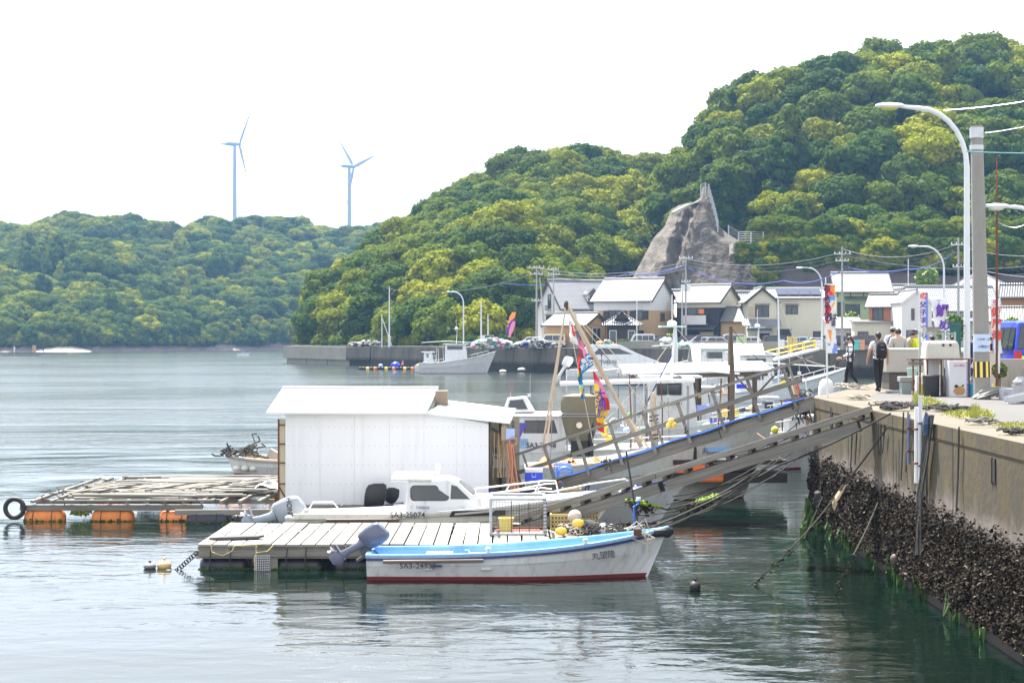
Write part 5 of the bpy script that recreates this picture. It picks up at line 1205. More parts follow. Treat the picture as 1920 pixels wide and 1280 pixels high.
# --- 6. long hull with orange tarpaulin right behind the handrail gangway
t, L = boat_at('long white open fishing boat lying directly behind the railed gangway', 985, 1455, 47.5, name='fishing_boat')
half, shz = hull_parts(t, L, 2.0, .95, 2.35, rake=.13, inner=cream_gel, body=mat('pale_green_white', (.50, .54, .51), .35, .05, dirt=.45), stripe=None, deck=.7, sheer_p=1.7, fore=.8, wl=.02)
text('丸', .22, (5.35, -half(.70)-.05, 1.48), dkgrey, t, name='name_lettering', rot=(pi/2-.15, 0, radians(6)))
q = MB(); q.grid(lambda u, v: (lerp(.4, 2.4, u), lerp(-.9, -.2, v), 1.0+.16*sin(u*17)*v+.10*noise.noise(Vector((u*6, v*4, 0)))+.1*v), 24, 6); q.build('orange_tarpaulin', mat('orange_tarp', (.80, .18, .03), .6, .3, 4), t)
q = MB(); q.box(3.6, 5.0, -.8, -.3, 1.2, 1.36); q.build('locker', white, t, bevel=.02); q = MB(); q.box(5.0, 6.1, -.86, -.3, 1.45, 1.58); q.build('blue_cover', skyblue, t)
q = MB(); q.tube([(5.2, -.9, 1.15), (6.3, -.95, 1.28)], .05, 7); q.build('pipe', frame_w, t)
q = MB(); q.cyl((5.05, -.9, 1.0), (5.05, -.9, 1.75), .05, n=6); q.build('post', black, t)

# --- mast tripod with flags standing in the middle of the boats
t = thing('bamboo_tripod', 'tall bamboo tripod mast hung with colourful festival flags over the boats', 'mast', (PX(1100, 47), 47, 1.0)); O = Vector(t.location)
ap = P(1062, 572, 47)
for i, (px, py, Y, r) in enumerate(((1203, 838, 46.4, .075), (1016, 845, 46.2, .035), (1024, 835, 48.0, .035))):
    q = MB(); q.tube([ap-O+Vector((0, 0, .1)), P(px, py, Y)-O], [r*.6, r], 7); q.build('bamboo_pole', bamboo, t)
q = MB(); q.tube([ap-O, P(1120, 690, 47.5)-O, P(1232, 865, 48.5)-O], .035, 6); q.build('bamboo_pole', bamboo, t)
q = MB(); q.sph(ap-O, .08, .08, .14); q.build('lashing', rope_dark, t)
for a, b_ in (((1066, 575), (1225, 780)), ((1070, 580), (1285, 800)), ((1064, 590), (1112, 830))):
    q = MB(); q.tube([P(*a, 47)-O, P(*b_, 46.5)-O], .012, 4); q.build('stay_line', rope_pale, t)
def flag(label, outline_fn, nu, nv, Y, mats, mf, texts=(), name='festival_flag'):
    c = P(*outline_fn(.5, 0), Y); t = thing(name, label, 'flag', c, group=None)
    q = MB()
    def fn(u, v):
        px, py = outline_fn(u, v); p = P(px, py, Y); p.y += .07*sin(u*6+v*5)+.04*sin(v*13); return p-c
    q.grid(fn, nu, nv, mf=mf); o = q.build('cloth', mats, t, True)
    for s, sz, px, py, m, r in texts:
        p = P(px, py, Y)-c; text(s, sz, (p.x, p.y-.14, p.z), m, t, rot=(pi/2, r, 0), ex=.004, bold=.006)
    return t
fw = mat('flag_white', (.66, .66, .66), .8, .03); fr_ = mat('flag_red', (.68, .05, .04), .8, .05); fp = mat('flag_pink', (.66, .22, .36), .8, .1); fb = mat('flag_blue', (.02, .24, .50), .8, .1); fy = mat('flag_yellow', (.80, .58, .03), .8, .1); fpu = mat('flag_purple', (.11, .04, .33), .8, .1); fbr = mat('flag_brown', (.22, .05, .05), .8, .1); fo = mat('flag_orange', (.78, .28, .05), .8, .1); fg = mat('flag_green', (.30, .50, .28), .8, .2)
def quadmap(a, b_, c, d): return lambda u, v: (lerp(lerp(a[0], b_[0], u), lerp(d[0], c[0], u), v), lerp(lerp(a[1], b_[1], u), lerp(d[1], c[1], u), v))
flag('white flag with red stroke hanging highest on the bamboo mast', quadmap((1068, 601), (1074, 603), (1085, 648), (1068, 640)), 10, 14, 46.7, [fw, fr_], lambda u, v: 1 if .12 < v < .62 and .45-.1 < u-(v-.3)*.35 < .80 else 0)
flag('narrow pink and brown flag streaming down to a red and yellow tail', lambda u, v: (lerp(lerp(1084, 1090, u), lerp(1083, 1092, u), v)+u*lerp(2, 22, min(1, v*2.2))*(1 if v < .45 else max(0, 1-(v-.45)*9)), lerp(632, 716, v)+u*12*(v < .45)), 12, 40, 46.7, [fp, fbr, fr_, fy, fb], lambda u, v: (0 if v < .22 else (1 if u < .45 else 0) if v < .40 else 1) if v < .45 else 2 if v < .74 else 3 if u < .6 and v < .88 else 4)
flag('teal blue flag with rows of white characters on the bamboo mast', quadmap((1088, 671), (1104, 661), (1113, 684), (1090, 702)), 10, 10, 46.6, [fb], None, (('魚津', .16, 1099, 674, fw, -.55), ('祝大漁', .15, 1101, 684, fw, -.55)))
flag('thin blue and cream tail of a flag hanging over the winch', lambda u, v: (lerp(1085, 1093, u)+v*4, lerp(714, 748, v)), 5, 14, 46.7, [fb, fg, fy], lambda u, v: 1 if .2 < v < .45 else 2 if .45 < v < .7 and u < .6 else 0)
flag('long yellow and pink festival flag with purple characters, lowest on the mast', lambda u, v: (lerp(1112, 1117, u)+v*6*0+(u*22*math.sin(min(1, v/.55)*pi/2) if v < .6 else u*lerp(22, 8, min(1, (v-.6)*5)))+v*8, lerp(694, 806, v)+u*6), 12, 34, 46.6, [fp, fy, fr_, fo], lambda u, v: (2 if v < .16 else 0) if v < .2 else 2 if v > .86 else 2 if (u > .55 and .42 < v < .62) else 0 if (u > .42 and v < .5) else 1,
     (('大', .34, 1124, 740, fpu, .1), ('漁', .34, 1126, 757, fpu, .1), ('旗', .30, 1127, 775, fpu, .1)))

# --- 7. fishing boat with wheelhouse and white ladder mast
def trawler(label, px0, px1, Y, B, h0, h1, wh, body=white, reg=None, mast=True, stripe=None, boom=True, flip=False, bow='', nm='fishing_boat', rm=white, rk=.12):
    t, L = boat_at(label, px0, px1, Y, name=nm, flip=flip)
    half, shz = hull_parts(t, L, B, h0, h1, rake=rk, body=body, stripe=stripe, deck=.8, wl=.05, rail=rm, sheer_p=2.0, inner=mat('grey_green_deck', (.36, .42, .40), .7, .1))
    x0, x1, zt = wh
    cb, f = cabin(t, [(x0, h0*.8), (x0+.05, zt-.1), (x1-.25, zt-.1), (x1, h0*.8)], B*.55, white, .9, 'wheelhouse')
    side_window(cb, roundwin(x0+.35, x1-.7, zt-.75, zt-.3, .05), f, glass, grey)
    q = MB(); q.add([(x1-.245, -B*.22, zt-.18), (x1-.245, B*.22, zt-.18), (x1-.10, B*.24, zt-.75), (x1-.10, -B*.24, zt-.75)], [(0, 1, 2, 3)]); q.xf(Matrix.Translation((.02, 0, 0))); q.build('windscreen', glass, t)
    q = MB(); q.box(x0-.3, x1+.1, -B*.33, B*.33, zt-.10, zt); q.build('roof', rm, t, bevel=.03)
    if mast:
        mx = (x0+x1)/2
        for y in (-.3, .3):
            q = MB(); q.cyl((mx, y, zt), (mx+.1, y*.5, zt+1.9), .045, .03, 6); m_ = q.build('mast_leg', frame_w, t)
        for k in range(5): q = MB(); q.cyl((mx+.02*k, -.3+.03*k, zt+.3+k*.35), (mx+.02*k, .3-.03*k, zt+.3+k*.35), .02, n=5); q.build('rung', frame_w, m_)
        q = MB(); q.box(mx-.5, mx+.5, -.5, .5, zt+1.9, zt+1.96); q.build('radar_platform', mat('mint_paint', (.45, .62, .58), .5), t)
        q = MB(); q.lathe([(.18, 0), (.2, .12), (.12, .2), (.02, .22)], (mx, 0, zt+1.96), 12); q.build('radar_dome', white, t, True)
        q = MB(); q.cyl((mx, 0, zt+2.1), (mx, 0, zt+3.2), .02, n=5); q.build('aerial', frame_w, t)
    if boom:
        q = MB(); q.tube([(.3, 0, zt+.15), (x0+.2, 0, zt+.35), (L*.85, 0, zt+.05)], .03, 6); q.build('boom', frame_w, t)
    for k in range(5):
        s = .62+k*.07; p = (s*L, -half(s)+.05, shz(s)); q = MB(); q.cyl(p, (p[0], p[1], p[2]+.42), .018, n=5); q.build('stanchion', frame_w, t)
    q = MB(); q.tube([(s*L, -half(s)+.05, shz(s)+.42) for s in (.60, .68, .76, .84, .9)], .018, 5); q.build('bow_rail', frame_w, t)
    q = MB(); q.box(.4, 1.1, -.5, .5, h0*.8, h0*.8+.45); q.build('engine_box', grey, t, bevel=.03)
    R = random.Random(int(px0)); 
    q = MB(); q.sph((x0-.8, -B*.25, h0+.05), .2, .2, .2); q.build('float', R.choice([yellow, orange, paleblue]), t, True)
    q = MB(); q.box(x1+.5, x1+1.2, -.5, .1, shz(.6)*.9, shz(.6)*.9+.35); q.build('crate', R.choice([paleblue, yellow, blue]), t)
    q = MB()
    for k in range(10): q.tube([(x1+1.2+R.gauss(0, .4), R.gauss(-.1, .3), shz(.7)+R.random()*.2) for _ in range(4)], .025, 4)
    tag(q.build('rope_heap', rope_dark, t), kind='stuff')
    for k in range(4):
        x = R.uniform(.3, L*.85); hgt = R.uniform(1.0, 2.6); q = MB(); q.tube([(x, R.uniform(-.4, .4), h0*.8), (x+R.gauss(0, .15), 0, h0*.8+hgt)], R.uniform(.015, .035), 5); q.build(R.choice(['aerial', 'pole', 'rod']), R.choice([frame_w, grey, bamboo, rust]), t)
    if L > 7:
        xa = R.uniform(.3, 1.0); q = MB()
        for x in (xa, xa+1.3):
            for y in (-B*.36, B*.36): q.tube([(x, y, h0), (x, y, h0+1.1)], .025, 5)
        q.build('hoop_frame', frame_w, t) if 0 else None
        for y in (-B*.36, B*.36): q = MB(); q.tube([(xa, y, h0), (xa, y, h0+1.05), (xa+1.3, y, h0+1.05), (xa+1.3, y, h0)], .025, 5); q.build('hoop', frame_w, t)
        for k in range(3): q = MB(); q.cyl((x1+.3+k*.5, -B*.40, shz(.6)-.35), (x1+.3+k*.5, -B*.40+.3, shz(.6)-.35), .16, n=10); q.build('side_fender', R.choice([black, orange, frame_w]), t, True) if k == R.randrange(3) else None
        q = MB(); q.box(x0-1.6, x0-.9, -.5, .4, h0*.8, h0*.8+.5); q.build('hauler', R.choice([grey, steel, rust]), t, bevel=.04); q = MB(); q.cyl((x0-1.3, -.6, h0+.35), (x0-1.3, -.2, h0+.35), .22, n=12); q.build('hauler_drum', grey, t, True)
    if reg: text(reg, .2, (lerp(x0, x1, .45), -B*.275-.03, zt-1.1), dkgrey, t, name='registration_lettering')
    if bow: text(bow, .3, (L*.80, -half(.80)*.97-.05, shz(.8)*.66), dkgrey, t, rot=(pi/2-.15, 0, radians(8)), name='name_lettering', sx=1.2)
    return t, L, half, shz
g8 = 'moored fishing boats in the harbour'
trawler('white fishing boat with wheelhouse and tall ladder mast, centre of the harbour', 1085, 1440, 62, 2.6, 1.1, 1.9, (2.7, 4.7, 3.35), reg='SA3-24281', body=mat('white_a', (.60, .62, .61), .35, .06, dirt=.4))
trawler('white boat behind the brown canopy posts with blue boxes on deck', 1235, 1560, 72, 2.6, 1.0, 1.9, (1.0, 2.4, 2.6), mast=False, boom=False, reg=None)
t, L, half, shz = trawler('white boat low under the canopy, registration on its stern quarter', 1290, 1530, 58, 2.2, 1.15, 1.6, (3.6, 4.6, 2.0), mast=False, boom=False)
text('SA3-25057', .26, (3.3, -half(.5)-.045, .85), dkgrey, t, name='registration_lettering', rot=(pi/2, 0, 0))
trawler('long white fishing boat with sharp raised bow reaching right, behind the plaid shirted woman', 1290, 1592, 96, 2.9, 1.35, 3.0, (3.0, 5.2, 3.0), mast=False, bow='幡 丸', stripe=mat('grey_strake', (.3, .33, .35), .5), body=mat('white_b', (.56, .62, .64), .35, .06, dirt=.3))
trawler('white fishing boat with pale mint wheelhouse roof behind the ladder mast', 1215, 1400, 118, 2.8, 1.3, 2.2, (4.0, 6.2, 4.0), mast=False, rm=mat('mint_rail', (.45, .62, .58), .5))
trawler('white working boat with blue trimmed sloping wheelhouse near the yellow stair', 1352, 1475, 112, 2.8, 1.4, 2.2, (1.4, 3.8, 3.6), boom=True, stripe=skyblue, body=mat('white_c', (.60, .63, .66), .35, .05))
trawler('small white boat lying under the small bow of the harbour side right of the railings', 1400, 1570, 86, 2.0, .9, 1.5, (1.0, 1.6, 1.6), mast=False, boom=False)
trawler('white trawler with red bottom moored against the breakwater', 786, 930, 206, 3.0, 1.3, 2.9, (3.4, 6.4, 3.9), stripe=grey, bow='', body=mat('white_d', (.50, .51, .51), .5, .12, 2, dirt=.6))
trawler('second small white boat close behind the trawler at the breakwater', 778, 838, 212, 2.2, .9, 1.6, (1.2, 2.6, 2.8), boom=False, mast=False, stripe=None)
# motor yacht
t, L = boat_at('sleek white motor yacht with dark window band, middle of the harbour', 1062, 1400, 158, name='motor_yacht')
half, shz = hull_parts(t, L, 3.6, 1.5, 2.6, rake=.16, stripe=None, deck=.9, wl=.12, flare=.75, bottom=navy)
cb, f = cabin(t, [(1.2, 1.2), (1.6, 3.6), (2.6, 4.05), (5.4, 4.0), (7.0, 3.2), (9.6, 2.2), (9.6, 1.4)], 3.0, white, .8)
side_window(cb, [(2.5, 3.05), (3.3, 3.72), (5.2, 3.66), (6.6, 3.1)], f, glass)
text('SYVERN', .55, (4.0, -1.50, 2.3), dkgrey, t, name='name_lettering', bold=.005)
for k in range(3): q = MB(); q.prism([(8.6+k*.45, -1.42, 2.05), (8.8+k*.45, -1.42, 2.05), (8.95+k*.45, -1.40, 2.3), (8.75+k*.45, -1.40, 2.3)], (0, -.06, 0)); q.build('vent', dkgrey, t)
outboard(t, .1, 0, 1.5, 1.6, 30, white, frame_w)
rail(t, [(11, -1.2, 2.2), (14, -.8, 2.9), (17, -.2, 3.3)], .03)
# floating white boathouse
t = thing('boathouse', 'low white floating boathouse with a bright gable roof behind the moored boats', 'boathouse', (PX(1368, 128), 128, .2))
q = MB(); q.box(-2.7, 2.7, 0, 4, .6, 2.4); q.build('wall', white, t); q = MB(); q.box(-3, 3, -.2, 4.2, .3, .6); q.build('float_deck', grey, t)
for s in (0, 1):
    q = MB(); y0 = -.3 if s == 0 else 4.3; q.prism([(-3.0, y0, 2.35), (-3.0, 2, 4.0), (-3.0, 2, 4.1), (-3.0, y0, 2.45)], (6, 0, 0)); q.build('roof', white, t)
for s in (-2.7, 2.62): q = MB(); q.prism([(s, 0, 2.4), (s, 4, 2.4), (s, 2, 3.95)], (.08, 0, 0)); q.build('gable', timber, t)
# canopy on posts
t = thing('pier_canopy', 'flat pale canopy on brown posts over a floating landing stage', 'canopy', (PX(1302, 66), 66, .3)); O = Vector(t.location)
q = MB(); a = P(1165, 697, 66)-O; b_ = P(1440, 690, 66)-O; q.prism([a+Vector((0, -1.2, -.10)), b_+Vector((0, -1.2, -.10)), b_+Vector((0, 1.6, .22)), a+Vector((0, 1.6, .22))], (0, 0, .07)); q.build('roof_sheet', white, t)
q = MB(); q.beam(a+Vector((.3, -1.1, -.16)), b_+Vector((-.2, -1.1, -.20)), .08, .2); q.build('edge_beam', wood_dark, t)
q = MB(); q.beam(a+Vector((.3, 1.3, 0)), b_+Vector((-.2, 1.3, 0)), .08, .18); q.build('edge_beam', wood_dark, t)
for px, y in ((1300, -1.0), (1317, 1.2), (1408, -1.0), (1423, 1.2), (1372, .5)):
    q = MB(); x = PX(px, 66)-O.x; q.box(x-.09, x+.09, y-.09, y+.09, 0, a.z-.1+(1.6 if px == 1372 else 0)); q.build('post', wood_dark, t)
for s in (-1, 1):
    x = PX(1408, 66)-O.x; q = MB(); q.beam((x, -1, a.z-1), (x+s*.8, -1, a.z-.15), .07, .07); q.build('brace', wood_dark, t)
q = MB(); q.box(PX(1190, 66)-O.x, PX(1450, 66)-O.x, -1.4, 1.8, 0, .15); q.build('stage', woodx, t)
# white awning slab left of it, with light posts
t = thing('long_awning', 'thin white awning boom running left from the ladder mast boat', 'awning', (PX(1140, 60), 60, 1.0)); O = Vector(t.location)
q = MB(); a = P(1050, 723, 60)-O; b_ = P(1300, 716, 60)-O; q.prism([a+Vector((0, -.2, 0)), b_+Vector((0, -.5, 0)), b_+Vector((0, .5, .08)), a+Vector((0, .2, .04))], (0, 0, .12)); q.build('sheet', white, t)
for px in (1094, 1108, 1190, 1212, 1290): q = MB(); x = PX(px, 60)-O.x; q.cyl((x, 0, -.3), (x, 0, a.z), .05 if px > 1150 else .025, n=6); q.build('post', grey if px > 1150 else dkgrey, t)
# free standing mooring poles and masts between the boats
for px, pt_, pb_, Y, r, m, lb in ((1372, 612, 800, 60, .11, wood_dark, 'thick dark wooden mooring post rising through the canopy'), (1226, 735, 880, 50, .13, bamboo, 'rough leaning timber post bound with black cords'), (1182, 700, 850, 54, .03, rust, 'thin brown rod between bamboo mast and timber post'), (1460, 560, 720, 100, .07, palemetal, 'thin white mast behind the upper end of the gangway'), (1268, 610, 700, 100, .10, palemetal, 'tall white mast over the ladder mast boat'), (1241, 715, 820, 56, .025, rust, 'slim rusty rod in front of the wheelhouse window'), (1212, 740, 820, 56, .025, rust, 'slim rusty rod left of the wheelhouse')):
    t = thing('mooring_post', lb, 'post', (PX(px, Y), Y, PZ(pb_, Y))); h = PZ(pt_, Y)-PZ(pb_, Y)
    q = MB(); q.tube([(0, 0, -1.5 if PZ(pb_, Y) > 1 else -2), (.02, 0, h*.5), (-.04, 0, h)], [r, r*.9, r*.6], 8); q.build('shaft', m, t)
    if px == 1226:
        for z in (.3, .9, 1.5): q = MB(); q.tube([Vector((.15*cos(a), .15*sin(a), z+.02*a)) for a in [k*pi/4 for k in range(17)]], .02, 4); q.build('binding', rope_dark, t)
for a, b_, lb in (((1259, 665), (1205, 770), 'dark stay slanting down left from the ladder mast platform'), ((1262, 668), (1238, 712), 'white stay under the ladder mast platform')):
    q = MB(); q.tube([P(*a, 61), P(*b_, 60)], .03, 5); tag(q.build('mast_stay', navy if 'dark' in lb else frame_w), lb, 'stay')
# yellow railed boarding ramp at the far wall
t = thing('boarding_ramp', 'sloping aluminium ramp with yellow handrails up to the far harbour wall', 'gangway', P(1430, 680, 150)); O = Vector(t.location)
lo = P(1432, 679, 150); hi = P(1528, 655, 172)
q = MB(); q.beam(lo-O, hi-O, 1.0, .18); q.build('deck', palemetal, t)
for s in (-.5, .5):
    o = Vector((0, s, 0)); 
    for h in (.5, 1.0): q = MB(); q.tube([lo-O+o+Vector((0, 0, h)), hi-O+o+Vector((0, 0, h))], .05, 5); q.build('handrail', yellow, t)
    for k in range(5): p = lo.lerp(hi, k/4)-O+o; q = MB(); q.cyl(p, p+Vector((0, 0, 1.0)), .05, n=5); q.build('stanchion', yellow, t)
# mooring raft with floats by the breakwater, far rafts and boat, buoys
t = thing('float_raft', 'dark fish raft with yellow and orange floats and blue tarpaulin by the breakwater', 'raft', (PX(732, 228), 228, 0))
q = MB(); q.box(-4.4, 4.4, -1, 1, .25, .4); q.build('frame', timber, t)
for k in range(17): q = MB(); q.sph((-4.3+k*.54, -1.0, .18), .3, .25, .28, 8, 6); q.build('float', [black, black, yellow, orange, black][(k*3+1) % 5], t, True)
q = MB(); q.sph((.8, 0, .7), .7, .5, .5, 8, 6, jit=.2); q.build('tarpaulin', blue, t); q = MB(); q.sph((-1.4, 0, .6), .35, .4, .25, 8, 6); q.build('box', paleblue, t); q = MB(); q.add([(1.5, 0, .6), (2.0, 0, .8), (1.8, 0, 1.5)], [(0, 1, 2)]); q.build('pennant', fp, t)
t = thing('far_raft', 'distant flat oyster raft with tiny figures off the sandy beach', 'raft', (PX(85, 430), 430, 0)); q = MB(); q.box(-10, 6, -1, 1, .1, .35); q.build('deck', timber, t); q = MB(); q.box(-3.5, -2.6, -.3, .3, .35, 2.4); q.build('hut', mat('tan_hut', (.45, .28, .15), .8), t)
t = thing('far_raft', 'second distant raft at the left edge nearer than the one with figures', 'raft', (PX(30, 390), 390, 0)); q = MB(); q.box(-3, 6, -1, 1, .05, .25); q.build('deck', timber, t)
t = thing('far_boat', 'tiny distant white boat off the point of the far shore', 'boat', (PX(455, 390), 390, 0)); q = MB(); q.prism([(-1.4, 0, 0), (1.4, 0, 0), (1.8, 0, .7), (-1.4, 0, .5)], (0, .9, 0)); q.build('hull', white, t); q = MB(); q.box(-.5, .3, .2, .7, .5, 1.1); q.build('cabin', grey, t)
R = random.Random(12)
for i, (x, lb) in enumerate(((-8.5, 'tiny person in pale clothes standing on the distant raft, left'), (-.6, 'tiny person in dark clothes at the right end of the distant raft'))):
    b0 = Vector((PX(85, 430)+x, 430, .35)); t = thing('person', lb, 'person', b0); q = MB(); q.loft([[Vector((w_*cos(a), .7*w_*sin(a), z)) for a in [2*pi*k/8 for k in range(8)]] for z, w_ in ((0, .12), (.8, .2), (1.4, .24), (1.48, .08), (1.55, .1), (1.7, .1), (1.75, .03))]); q.build('body', fw if i == 0 else navy, t, True)
def buoy(label, px, py, r, m, sq=1.0, z=.35, name='mooring_buoy'):
    Y = EYE*F/(py-HY); q = MB(); q.sph((0, 0, r*z), r, r, r*sq, 16, 10); q.tube([(0, 0, r*z+r*sq-.02), (0, 0, r*z+r*sq+.05)], .03, 6)
    o = q.build(name, m, None, True, loc=(PX(px, Y), Y, 0)); return tag(o, label, 'buoy')
buoy('small black buoy floating alone right of the open skiff', 1303, 1106, .115, black, 1.0, .6); buoy('ochre ball buoy floating left of the plank dock', 308, 1064, .155, mat('ochre_buoy', (.55, .40, .18), .5, .2, 3), .7); buoy('grey ball buoy floating just left of the ochre one', 281, 1065, .135, mat('grey_buoy', (.16, .16, .17), .6, .3, 3), .55)
buoy('pale drum buoy by the harbour wall left of the motor yacht', 982, 697, .9, grey, .35); buoy('small whitish buoy off the trawler bow', 943, 698, .5, cream_gel, .4)
# ------------------------------------------------------------------ plank dock in front
def plank_mesh(lx, ly, lz, jit=0, m=None):
    q = MB(); q.box(-lx/2, lx/2, 0, ly, -lz, 0); return q.mesh('plank', m or wood_bright)
def float_mesh(L, r, n=14):
    q = MB(); rings = []
    for x, k in ((0, .55), (.06, .9), (.12, 1), (L*.3, 1), (L*.3+.02, .97), (L*.36, .97), (L*.36+.02, 1), (L*.66, 1), (L*.66+.02, .97), (L*.7, 1), (L-.12, 1), (L-.06, .9), (L, .55)):
        rings.append([(x, r*k*cos(a), r*k*sin(a)) for a in [2*pi*i/n for i in range(n)]])
    q.loft(rings); return q
t = thing('plank_dock', 'floating plank dock with pale boards on black barrel floats, nearest the camera', 'dock', (PX(370, 32.9), 32.9, 0)); O = Vector(t.location)
X1 = PX(1178, 32.9)-O.x; DZ = .53; R = random.Random(1)
bm_ = plank_mesh(.275, 3.72, .045)
for i in range(int(X1/.31)):
    part('plank', bm_, t, (.16+i*.31, -.03+R.uniform(-.02, .03), DZ+R.uniform(-.008, .01)), (R.uniform(-.003, .003), 0, R.uniform(-.006, .006)))
for y in (.02, 1.8, 3.55):
    for x0, x1 in ((0, X1*.32), (X1*.32+.02, X1*.7), (X1*.7+.02, X1)):
        q = MB(); q.box(x0, x1, y, y+.09, DZ-.125, DZ-.05); q.build('bearer', woodx, t)
for x0, x1, z in ((0, X1*.45, .335), (X1*.45+.03, X1, .33)):
    q = MB(); q.box(x0-.03, x1, -.05, .015, z-.06, z+.07); q.build('fascia_board', woodx, t)
q = MB(); q.box(.0, X1, -.09, -.055, .30, .44); q.box(.0, X1, -.09, -.055, .30, .31)
q = MB(); q.box(-.02, X1*.99, -.03, .08, .235, .262); q.build('lower_beam', wood_wet if 'wood_wet' in globals() else woodx, t)
for y in (.1, 1.8, 3.3): q = MB(); q.box(0, X1, y, y+.14, .265, .40); q.build('float_beam', woodx, t)
fm_ = float_mesh(1.0, .225).mesh('float', mat('black_float', (.022, .020, .030), .45, .3, 3), True)
for x in (.02, 1.62, 2.85, 4.4, 5.9, 7.4):
    for y in (.27, 3.2): part('float', fm_, t, (x, y, .03), (0, 0, 0))
for x in (.3, .72, 1.9, 2.3, 3.1, 3.6, 4.8, 6.2):
    q = MB(); q.tube([(x, -.06, DZ-.05), (x-.02, -.1, .2), (x, .0, -.05)], .012, 5); q.build('lashing', rope_dark, t)
for x in (1.55, 4.1, 5.6, 7.1):
    q = MB(); q.box(x, x+.14, -.02, .1, .0, .3); q.build('post', woodx, t)
q = MB(); rr = [(.3, -.07, DZ), (.32, -.1, .38), (.55, -.1, .30), (.75, -.1, .40), (.8, -.09, DZ-.02), (1.4, -.05, DZ+.01)]; q.tube(rr, .012, 5); q.tube([(1.25, -.09, DZ), (1.25, -.12, .1), (1.25, -.1, -.3)], .010, 5); q.tube([(1.25, -.09, .36), (1.5, -.1, .40), (1.62, -.06, DZ)], .012, 5); tag(q.build('rope_loop', mat('yellow_rope', (.50, .42, .18), .8), t), kind='stuff')
q = MB(); q.tube([(.95, 2.0, DZ+.02), (1.3, 2.05, DZ+.03), (1.6, 1.6, DZ+.03), (2.2, 2.2, DZ+.03), (2.6, 2.1, DZ+.03)], .012, 5); q.tube([(4.2, 2.9, DZ+.03), (4.5, 2.8, DZ+.04), (4.8, 3.2, DZ+.04)], .018, 5); tag(q.build('loose_rope', rope_pale, t), kind='stuff')
tag(thing('a', 'a', 'a')); bpy.data.objects.remove(bpy.data.objects['a'])
q = MB(); q.prism([(-.1, .0, 0), (.9, .25, 0), (1.0, .5, 0), (.3, .6, 0)], (0, 0, .05)); tag(q.build('rubber_mat', dkgrey, None, loc=(O.x+.25, O.y+.5, DZ+.02)), 'dark flattened rubber mat on the left end of the plank dock', 'mat')
# net hanging under the gap
q = MB()
for i in range(9): q.tube([(i*.04, 0, 0), (i*.04+.01, 0, -.34)], .005, 4)
for i in range(8): q.tube([(0, 0, -i*.05), (.33, 0, -i*.05+.01)], .005, 4)
tag(q.build('hanging_net', frame_w, None, loc=(O.x+1.22, O.y-.12, .30)), 'white net bag hanging under the front edge of the plank dock', 'net', kind=None)
# mooring chain at the corner
q = MB()
for i in range(11):
    c = Vector((-.02-.05*i, -.05, .34-.045*i)); q.tube([c+Vector((.045*cos(a), .02*sin(a)*(i % 2), .045*sin(a))) for a in [k*pi/4 for k in range(9)]], .012, 5, cap=False)
q.sph((-.62, -.05, -.08), .12, .08, .10, 8, 6, jit=.2)
tag(q.build('mooring_chain', black, None, loc=(O.x, O.y, 0)), 'rusty dark mooring chain at the left corner of the plank dock', 'chain')
q = MB(); R = random.Random(44)
for k in range(1500):
    x = R.uniform(-.1, X1); q.sph((x, -.0+R.gauss(0, .03), R.gauss(.0, .018)), R.uniform(.008, .022), nu=4, nv=3) if (R.random() < .9 and (x % 1.5) < 1.1) else None
tag(q.build('float_weed', weed), 'rim of green weed along the waterline of the black floats', 'seaweed', kind='stuff').location = (O.x, O.y, 0)

# ------------------------------------------------------------------ shed on its own pontoon
SY = 41.2; t = thing('boat_shed', 'white panelled shed with pale roof standing on a timber pontoon', 'shed', (PX(726, SY), SY, .46)); O = Vector(t.location); k = SY/F
def sx(px): return PX(px, SY)-O.x
def sz(py): return PZ(py, SY)-O.z
shed_w = mat('shed_panel', (.66, .665, .69), .5, .03, 1.2, dirt=.14, stretch=(1, 1, .3))
xs = [sx(535), sx(600), sx(665), sx(730), sx(795), sx(856), sx(916)]
zt = lambda x: sz(772) if x <= sx(797) else lerp(sz(772), sz(795), (x-sx(797))/(sx(918)-sx(797)))
for a, b_ in zip(xs, xs[1:]):
    q = MB(); q.prism([(a+.0016, 0, 0), (b_-.0016, 0, 0), (b_-.0016, 0, zt(b_)), (a+.0016, 0, zt(a))], (0, .06, 0)); pn = q.build('wall_panel', shed_w, t)
    q = MB()
    for z in (.03, .55, 1.05, 1.55, 2.05, 2.4):
        n_ = 6
        for i in range(n_): x = a+(i+.5)*(b_-a)/n_; q.add([(x-.009, -.006, z-.009), (x+.009, -.006, z-.009), (x+.009, -.006, z+.009), (x-.009, -.006, z+.009)], [(0, 1, 2, 3)])
    tag(q.build('screws', grey, pn), kind='stuff')
q = MB(); q.box(xs[0], sx(797), 3.4, 3.46, 0, 2.3); q.box(xs[0], xs[0]+.05, .06, 3.4, 0, 2.3); q.build('rear_wall', shed_w, t)
q = MB(); q.box(xs[0]-.19, xs[0]-.008, .1, .14, .1, sz(786)); q.build('side_sheet', mat('cream_sheet', (.50, .44, .30), .6), t)
q = MB(); q.beam((xs[0]-.19, .08, 0.1), (xs[0]-.19, .08, sz(786)), .04, .04)
q.build('frame_post', rust, t)
for z in (.55, 1.1, 1.6, 2.1): q = MB(); q.beam((xs[0]-.2, .07, z), (xs[0]-.01, .07, z), .03, .03); q.build('frame_rail', rust, t)
q = MB(); q.beam((xs[0]-.19, .07, .5), (xs[0]-.02, .07, .2), .025, .03); q.build('frame_brace', rust, t)
roof_m = mat('pale_roof_sheet', (.66, .67, .68), .5, .03, 1)
ridge = P(675, 727, SY+1.9)-O
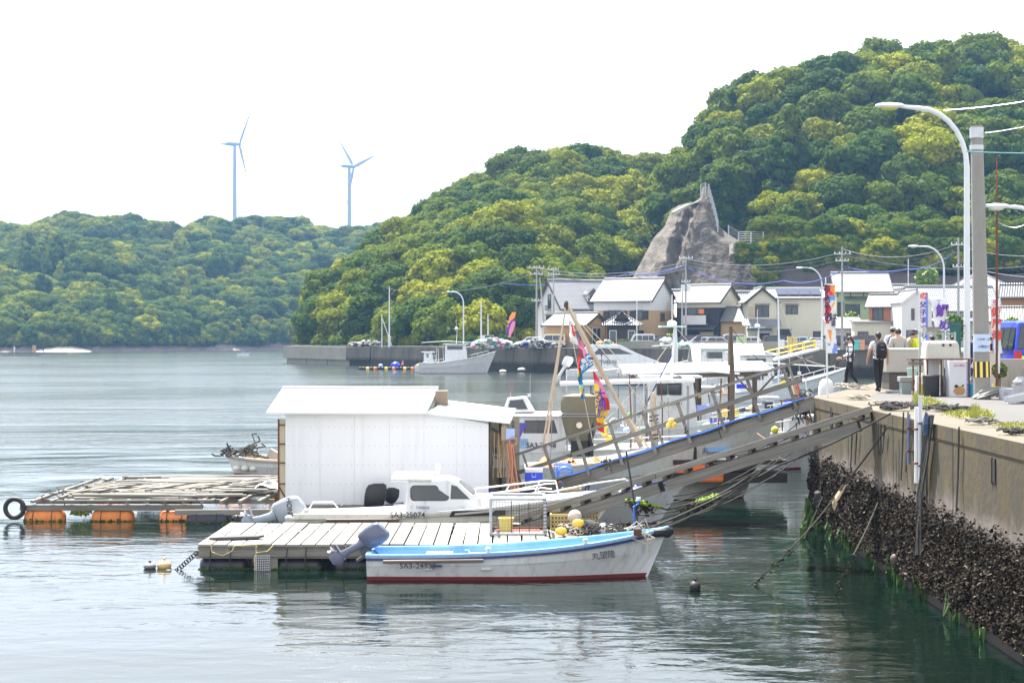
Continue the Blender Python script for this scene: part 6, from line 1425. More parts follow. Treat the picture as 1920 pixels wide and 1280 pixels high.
e0 = sx(503); e1 = sx(800); r0 = P(530, 728, SY+1.9).x-O.x; r1 = P(822, 728, SY+1.9).x-O.x; ze = sz(771)
q = MB(); q.add([(e0, -.3, ze), (e1, -.3, ze), (r1, 1.9, ridge.z), (r0, 1.9, ridge.z), (e0, -.3, ze-.05), (e1, -.3, ze-.05), (r1, 1.9, ridge.z-.05), (r0, 1.9, ridge.z-.05)], [(0, 1, 2, 3), (4, 7, 6, 5), (0, 4, 5, 1), (1, 5, 6, 2), (3, 2, 6, 7), (0, 3, 7, 4)]); q.build('roof', roof_m, t)
q = MB(); q.add([(r0, 1.95, ridge.z), (r1, 1.95, ridge.z), (r1+.2, 4.0, ze), (r0-.1, 4.0, ze)], [(0, 1, 2, 3)]); q.build('roof', roof_m, t)
q = MB(); q.beam((r0, 1.92, ridge.z+.02), (r1, 1.92, ridge.z+.02), .16, .04); q.build('ridge_cap', roof_m, t)
q = MB(); q.beam((sx(655), 1.6, ridge.z+.0), (sx(700), 1.6, ridge.z+.0), .12, .06); q.build('roof_patch', roof_m, t)
q = MB(); q.prism([(e1-.35, -.05, ze-.02), (e1+.15, .2, ze), (r1, 1.9, ridge.z-.05), (r1-.1, 1.9, ze-.1)], (.02, .05, 0)); q.build('gable_end', timber, t)
q = MB(); L0 = Vector((sx(800), -.15, ze-.02)); L1 = Vector((sx(956), -.25, sz(790))); L2 = Vector((sx(968), 1.9, sz(779)+.10)); L3 = Vector((sx(836), 1.7, ze+.22))
q.add([L0, L1, L2, L3]+[p-Vector((0, 0, .05)) for p in (L0, L1, L2, L3)], [(0, 1, 2, 3), (7, 6, 5, 4), (0, 4, 5, 1), (1, 5, 6, 2), (2, 6, 7, 3), (3, 7, 4, 0)]); q.build('lean_to_roof', roof_m, t)
q = MB(); q.box(sx(812), sx(836), 1.0, 1.5, ridge.z-.42, ridge.z-.05); q.build('roof_vent', mat('brown_vent', (.22, .17, .12), .7), t)
# open right bay
inner = mat('bay_lining', (.30, .27, .20), .8, .3, 3)
q = MB(); q.box(sx(918), sx(975), 2.6, 2.65, 0, 2.2); q.build('bay_back', inner, t); q = MB(); q.box(sx(916), sx(919), .06, 2.6, 0, 2.25); q.build('bay_side', timber, t)
for px, y in ((952, -.1), (962, 1.9), (937, 2.4)): q = MB(); q.box(sx(px)-.04, sx(px)+.04, y, y+.08, 0, sz(794)); q.build('bay_post', woodx if px != 937 else timber, t)
q = MB(); q.box(sx(922), sx(953), .3, 1.2, .95, .99); q.build('shelf', grey, t); q = MB(); q.box(sx(922), sx(955), .3, 1.2, 1.28, 1.31); q.build('shelf', grey, t)
q = MB(); q.beam((sx(922), .2, 2.0), (sx(950), .2, 1.75), .05, .06); q.build('bay_brace', timber, t)
q = MB(); q.box(sx(949), sx(965), -.3, -.28, 1.75, 2.02); q.build('hanging_board', paleblue, t)
q = MB(); q.box(sx(940), sx(951), -.28, -.26, 1.72, 2.08); q.build('brown_board', mat('brown_board', (.30, .22, .15), .8), t)
q = MB(); q.box(sx(535), sx(548), .0, .02, .0, .0+.001); 
tag(q.mesh and thing('b', 'b', 'b')) ; bpy.data.objects.remove(bpy.data.objects['b'])
def loose(name, label, cat, mb, m, loc, group=None, smooth=False, bevel=0, rz=0, kind=None):
    o = mb.build(name, m, None, smooth, loc=loc, bevel=bevel, rz=rz); return tag(o, label, cat, group, kind)
q = MB(); q.box(0, .32, 0, .25, 0, .18); loose('radio_set', 'small dark radio set on the shelf in the open shed bay', 'radio', q, dkgrey, (O.x+sx(924), O.y+.35, O.z+1.31))
q = MB(); q.box(0, .30, 0, .25, 0, .20); loose('battery_box', 'grey green battery box on the lower shelf of the shed bay', 'box', q, grey, (O.x+sx(926), O.y+.35, O.z+.99))
q = MB(); R = random.Random(2)
for kx in range(16):
    x = R.uniform(-.28, .25); q.tube([(x, R.uniform(0, .2), 0), (x+R.uniform(-.03, .03), .1, -.6), (x+R.uniform(-.06, .06), .1, -1.2)], .014, 5)
loose('hanging_lines', 'tan bundles of fishing line hanging inside the shed bay', 'fishing lines', q, mat('tan_line', (.34, .25, .14), .8), (O.x+sx(938), O.y+.1, O.z+1.9), kind='stuff')
q = MB()
for kx in range(9):
    x = R.uniform(-.1, .1); q.tube([(x-.1, 0, 0), (x-.05, .03*kx, -.5), (x+R.uniform(-.15, .15), 0, -1.2), (x+R.uniform(-.1, .25), 0, -1.62)], .018, 6)
q.tube([Vector((.1*cos(a), 0, .08+.1*sin(a))) for a in [i*pi/6 for i in range(13)]], .018, 6)
loose('copper_hose', 'copper coloured hoses looped over the right corner of the shed', 'hose', q, mat('copper_hose', (.42, .17, .09), .5), (O.x+sx(962), O.y-.35, O.z+1.62))
# pontoon under the shed
t = thing('shed_pontoon', 'timber pontoon with dark gaps carrying the white shed', 'pontoon', (PX(500, 41), 41, 0)); O2 = Vector(t.location); XL = PX(1010, 41)-O2.x
for y in (.0, 1.2, 2.4, 3.6): q = MB(); q.box(.3, XL, y, y+.14, .36, .455); q.build('bearer', woodx, t)
for i in range(22): q = MB(); x = .3+i*(XL-.3)/21; q.box(x-.06, x+.06, .02, 3.9, .20, .352); q.build('joist', woodx, t)
for i in range(16): q = MB(); x = 5.6+i*.1; 
dk = plank_mesh(.17, 4.0, .02, m=woodx)
for i in range(9): part('plank', dk, t, (5.45+i*.185, .0, .478))
for i in range(5):
    for y in (.5, 3.2): part('float', fm_, t, (.5+i*1.4, y, .02))

# ------------------------------------------------------------------ oyster raft on the left
t = thing('oyster_raft', 'long weathered oyster raft of timber beams and poles on orange floats', 'raft', (PX(35, 41.6), 41.6, 0)); O = Vector(t.location); XR = PX(505, 41.6)-O.x
R = random.Random(21)
for x0, x1, y, z, h in ((.05, 4.9, 0, .42, .15), (1.05, 5.2, -.12, .56, .05), (4.3, XR+.2, -.65, .36, .14), (0.2, 3.2, .9, .47, .12), (3.25, XR, .95, .47, .12), (.7, 6.5, 2.7, .48, .12), (1.3, XR, 4.4, .50, .12), (1.7, XR-.3, 6.1, .52, .10)):
    q = MB(); q.beam((x0, y, z-h/2), (x1, y+R.uniform(-.1, .1), z-h/2+.01), .12, h); q.build('beam', woodx, t)
for i in range(13):
    x = .4+i*.5; q = MB(); q.beam((x, -.15, .515), (x+R.uniform(-.1, .35), 6.2, .56), .09, .07); q.build('cross_beam', woodx, t)
pale_pole = wood_mat('grey_white_pole', (.22, .21, .19), 'x', .25)
for i in range(64):
    y = R.uniform(.1, 6.3); x0 = R.uniform(.3, 2.8)+y*.15; L = R.uniform(2.0, 4.0); dz = R.uniform(.56, .64); dy = R.uniform(-.25, .25)
    q = MB(); q.tube([(x0, y, dz), (x0+L/2, y+dy/2, dz+R.uniform(-.03, .02)), (min(XR, x0+L), y+dy, dz+R.uniform(-.02, .03))], [.045, .052, .04], 7); q.build('pole', pale_pole, t)
for i in range(7): q = MB(); a = (1.2+i*.65, .3+i*.2, .70); q.tube([a, (a[0]+.9+R.random()*.5, a[1]+1.4, .80)], .022, 5); q.build('bamboo', rope_dark if i % 2 else bamboo, t)
q = MB()
for i in range(120):
    x = R.uniform(.2, XR); y = R.uniform(-.1, 5.5); q.tube([(x, y, .62), (x+R.gauss(0, .1), y+R.gauss(0, .15), .64), (x+R.gauss(0, .15), y+R.gauss(0, .2), .61), (x+.05, y, .35)], .012, 4)
tag(q.build('lashings', rope_dark, t), kind='stuff')
def fl(L, m, x, y, z=.06, r=.24, nm='float'):
    q = float_mesh(L, r); q.xf(Matrix.Translation((x, y, z))); o = q.build(nm, m, t, True)
    for s in (.25, .72): g = MB(); g.tube([Vector((x+L*s, y+(r+.012)*cos(a), z+(r+.012)*sin(a))) for a in [i*pi/7 for i in range(15)]], .010, 4, cap=False); g.build('strap', rope_dark, o)
    g = MB(); Rr = random.Random(int(x*10)); [g.sph((x+Rr.uniform(0, L), y-r*.9+Rr.gauss(0, .02), Rr.gauss(.0, .02)), Rr.uniform(.015, .035), nu=4, nv=3) for _ in range(90)]; tag(g.build('weed', weed, o), kind='stuff')
org = mat('orange_float_old', (.62, .19, .035), .6, .3, 2.5, dirt=.8)
fl(1.05, org, .15, .1); fl(1.08, org, 1.95, .1); fl(.85, mat('orange_wrap', (.78, .25, .08), .6, .2, 6), 3.75, .1, r=.22); fl(1.1, mat('black_float2', (.02, .018, .03), .45, .3, 3), 4.6, -.55); fl(.7, mat('black_float3', (.02, .018, .03), .45, .3, 3), 5.75, -.45, r=.18)
for x in (.5, 2.4, 4.2, 5.6): fl(1.0, org, x, 5.9)
tag(loose('raft_weed', 'x', 'x', MB().box(0, .01, 0, .01, -.5, -.49), weed, (0, 0, 0))); bpy.data.objects.remove(bpy.data.objects['raft_weed'])
q = MB(); Rw = random.Random(3)
for k_ in range(260): q.sph((O.x+Rw.uniform(1.25, 1.75), O.y+.3+Rw.uniform(0, .5), .10+Rw.uniform(0, .2)), Rw.uniform(.02, .04), nu=4, nv=3)
loose('raft_seaweed', 'clump of yellow green seaweed between the first two orange floats', 'seaweed', q, mat('yellow_weed', (.22, .28, .02), .7, .4, 6), (0, 0, 0), kind='stuff')
q = MB(); q.loft([[Vector((-.05+.0, 0, 0))+Vector(((.245+.065*cos(b_))*cos(a), .065*sin(b_), (.245+.065*cos(b_))*sin(a))) for b_ in [2*pi*j/8 for j in range(8)]] for a in [2*pi*i/24 for i in range(25)]], cap=False)
loose('tyre_fender', 'black tyre hanging on the left tip of the oyster raft', 'tyre', q, black, (O.x-.02, O.y-.12, .34), smooth=True)
# white crumpled sheet and driftwood by the shed corner
t = thing('timber_stack', 'pile of bleached boards and white sheet beside the left corner of the shed', 'timber pile', (PX(475, 43), 43, .55))
for i in range(12): q = MB(); a = Vector((R.uniform(-1.0, .0), R.uniform(-.8, 1.6), R.uniform(0, .3))); q.beam(a, a+Vector((R.uniform(.8, 1.6), R.uniform(-.2, .4), R.uniform(-.02, .25))), .13, .035); q.build('board', wood_bright, t)
q = MB(); q.grid(lambda u, v: (u*.9, v*.5, .12+.13*sin(u*4)+.1*noise.noise(Vector((u*3, v*3, 0)))+v*.1), 10, 6); q.build('white_sheet', fw, t, True)

# ------------------------------------------------------------------ gangways
def gangway(label, lo, hi, width, rails, post_n=9):
    d = hi-lo; L = d.length; yaw = atan2(d.y, d.x); pitch = math.asin(d.z/L)
    t = thing('gangway', label, 'gangway', lo, rot=(0, -pitch, yaw)); return t, L
lo = P(966, 925, 43.9); hi = Vector((7.95, 41.0, QZ+.02)); t, L = gangway('long timber gangway with handrail and blue hose up to the quay corner', lo, hi, .75, True)
for y in (-.36, .36):
    for a, b_ in ((0, L*.34), (L*.34+.02, L*.70), (L*.7+.02, L)):
        q = MB(); q.box(a, b_, y-.04, y+.04, -.30, -.02); q.build('stringer', woodx, t)
n_ = int(L/.24); pm_ = MB().box(-.105, .105, -.42, .42, 0, .035).mesh('tread', woodx); R = random.Random(31)
for i in range(n_): part('tread', pm_, t, (.12+i*.24, R.uniform(-.02, .02), -.018), (0, 0, R.uniform(-.02, .02)))
q = MB(); q.beam((.1, -.44, .03), (L, -.44, .03), .05, .05); q.build('edge_batten', wood_bright, t)
for i in range(9):
    x = .42+i*(L-.9)/8; q = MB(); q.box(x-.042, x+.042, -.50, -.45, -.16, 1.02); q.build('rail_post', woodx, t)
for i in range(0, 9, 4):
    x = .42+i*(L-.9)/8; q = MB(); q.box(x-.03, x+.03, .42, .46, -.1, 1.0); q.build('rail_post', woodx, t)
for z, h in ((.97, .065), (.46, .115)):
    for a, b_ in ((.1, L*.5), (L*.48, L+.35 if z > .9 else L-.1)):
        q = MB(); q.box(a, b_, -.55, -.502, z-(0 if a < 1 else .012), z+h); q.build('rail', woodx, t)
q = MB(); q.tube([(1.8, -.47, .03)]+[(1.8+i*(L-2)/24, -.49, .02-.025*sin(i*1.0)) for i in range(25)], .020, 6); loose_h = q; o = q.build('blue_hose', rope_blue, None); o.location = lo; o.rotation_euler = t.rotation_euler; tag(o, 'blue hose running along the edge of the railed gangway', 'hose')
q = MB(); q.tube([(.6, -.46, .0)]+[(.6+i*(L-1)/24, -.46, -.02-.03*sin(i*.8+1)) for i in range(25)], .016, 5); o = q.build('black_hose', rope_dark, None); o.location = lo; o.rotation_euler = t.rotation_euler; tag(o, 'thin black hose beside the blue one on the railed gangway', 'hose')
c = P(1060, 897, 43.0); q = MB()
for j in range(3): q.tube([c+Vector(((.19+.02*j)*cos(a), .03*j, (.22+.01*j)*sin(a)+.1)) for a in [i*2*pi/20 for i in range(21)]], .013, 5, cap=False)
q.tube([c+Vector((-.18, 0, .1)), c+Vector((-.33, 0, -.1)), c+Vector((-.2, 0, -.2)), c+Vector((.1, 0, -.1))], .013, 5); q.tube([c+Vector((-.05, 0, -.1)), c+Vector((-.04, 0, -.6))], .020, 5)
tag(q.build('hose_coil', mat('bright_blue_hose', (.05, .25, .75), .4)), 'coil of bright blue hose hung on the lower gangway post', 'hose')
def hang(px, py, Y, m, s, label, cat, nm):
    q = MB(); R = random.Random(int(px))
    for k_ in range(10): q.sph((R.gauss(0, s*.4), R.gauss(0, s*.3), -R.random()*s*2.2), s*R.uniform(.2, .45), nu=6, nv=4, jit=.3)
    q.tube([(0, 0, s), (0, 0, -s)], .01, 4); loose(nm, label, cat, q, m, P(px, py, Y))
hang(1070, 852, 42.2, rope_dark, .10, 'black knotted line hanging on the gangway rail above the pale blue crate', 'rope', 'hanging_rope'); hang(1137, 862, 42.0, rope_dark, .12, 'dark bundle of gear hanging under the middle of the gangway rail', 'rope', 'hanging_rope'); hang(1286, 803, 41.6, black, .06, 'thin black cord bundle hanging from the gangway rail near the blue cover', 'rope', 'hanging_rope')
q = MB(); [q.sph((dx, 0, dz), .085, nu=8, nv=6) for dx, dz in ((0, 0), (.07, -.1), (-.05, -.12))]; loose('yellow_floats', 'bunch of yellow floats hanging on the gangway rail', 'floats', q, yellow, P(1258, 789, 41.5), smooth=True)
q = MB(); [q.sph((R.gauss(0, .06), 0, -i*.13), .10, nu=8, nv=6) for i in range(6)]; loose('yellow_floats', 'string of yellow floats beside the lower end of the yellow festival flag', 'floats', q, yellow, P(1134, 790, 49), smooth=True)
q = MB(); q.sph((0, 0, 0), .11, nu=8, nv=6); loose('yellow_float', 'single yellow float under the upper end of the railed gangway', 'float', q, mat('lime_float', (.60, .60, .03), .5), P(1453, 806, 43.5), smooth=True)

lo = P(930, 985, 36.2); hi = P(1634, 768, 33.6); t, L = gangway('plain double beamed plank gangway from the dock up to the quay, nearest the camera', lo, hi, .5, False)
for y in (-.24, .24):
    for a, b_ in ((0, L*.45), (L*.45+.015, L)):
        q = MB(); q.box(a, b_, y-.045, y+.045, -.03, .085); q.build('top_beam', woodx, t); q = MB(); q.box(a+.15, b_-(.35 if b_ == L else 0), y-.04, y+.04, -.38, -.145); q.build('bottom_beam', woodx, t)
pm_ = MB().box(-.05, .05, -.30, .30, -.04, .03).mesh('crossbar', wood_dark)  # real crossbars, coloured dark to paint shade into the gap between the beams
for i in range(18): part('crossbar', pm_, t, (.25+i*(L-.5)/17, 0, -.085))
q = MB(); q.box(.1, L-.1, -.18, .18, -.16, -.135); q.build('gap_shade_sheet', timber, t)  # added dark sheet standing in for the shade in the gap under the boards
for y in (-.1, .08): q = MB(); q.box(.05, L, y-.085, y+.085, -.043, -.005); q.build('board', wood_mat('walk_board', (.36, .34, .30), 'x', .2), t)
for i in range(5): q = MB(); q.sph((L*.45+i*L*.12, -.24, .078), .05, .03, .005, 6, 4); q.build('bolt_patch', fw, t)
# pieces of flotsam orange crates under gangway
for px, py, Y, w_, h, lb in ((1320, 868, 46.5, 1.1, .34, 'orange float box seen between the two gangways, upper one'), (1352, 884, 44.5, .75, .30, 'orange float box low on the water under the plain gangway')):
    q = MB(); q.box(-w_/2, w_/2, 0, .6, 0, h); b0 = P(px, py, Y); loose('float_box', lb, 'float', q, orange, (b0.x-.3, Y, max(-.05, b0.z-h)), bevel=.06)
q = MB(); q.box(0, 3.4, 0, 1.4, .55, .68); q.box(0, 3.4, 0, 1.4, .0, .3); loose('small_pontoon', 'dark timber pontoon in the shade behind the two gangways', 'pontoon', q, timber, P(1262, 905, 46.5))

# ------------------------------------------------------------------ cage, crates and gear on the dock
CY = 34.2; t = thing('net_cage', 'rectangular wire fish cage wrapped in grey foam tube, standing on the dock', 'fish cage', (PX(920, CY), CY, DZ+.01)); w_ = PX(1022, CY)-PX(920, CY); hh = .80; dd = 1.0
foam = mat('foam_tube', (.36, .38, .41), .7, .3, 14)
cr = [(0, 0), (w_, 0), (w_+.0, dd), (0, dd)]
for i in range(4):
    a, b_ = cr[i], cr[(i+1) % 4]
    for z in (.04, hh): q = MB(); q.tube([(a[0], a[1], z), (b_[0], b_[1], z)], .035, 7); q.build('frame_tube', foam if z > .1 or i == 0 else rust, t)
    q = MB(); q.tube([(a[0], a[1], .04), (a[0], a[1], hh)], .035 if i < 2 else .02, 7); q.build('frame_tube', foam if i < 2 else woodx, t)
    q = MB(); Lq = Vector((b_[0]-a[0], b_[1]-a[1], 0)); n1 = int(Lq.length/.06)
    for j in range(1, n1): p = Vector((*a, 0))+Lq*j/n1; q.tube([(p.x, p.y, .04), (p.x, p.y, hh)], .0022, 3, cap=False)
    for j in range(1, 13): z = j*hh/13; q.tube([(*a, z), (*b_, z)], .0022, 3, cap=False)
    tag(q.build('netting', rope_dark, t), kind='stuff')
for f in (.38, .52, .70): q = MB(); q.tube([(w_*f, 0, hh), (w_*f+.01, 0, .04)], .010, 5); q.build('cord', rope_dark, t)
for j in range(10):
    q = MB(); z = .08+j*.078; q.tube([(w_-.042, -.0, z), (w_+.042, 0, z+.02)], .040, 6) if 0 else q.box(w_-.04, w_+.04, -.04, .04, z, z+.015); q.build('tie', black, t)
q = MB(); q.box(.1, w_-.1, .15, dd-.1, .0, .04); q.build('base_mat', mat('red_brown_mat', (.22, .09, .07), .8, .3, 5), t)
q = MB(); q.lathe([(.135, 0), (.16, .26), (.175, .27), (.175, .30), (.15, .30), (.125, .03)], (0, 0, 0), 18); loose('yellow_bucket', 'pale yellow bucket standing inside the wire fish cage', 'bucket', q, mat('pale_yellow', (.68, .56, .16), .45), (PX(949, 34.6), 34.6, DZ+.06), smooth=True)
def crate(label, px, Y, z, w_, d_, h_, m, name='plastic_crate', group=None, rz=0):
    t = thing(name, label, 'crate', (PX(px, Y), Y, z), rz, group)
    for x0, x1, y0, y1 in ((-w_/2, w_/2, 0, .02), (-w_/2, w_/2, d_-.02, d_), (-w_/2, -w_/2+.02, .02, d_-.02), (w_/2-.02, w_/2, .02, d_-.02)):
        q = MB(); hz = x1-x0 > y1-y0; n1 = max(3, int((x1-x0 if hz else y1-y0)/.07)); q.box(x0, x1, y0, y1, 0, h_*.14); q.box(x0-.008, x1+.008, y0-.008, y1+.008, h_*.84, h_)
        for j in range(n1+1):
            f = j/n1
            if hz: c = lerp(x0+.012, x1-.012, f); q.box(c-.012, c+.012, y0, y1, h_*.14, h_*.84)
            else: c = lerp(y0+.012, y1-.012, f); q.box(x0, x1, c-.012, c+.012, h_*.14, h_*.84)
        for z_ in (.38, .62): q.box(x0, x1, y0, y1, h_*z_-.012, h_*z_+.012)
        q.build('side', m, t)
    q = MB(); q.box(-w_/2+.02, w_/2-.02, .02, d_-.02, .01, .03); q.build('bottom', m, t); return t
straw = mat('straw_plastic', (.56, .42, .16), .6, .15, 3, dirt=.4)
crate('left straw coloured crate behind the white ball float on the dock', 1058, 35.2, DZ+.01, .62, .45, .36, straw); crate('right straw coloured crate behind the yellow floats on the dock', 1100, 35.3, DZ+.01, .52, .4, .38, straw)
q = MB(); q.sph((0, 0, .15), .155, nu=14, nv=10); loose('ball_float', 'large whitish ball float on top of the gear beside the cage', 'float', q, mat('dirty_white_float', (.52, .46, .40), .6, .2, 5), (PX(1078, 34.7), 34.7, DZ+.22), smooth=True)
for px, z, lb in ((1052, .02, 'oval yellow float lying lowest in front of the tangled ropes'), (1084, .20, 'oval yellow float on top of the tangled ropes')): q = MB(); q.sph((0, 0, .1), .13, .1, .09, 10, 8); loose('yellow_float', lb, 'float', q, mat('amber_float', (.80, .50, .03), .45, .15, 5), (PX(px, 34.1), 34.1, DZ+z), smooth=True)
q = MB(); q.sph((0, 0, .1), .13, .1, .14, 9, 7); loose('white_bag', 'small white float bag at the right end of the dock gear', 'bag', q, fw, (PX(1132, 34.5), 34.5, DZ+.02), smooth=True)
for px, m, lb, n1, sp_ in ((1078, rope_pale, 'tangle of pale thin rope around the yellow floats', 22, .24), (1095, rope_dark, 'heap of black netting behind the yellow floats', 30, .26), (1150, rope_dark, 'coils of dark mooring rope at the right end of the dock', 16, .20)):
    q = MB()
    for k_ in range(n1):
        c = Vector((R.gauss(0, sp_*.8), R.gauss(0, .15), R.random()*.22)); r_ = R.uniform(.06, .16); a0 = R.uniform(0, 6)
        q.tube([c+Vector((r_*cos(a0+a), r_*.8*sin(a0+a), .04*sin(2*a))) for a in [i*.7 for i in range(8)]], .010 if m is rope_pale else .013, 4)
    loose('rope_tangle', lb, 'rope', q, m, (PX(px, 34.4), 34.4, DZ+.03), kind='stuff')
q = MB(); q.sph((0, 0, .05), .5, .3, .24, 12, 8, jit=.12); loose('net_heap', 'mound of dark grey fishing net under the tangled ropes', 'net', q, mat('net_dark', (.05, .055, .055), .95, .5, 30, bmp=1), (PX(1098, 34.8), 34.8, DZ), smooth=True)
# on the shed pontoon
pz = .48
crate('yellow crate with a blue lid beside the open shed bay', 906, 41.3, pz-.05, .44, .35, .34, yellow); q = MB(); q.box(-.25, .25, -.02, .37, 0, .06); loose('blue_cover', 'crumpled blue cover on the yellow crate', 'cover', q, blue, (PX(906, 41.3), 41.3, pz+.29), bevel=.02)
t = thing('cool_box', 'blue cool box with white lid at the foot of the gangway', 'cool box', (PX(1001, 42.4), 42.4, PZ(903, 42.4))); q = MB(); q.box(-.24, .24, 0, .32, 0, .25); q.build('body', blue, t, bevel=.02); q = MB(); q.box(-.245, .245, -.005, .325, .25, .36); q.build('lid', fw, t, bevel=.02); q = MB(); q.box(-.06, .06, -.02, 0, .12, .15); q.box(-.06, -.045, -.02, 0, .15, .24); q.box(.045, .06, -.02, 0, .15, .24); q.build('handle', paleblue, t)
crate('pale blue crate hung at the lower gangway posts', 1055, 43.2, PZ(896, 43.2), .48, .35, .40, paleblue); crate('small sky blue crate at the stern of the pilothouse boat', 981, 52.0, PZ(840, 52), .28, .3, .32, mat('sky_plastic', (.22, .42, .75), .45)); crate('dark ochre crate under the gangway by the hose coil', 1072, 42.0, PZ(945, 42), .5, .4, .42, mat('ochre_plastic', (.35, .25, .06), .6, dirt=.3)); q = MB(); q.box(-.2, .2, 0, .3, 0, .06); loose('orange_tray', 'small orange tray under the pale blue crate', 'tray', q, orange, (PX(1060, 43), 43, PZ(905, 43)))
# pontoon stage under the low end of the railed gangway
t = thing('landing_stage', 'cluttered timber landing stage under the lower end of the railed gangway', 'pontoon', (PX(960, 42.6), 42.6, 0)); 
for i in range(15): q = MB(); q.box(i*.22, i*.22+.19, 0, 1.9, .30, .35); q.build('plank', woodx, t)
for y in (.1, 1.7): q = MB(); q.box(-.1, 3.4, y, y+.12, .12, .298); q.build('beam', woodx, t)
q = MB()
for k_ in range(40):
    c = Vector((R.uniform(.3, 3.2), R.uniform(0, 1.0), .38+R.random()*.25)); q.tube([c+Vector((R.gauss(0, .1), R.gauss(0, .1), R.gauss(0, .06))) for _ in range(4)], .022, 4)
tag(q.build('gear_heap', rope_dark, t), kind='stuff')
# black rod with white GPS disc and blue tap
t = thing('survey_rod', 'slim black rod with a round white top leaning at the boat bow', 'rod', P(1197, 990, 33)); O = Vector(t.location)
q = MB(); q.tube([(0, 0, 0), P(1174, 846, 33.4)-O], .020, 6); q.build('rod', black, t); q = MB(); q.lathe([(.03, 0), (.08, .03), (.08, .06), (.05, .09)], P(1174, 846, 33.4)-O, 10); q.build('top_disc', cream_gel, t)
t = thing('blue_tap', 'blue pipe stand with white cap beside the black rod', 'pipe', P(1190, 985, 33.1)); q = MB(); q.tube([(0, 0, 0), (-.01, 0, .25), (-.02, 0, .40), (.08, 0, .46), (.08, 0, .55)], .022, 6); q.build('pipe', rope_blue, t); q = MB(); q.cyl((.08, 0, .53), (.08, 0, .60), .05, n=10); q.build('cap', fw, t)

# ------------------------------------------------------------------ mooring ropes
def mrope(label, pts, r=.02, m=rope_dark, sagv=.15, weedy=0):
    q = MB(); allp = []
    for a, b_ in zip(pts, pts[1:]): allp += sag(a, b_, sagv, 12)
    q.tube(allp, r, 6)
    if weedy:
        R = random.Random(len(label))
        for k_ in range(int(weedy*60)):
            f = R.random(); p = allp[min(len(allp)-1, int(f*len(allp)))]; q.sph((p.x+R.gauss(0, .03), p.y+R.gauss(0, .03), p.z-abs(R.gauss(0, .05))), R.uniform(.012, .035), nu=5, nv=4, jit=.3)
    return tag(q.build('mooring_rope', m), label, 'rope')
def W_(px, py, off=.12):     # a point on the wall face near pixel column px
    Y = 7.6*F/(px-960); return Vector((wx(Y)-off, Y, PZ(py, Y)))
weedy = mat('weedy_rope', (.022, .022, .009), .9, .6, 8, bmp=.5)
mrope('thick dark rope from the tangled coil on the wall down left to the skiff bow', [W_(1668, 775), P(1460, 872, 35), P(1222, 988, 32.3)], .022, sagv=.06)
mrope('second rope beside it running down to the skiff bow', [P(1455, 890, 35.5), P(1215, 1000, 32.3)], .015, sagv=.05)
mrope('taut dark rope from the wall top passing the striped cloth wrap', [W_(1662, 800), P(1570, 925, 33)], .022, sagv=.03)
mrope('weedy continuation of the cloth wrapped rope slanting into the water', [P(1570, 925, 33), P(1480, 1030, 31), G(1402, 1100, -.05)], .015, weedy, .05, .8)
mrope('short weedy rope near the wall foot slanting into the water', [W_(1642, 940, .1), P(1600, 1040, 29), G(1562, 1118, -.05)], .015, weedy, .04, .8)
mrope('weedy line hanging off the quay corner with a green lump', [W_(1533, 930, .1), G(1508, 1010, -.02)], .018, weedy, .0, .4)
q = MB(); q.sph((0, 0, .12), .11, .1, .22, 9, 8, jit=.15); loose('weed_lump', 'bright green weed covered lump hanging left of the quay corner', 'seaweed', q, weed, G(1507, 1005), smooth=False)
q = MB(); q.sph((0, 0, 0), .16, .16, .2, 9, 8, jit=.25); loose('shell_lump', 'dark shell covered lump at the quay corner', 'oysters', q, black, W_(1530, 935, .15))
for i, (a, b_) in enumerate((((1515, 815), (1190, 990)), ((1440, 872), (1180, 1010)), ((1500, 855), (1230, 985)), ((1520, 800), (1250, 945)), ((1535, 815), (1262, 930)), ((1420, 880), (1200, 965)))):
    mrope(['outermost dark line sloping from the quay corner towards the dock', 'faint line crossing low under the plain gangway', 'middle dark line sloping under the plain gangway', 'upper thin line crossing above the weed covered rope', 'short line just left of the quay corner', 'lowest thin line ending at the dock ropes'][i], [P(a[0], a[1], 38.5-i*.3), P(b_[0], b_[1], 34.2-i*.2)], .014, [rope_dark, weedy, rope_dark][i % 3], .25)
t = thing('weedy_line', 'sagging rope under the gangway bearded with green and brown weed', 'seaweed', P(1300, 940, 35)); O = Vector(t.location)
q = MB(); ln = [P(1180, 935, 34.5)-O, P(1250, 955, 35)-O, P(1310, 940, 35.5)-O, P(1345, 925, 36)-O]; q.tube(ln, .02, 5); q.build('rope', weedy, t)
for m, n1, lo_, hi_ in ((mat('brown_weed', (.035, .025, .01), .8, .5, 6), 420, .0, 1), (mat('lime_weed', (.22, .38, .01), .7, .4, 6), 260, .0, 1)):
    q = MB(); R = random.Random(n1)
    for k_ in range(n1):
        f = R.choice([.05, .15, .55, .62, .70, .8])+R.gauss(0, .03) if n1 > 300 else R.choice([.08, .18, .75, .85, .9])+R.gauss(0, .04); f = max(0, min(.999, f)); i = int(f*3); p = ln[i].lerp(ln[i+1], f*3-i)
        q.sph((p.x+R.gauss(0, .06), p.y+R.gauss(0, .05), p.z-abs(R.gauss(0, .10 if n1 > 300 else .02))), R.uniform(.012, .04), nu=4, nv=3, jit=.4)
    tag(q.build('weed_clumps', m, t), kind='stuff')
q = MB(); a = P(1586, 905, 33); b_ = P(1562, 945, 32.8)
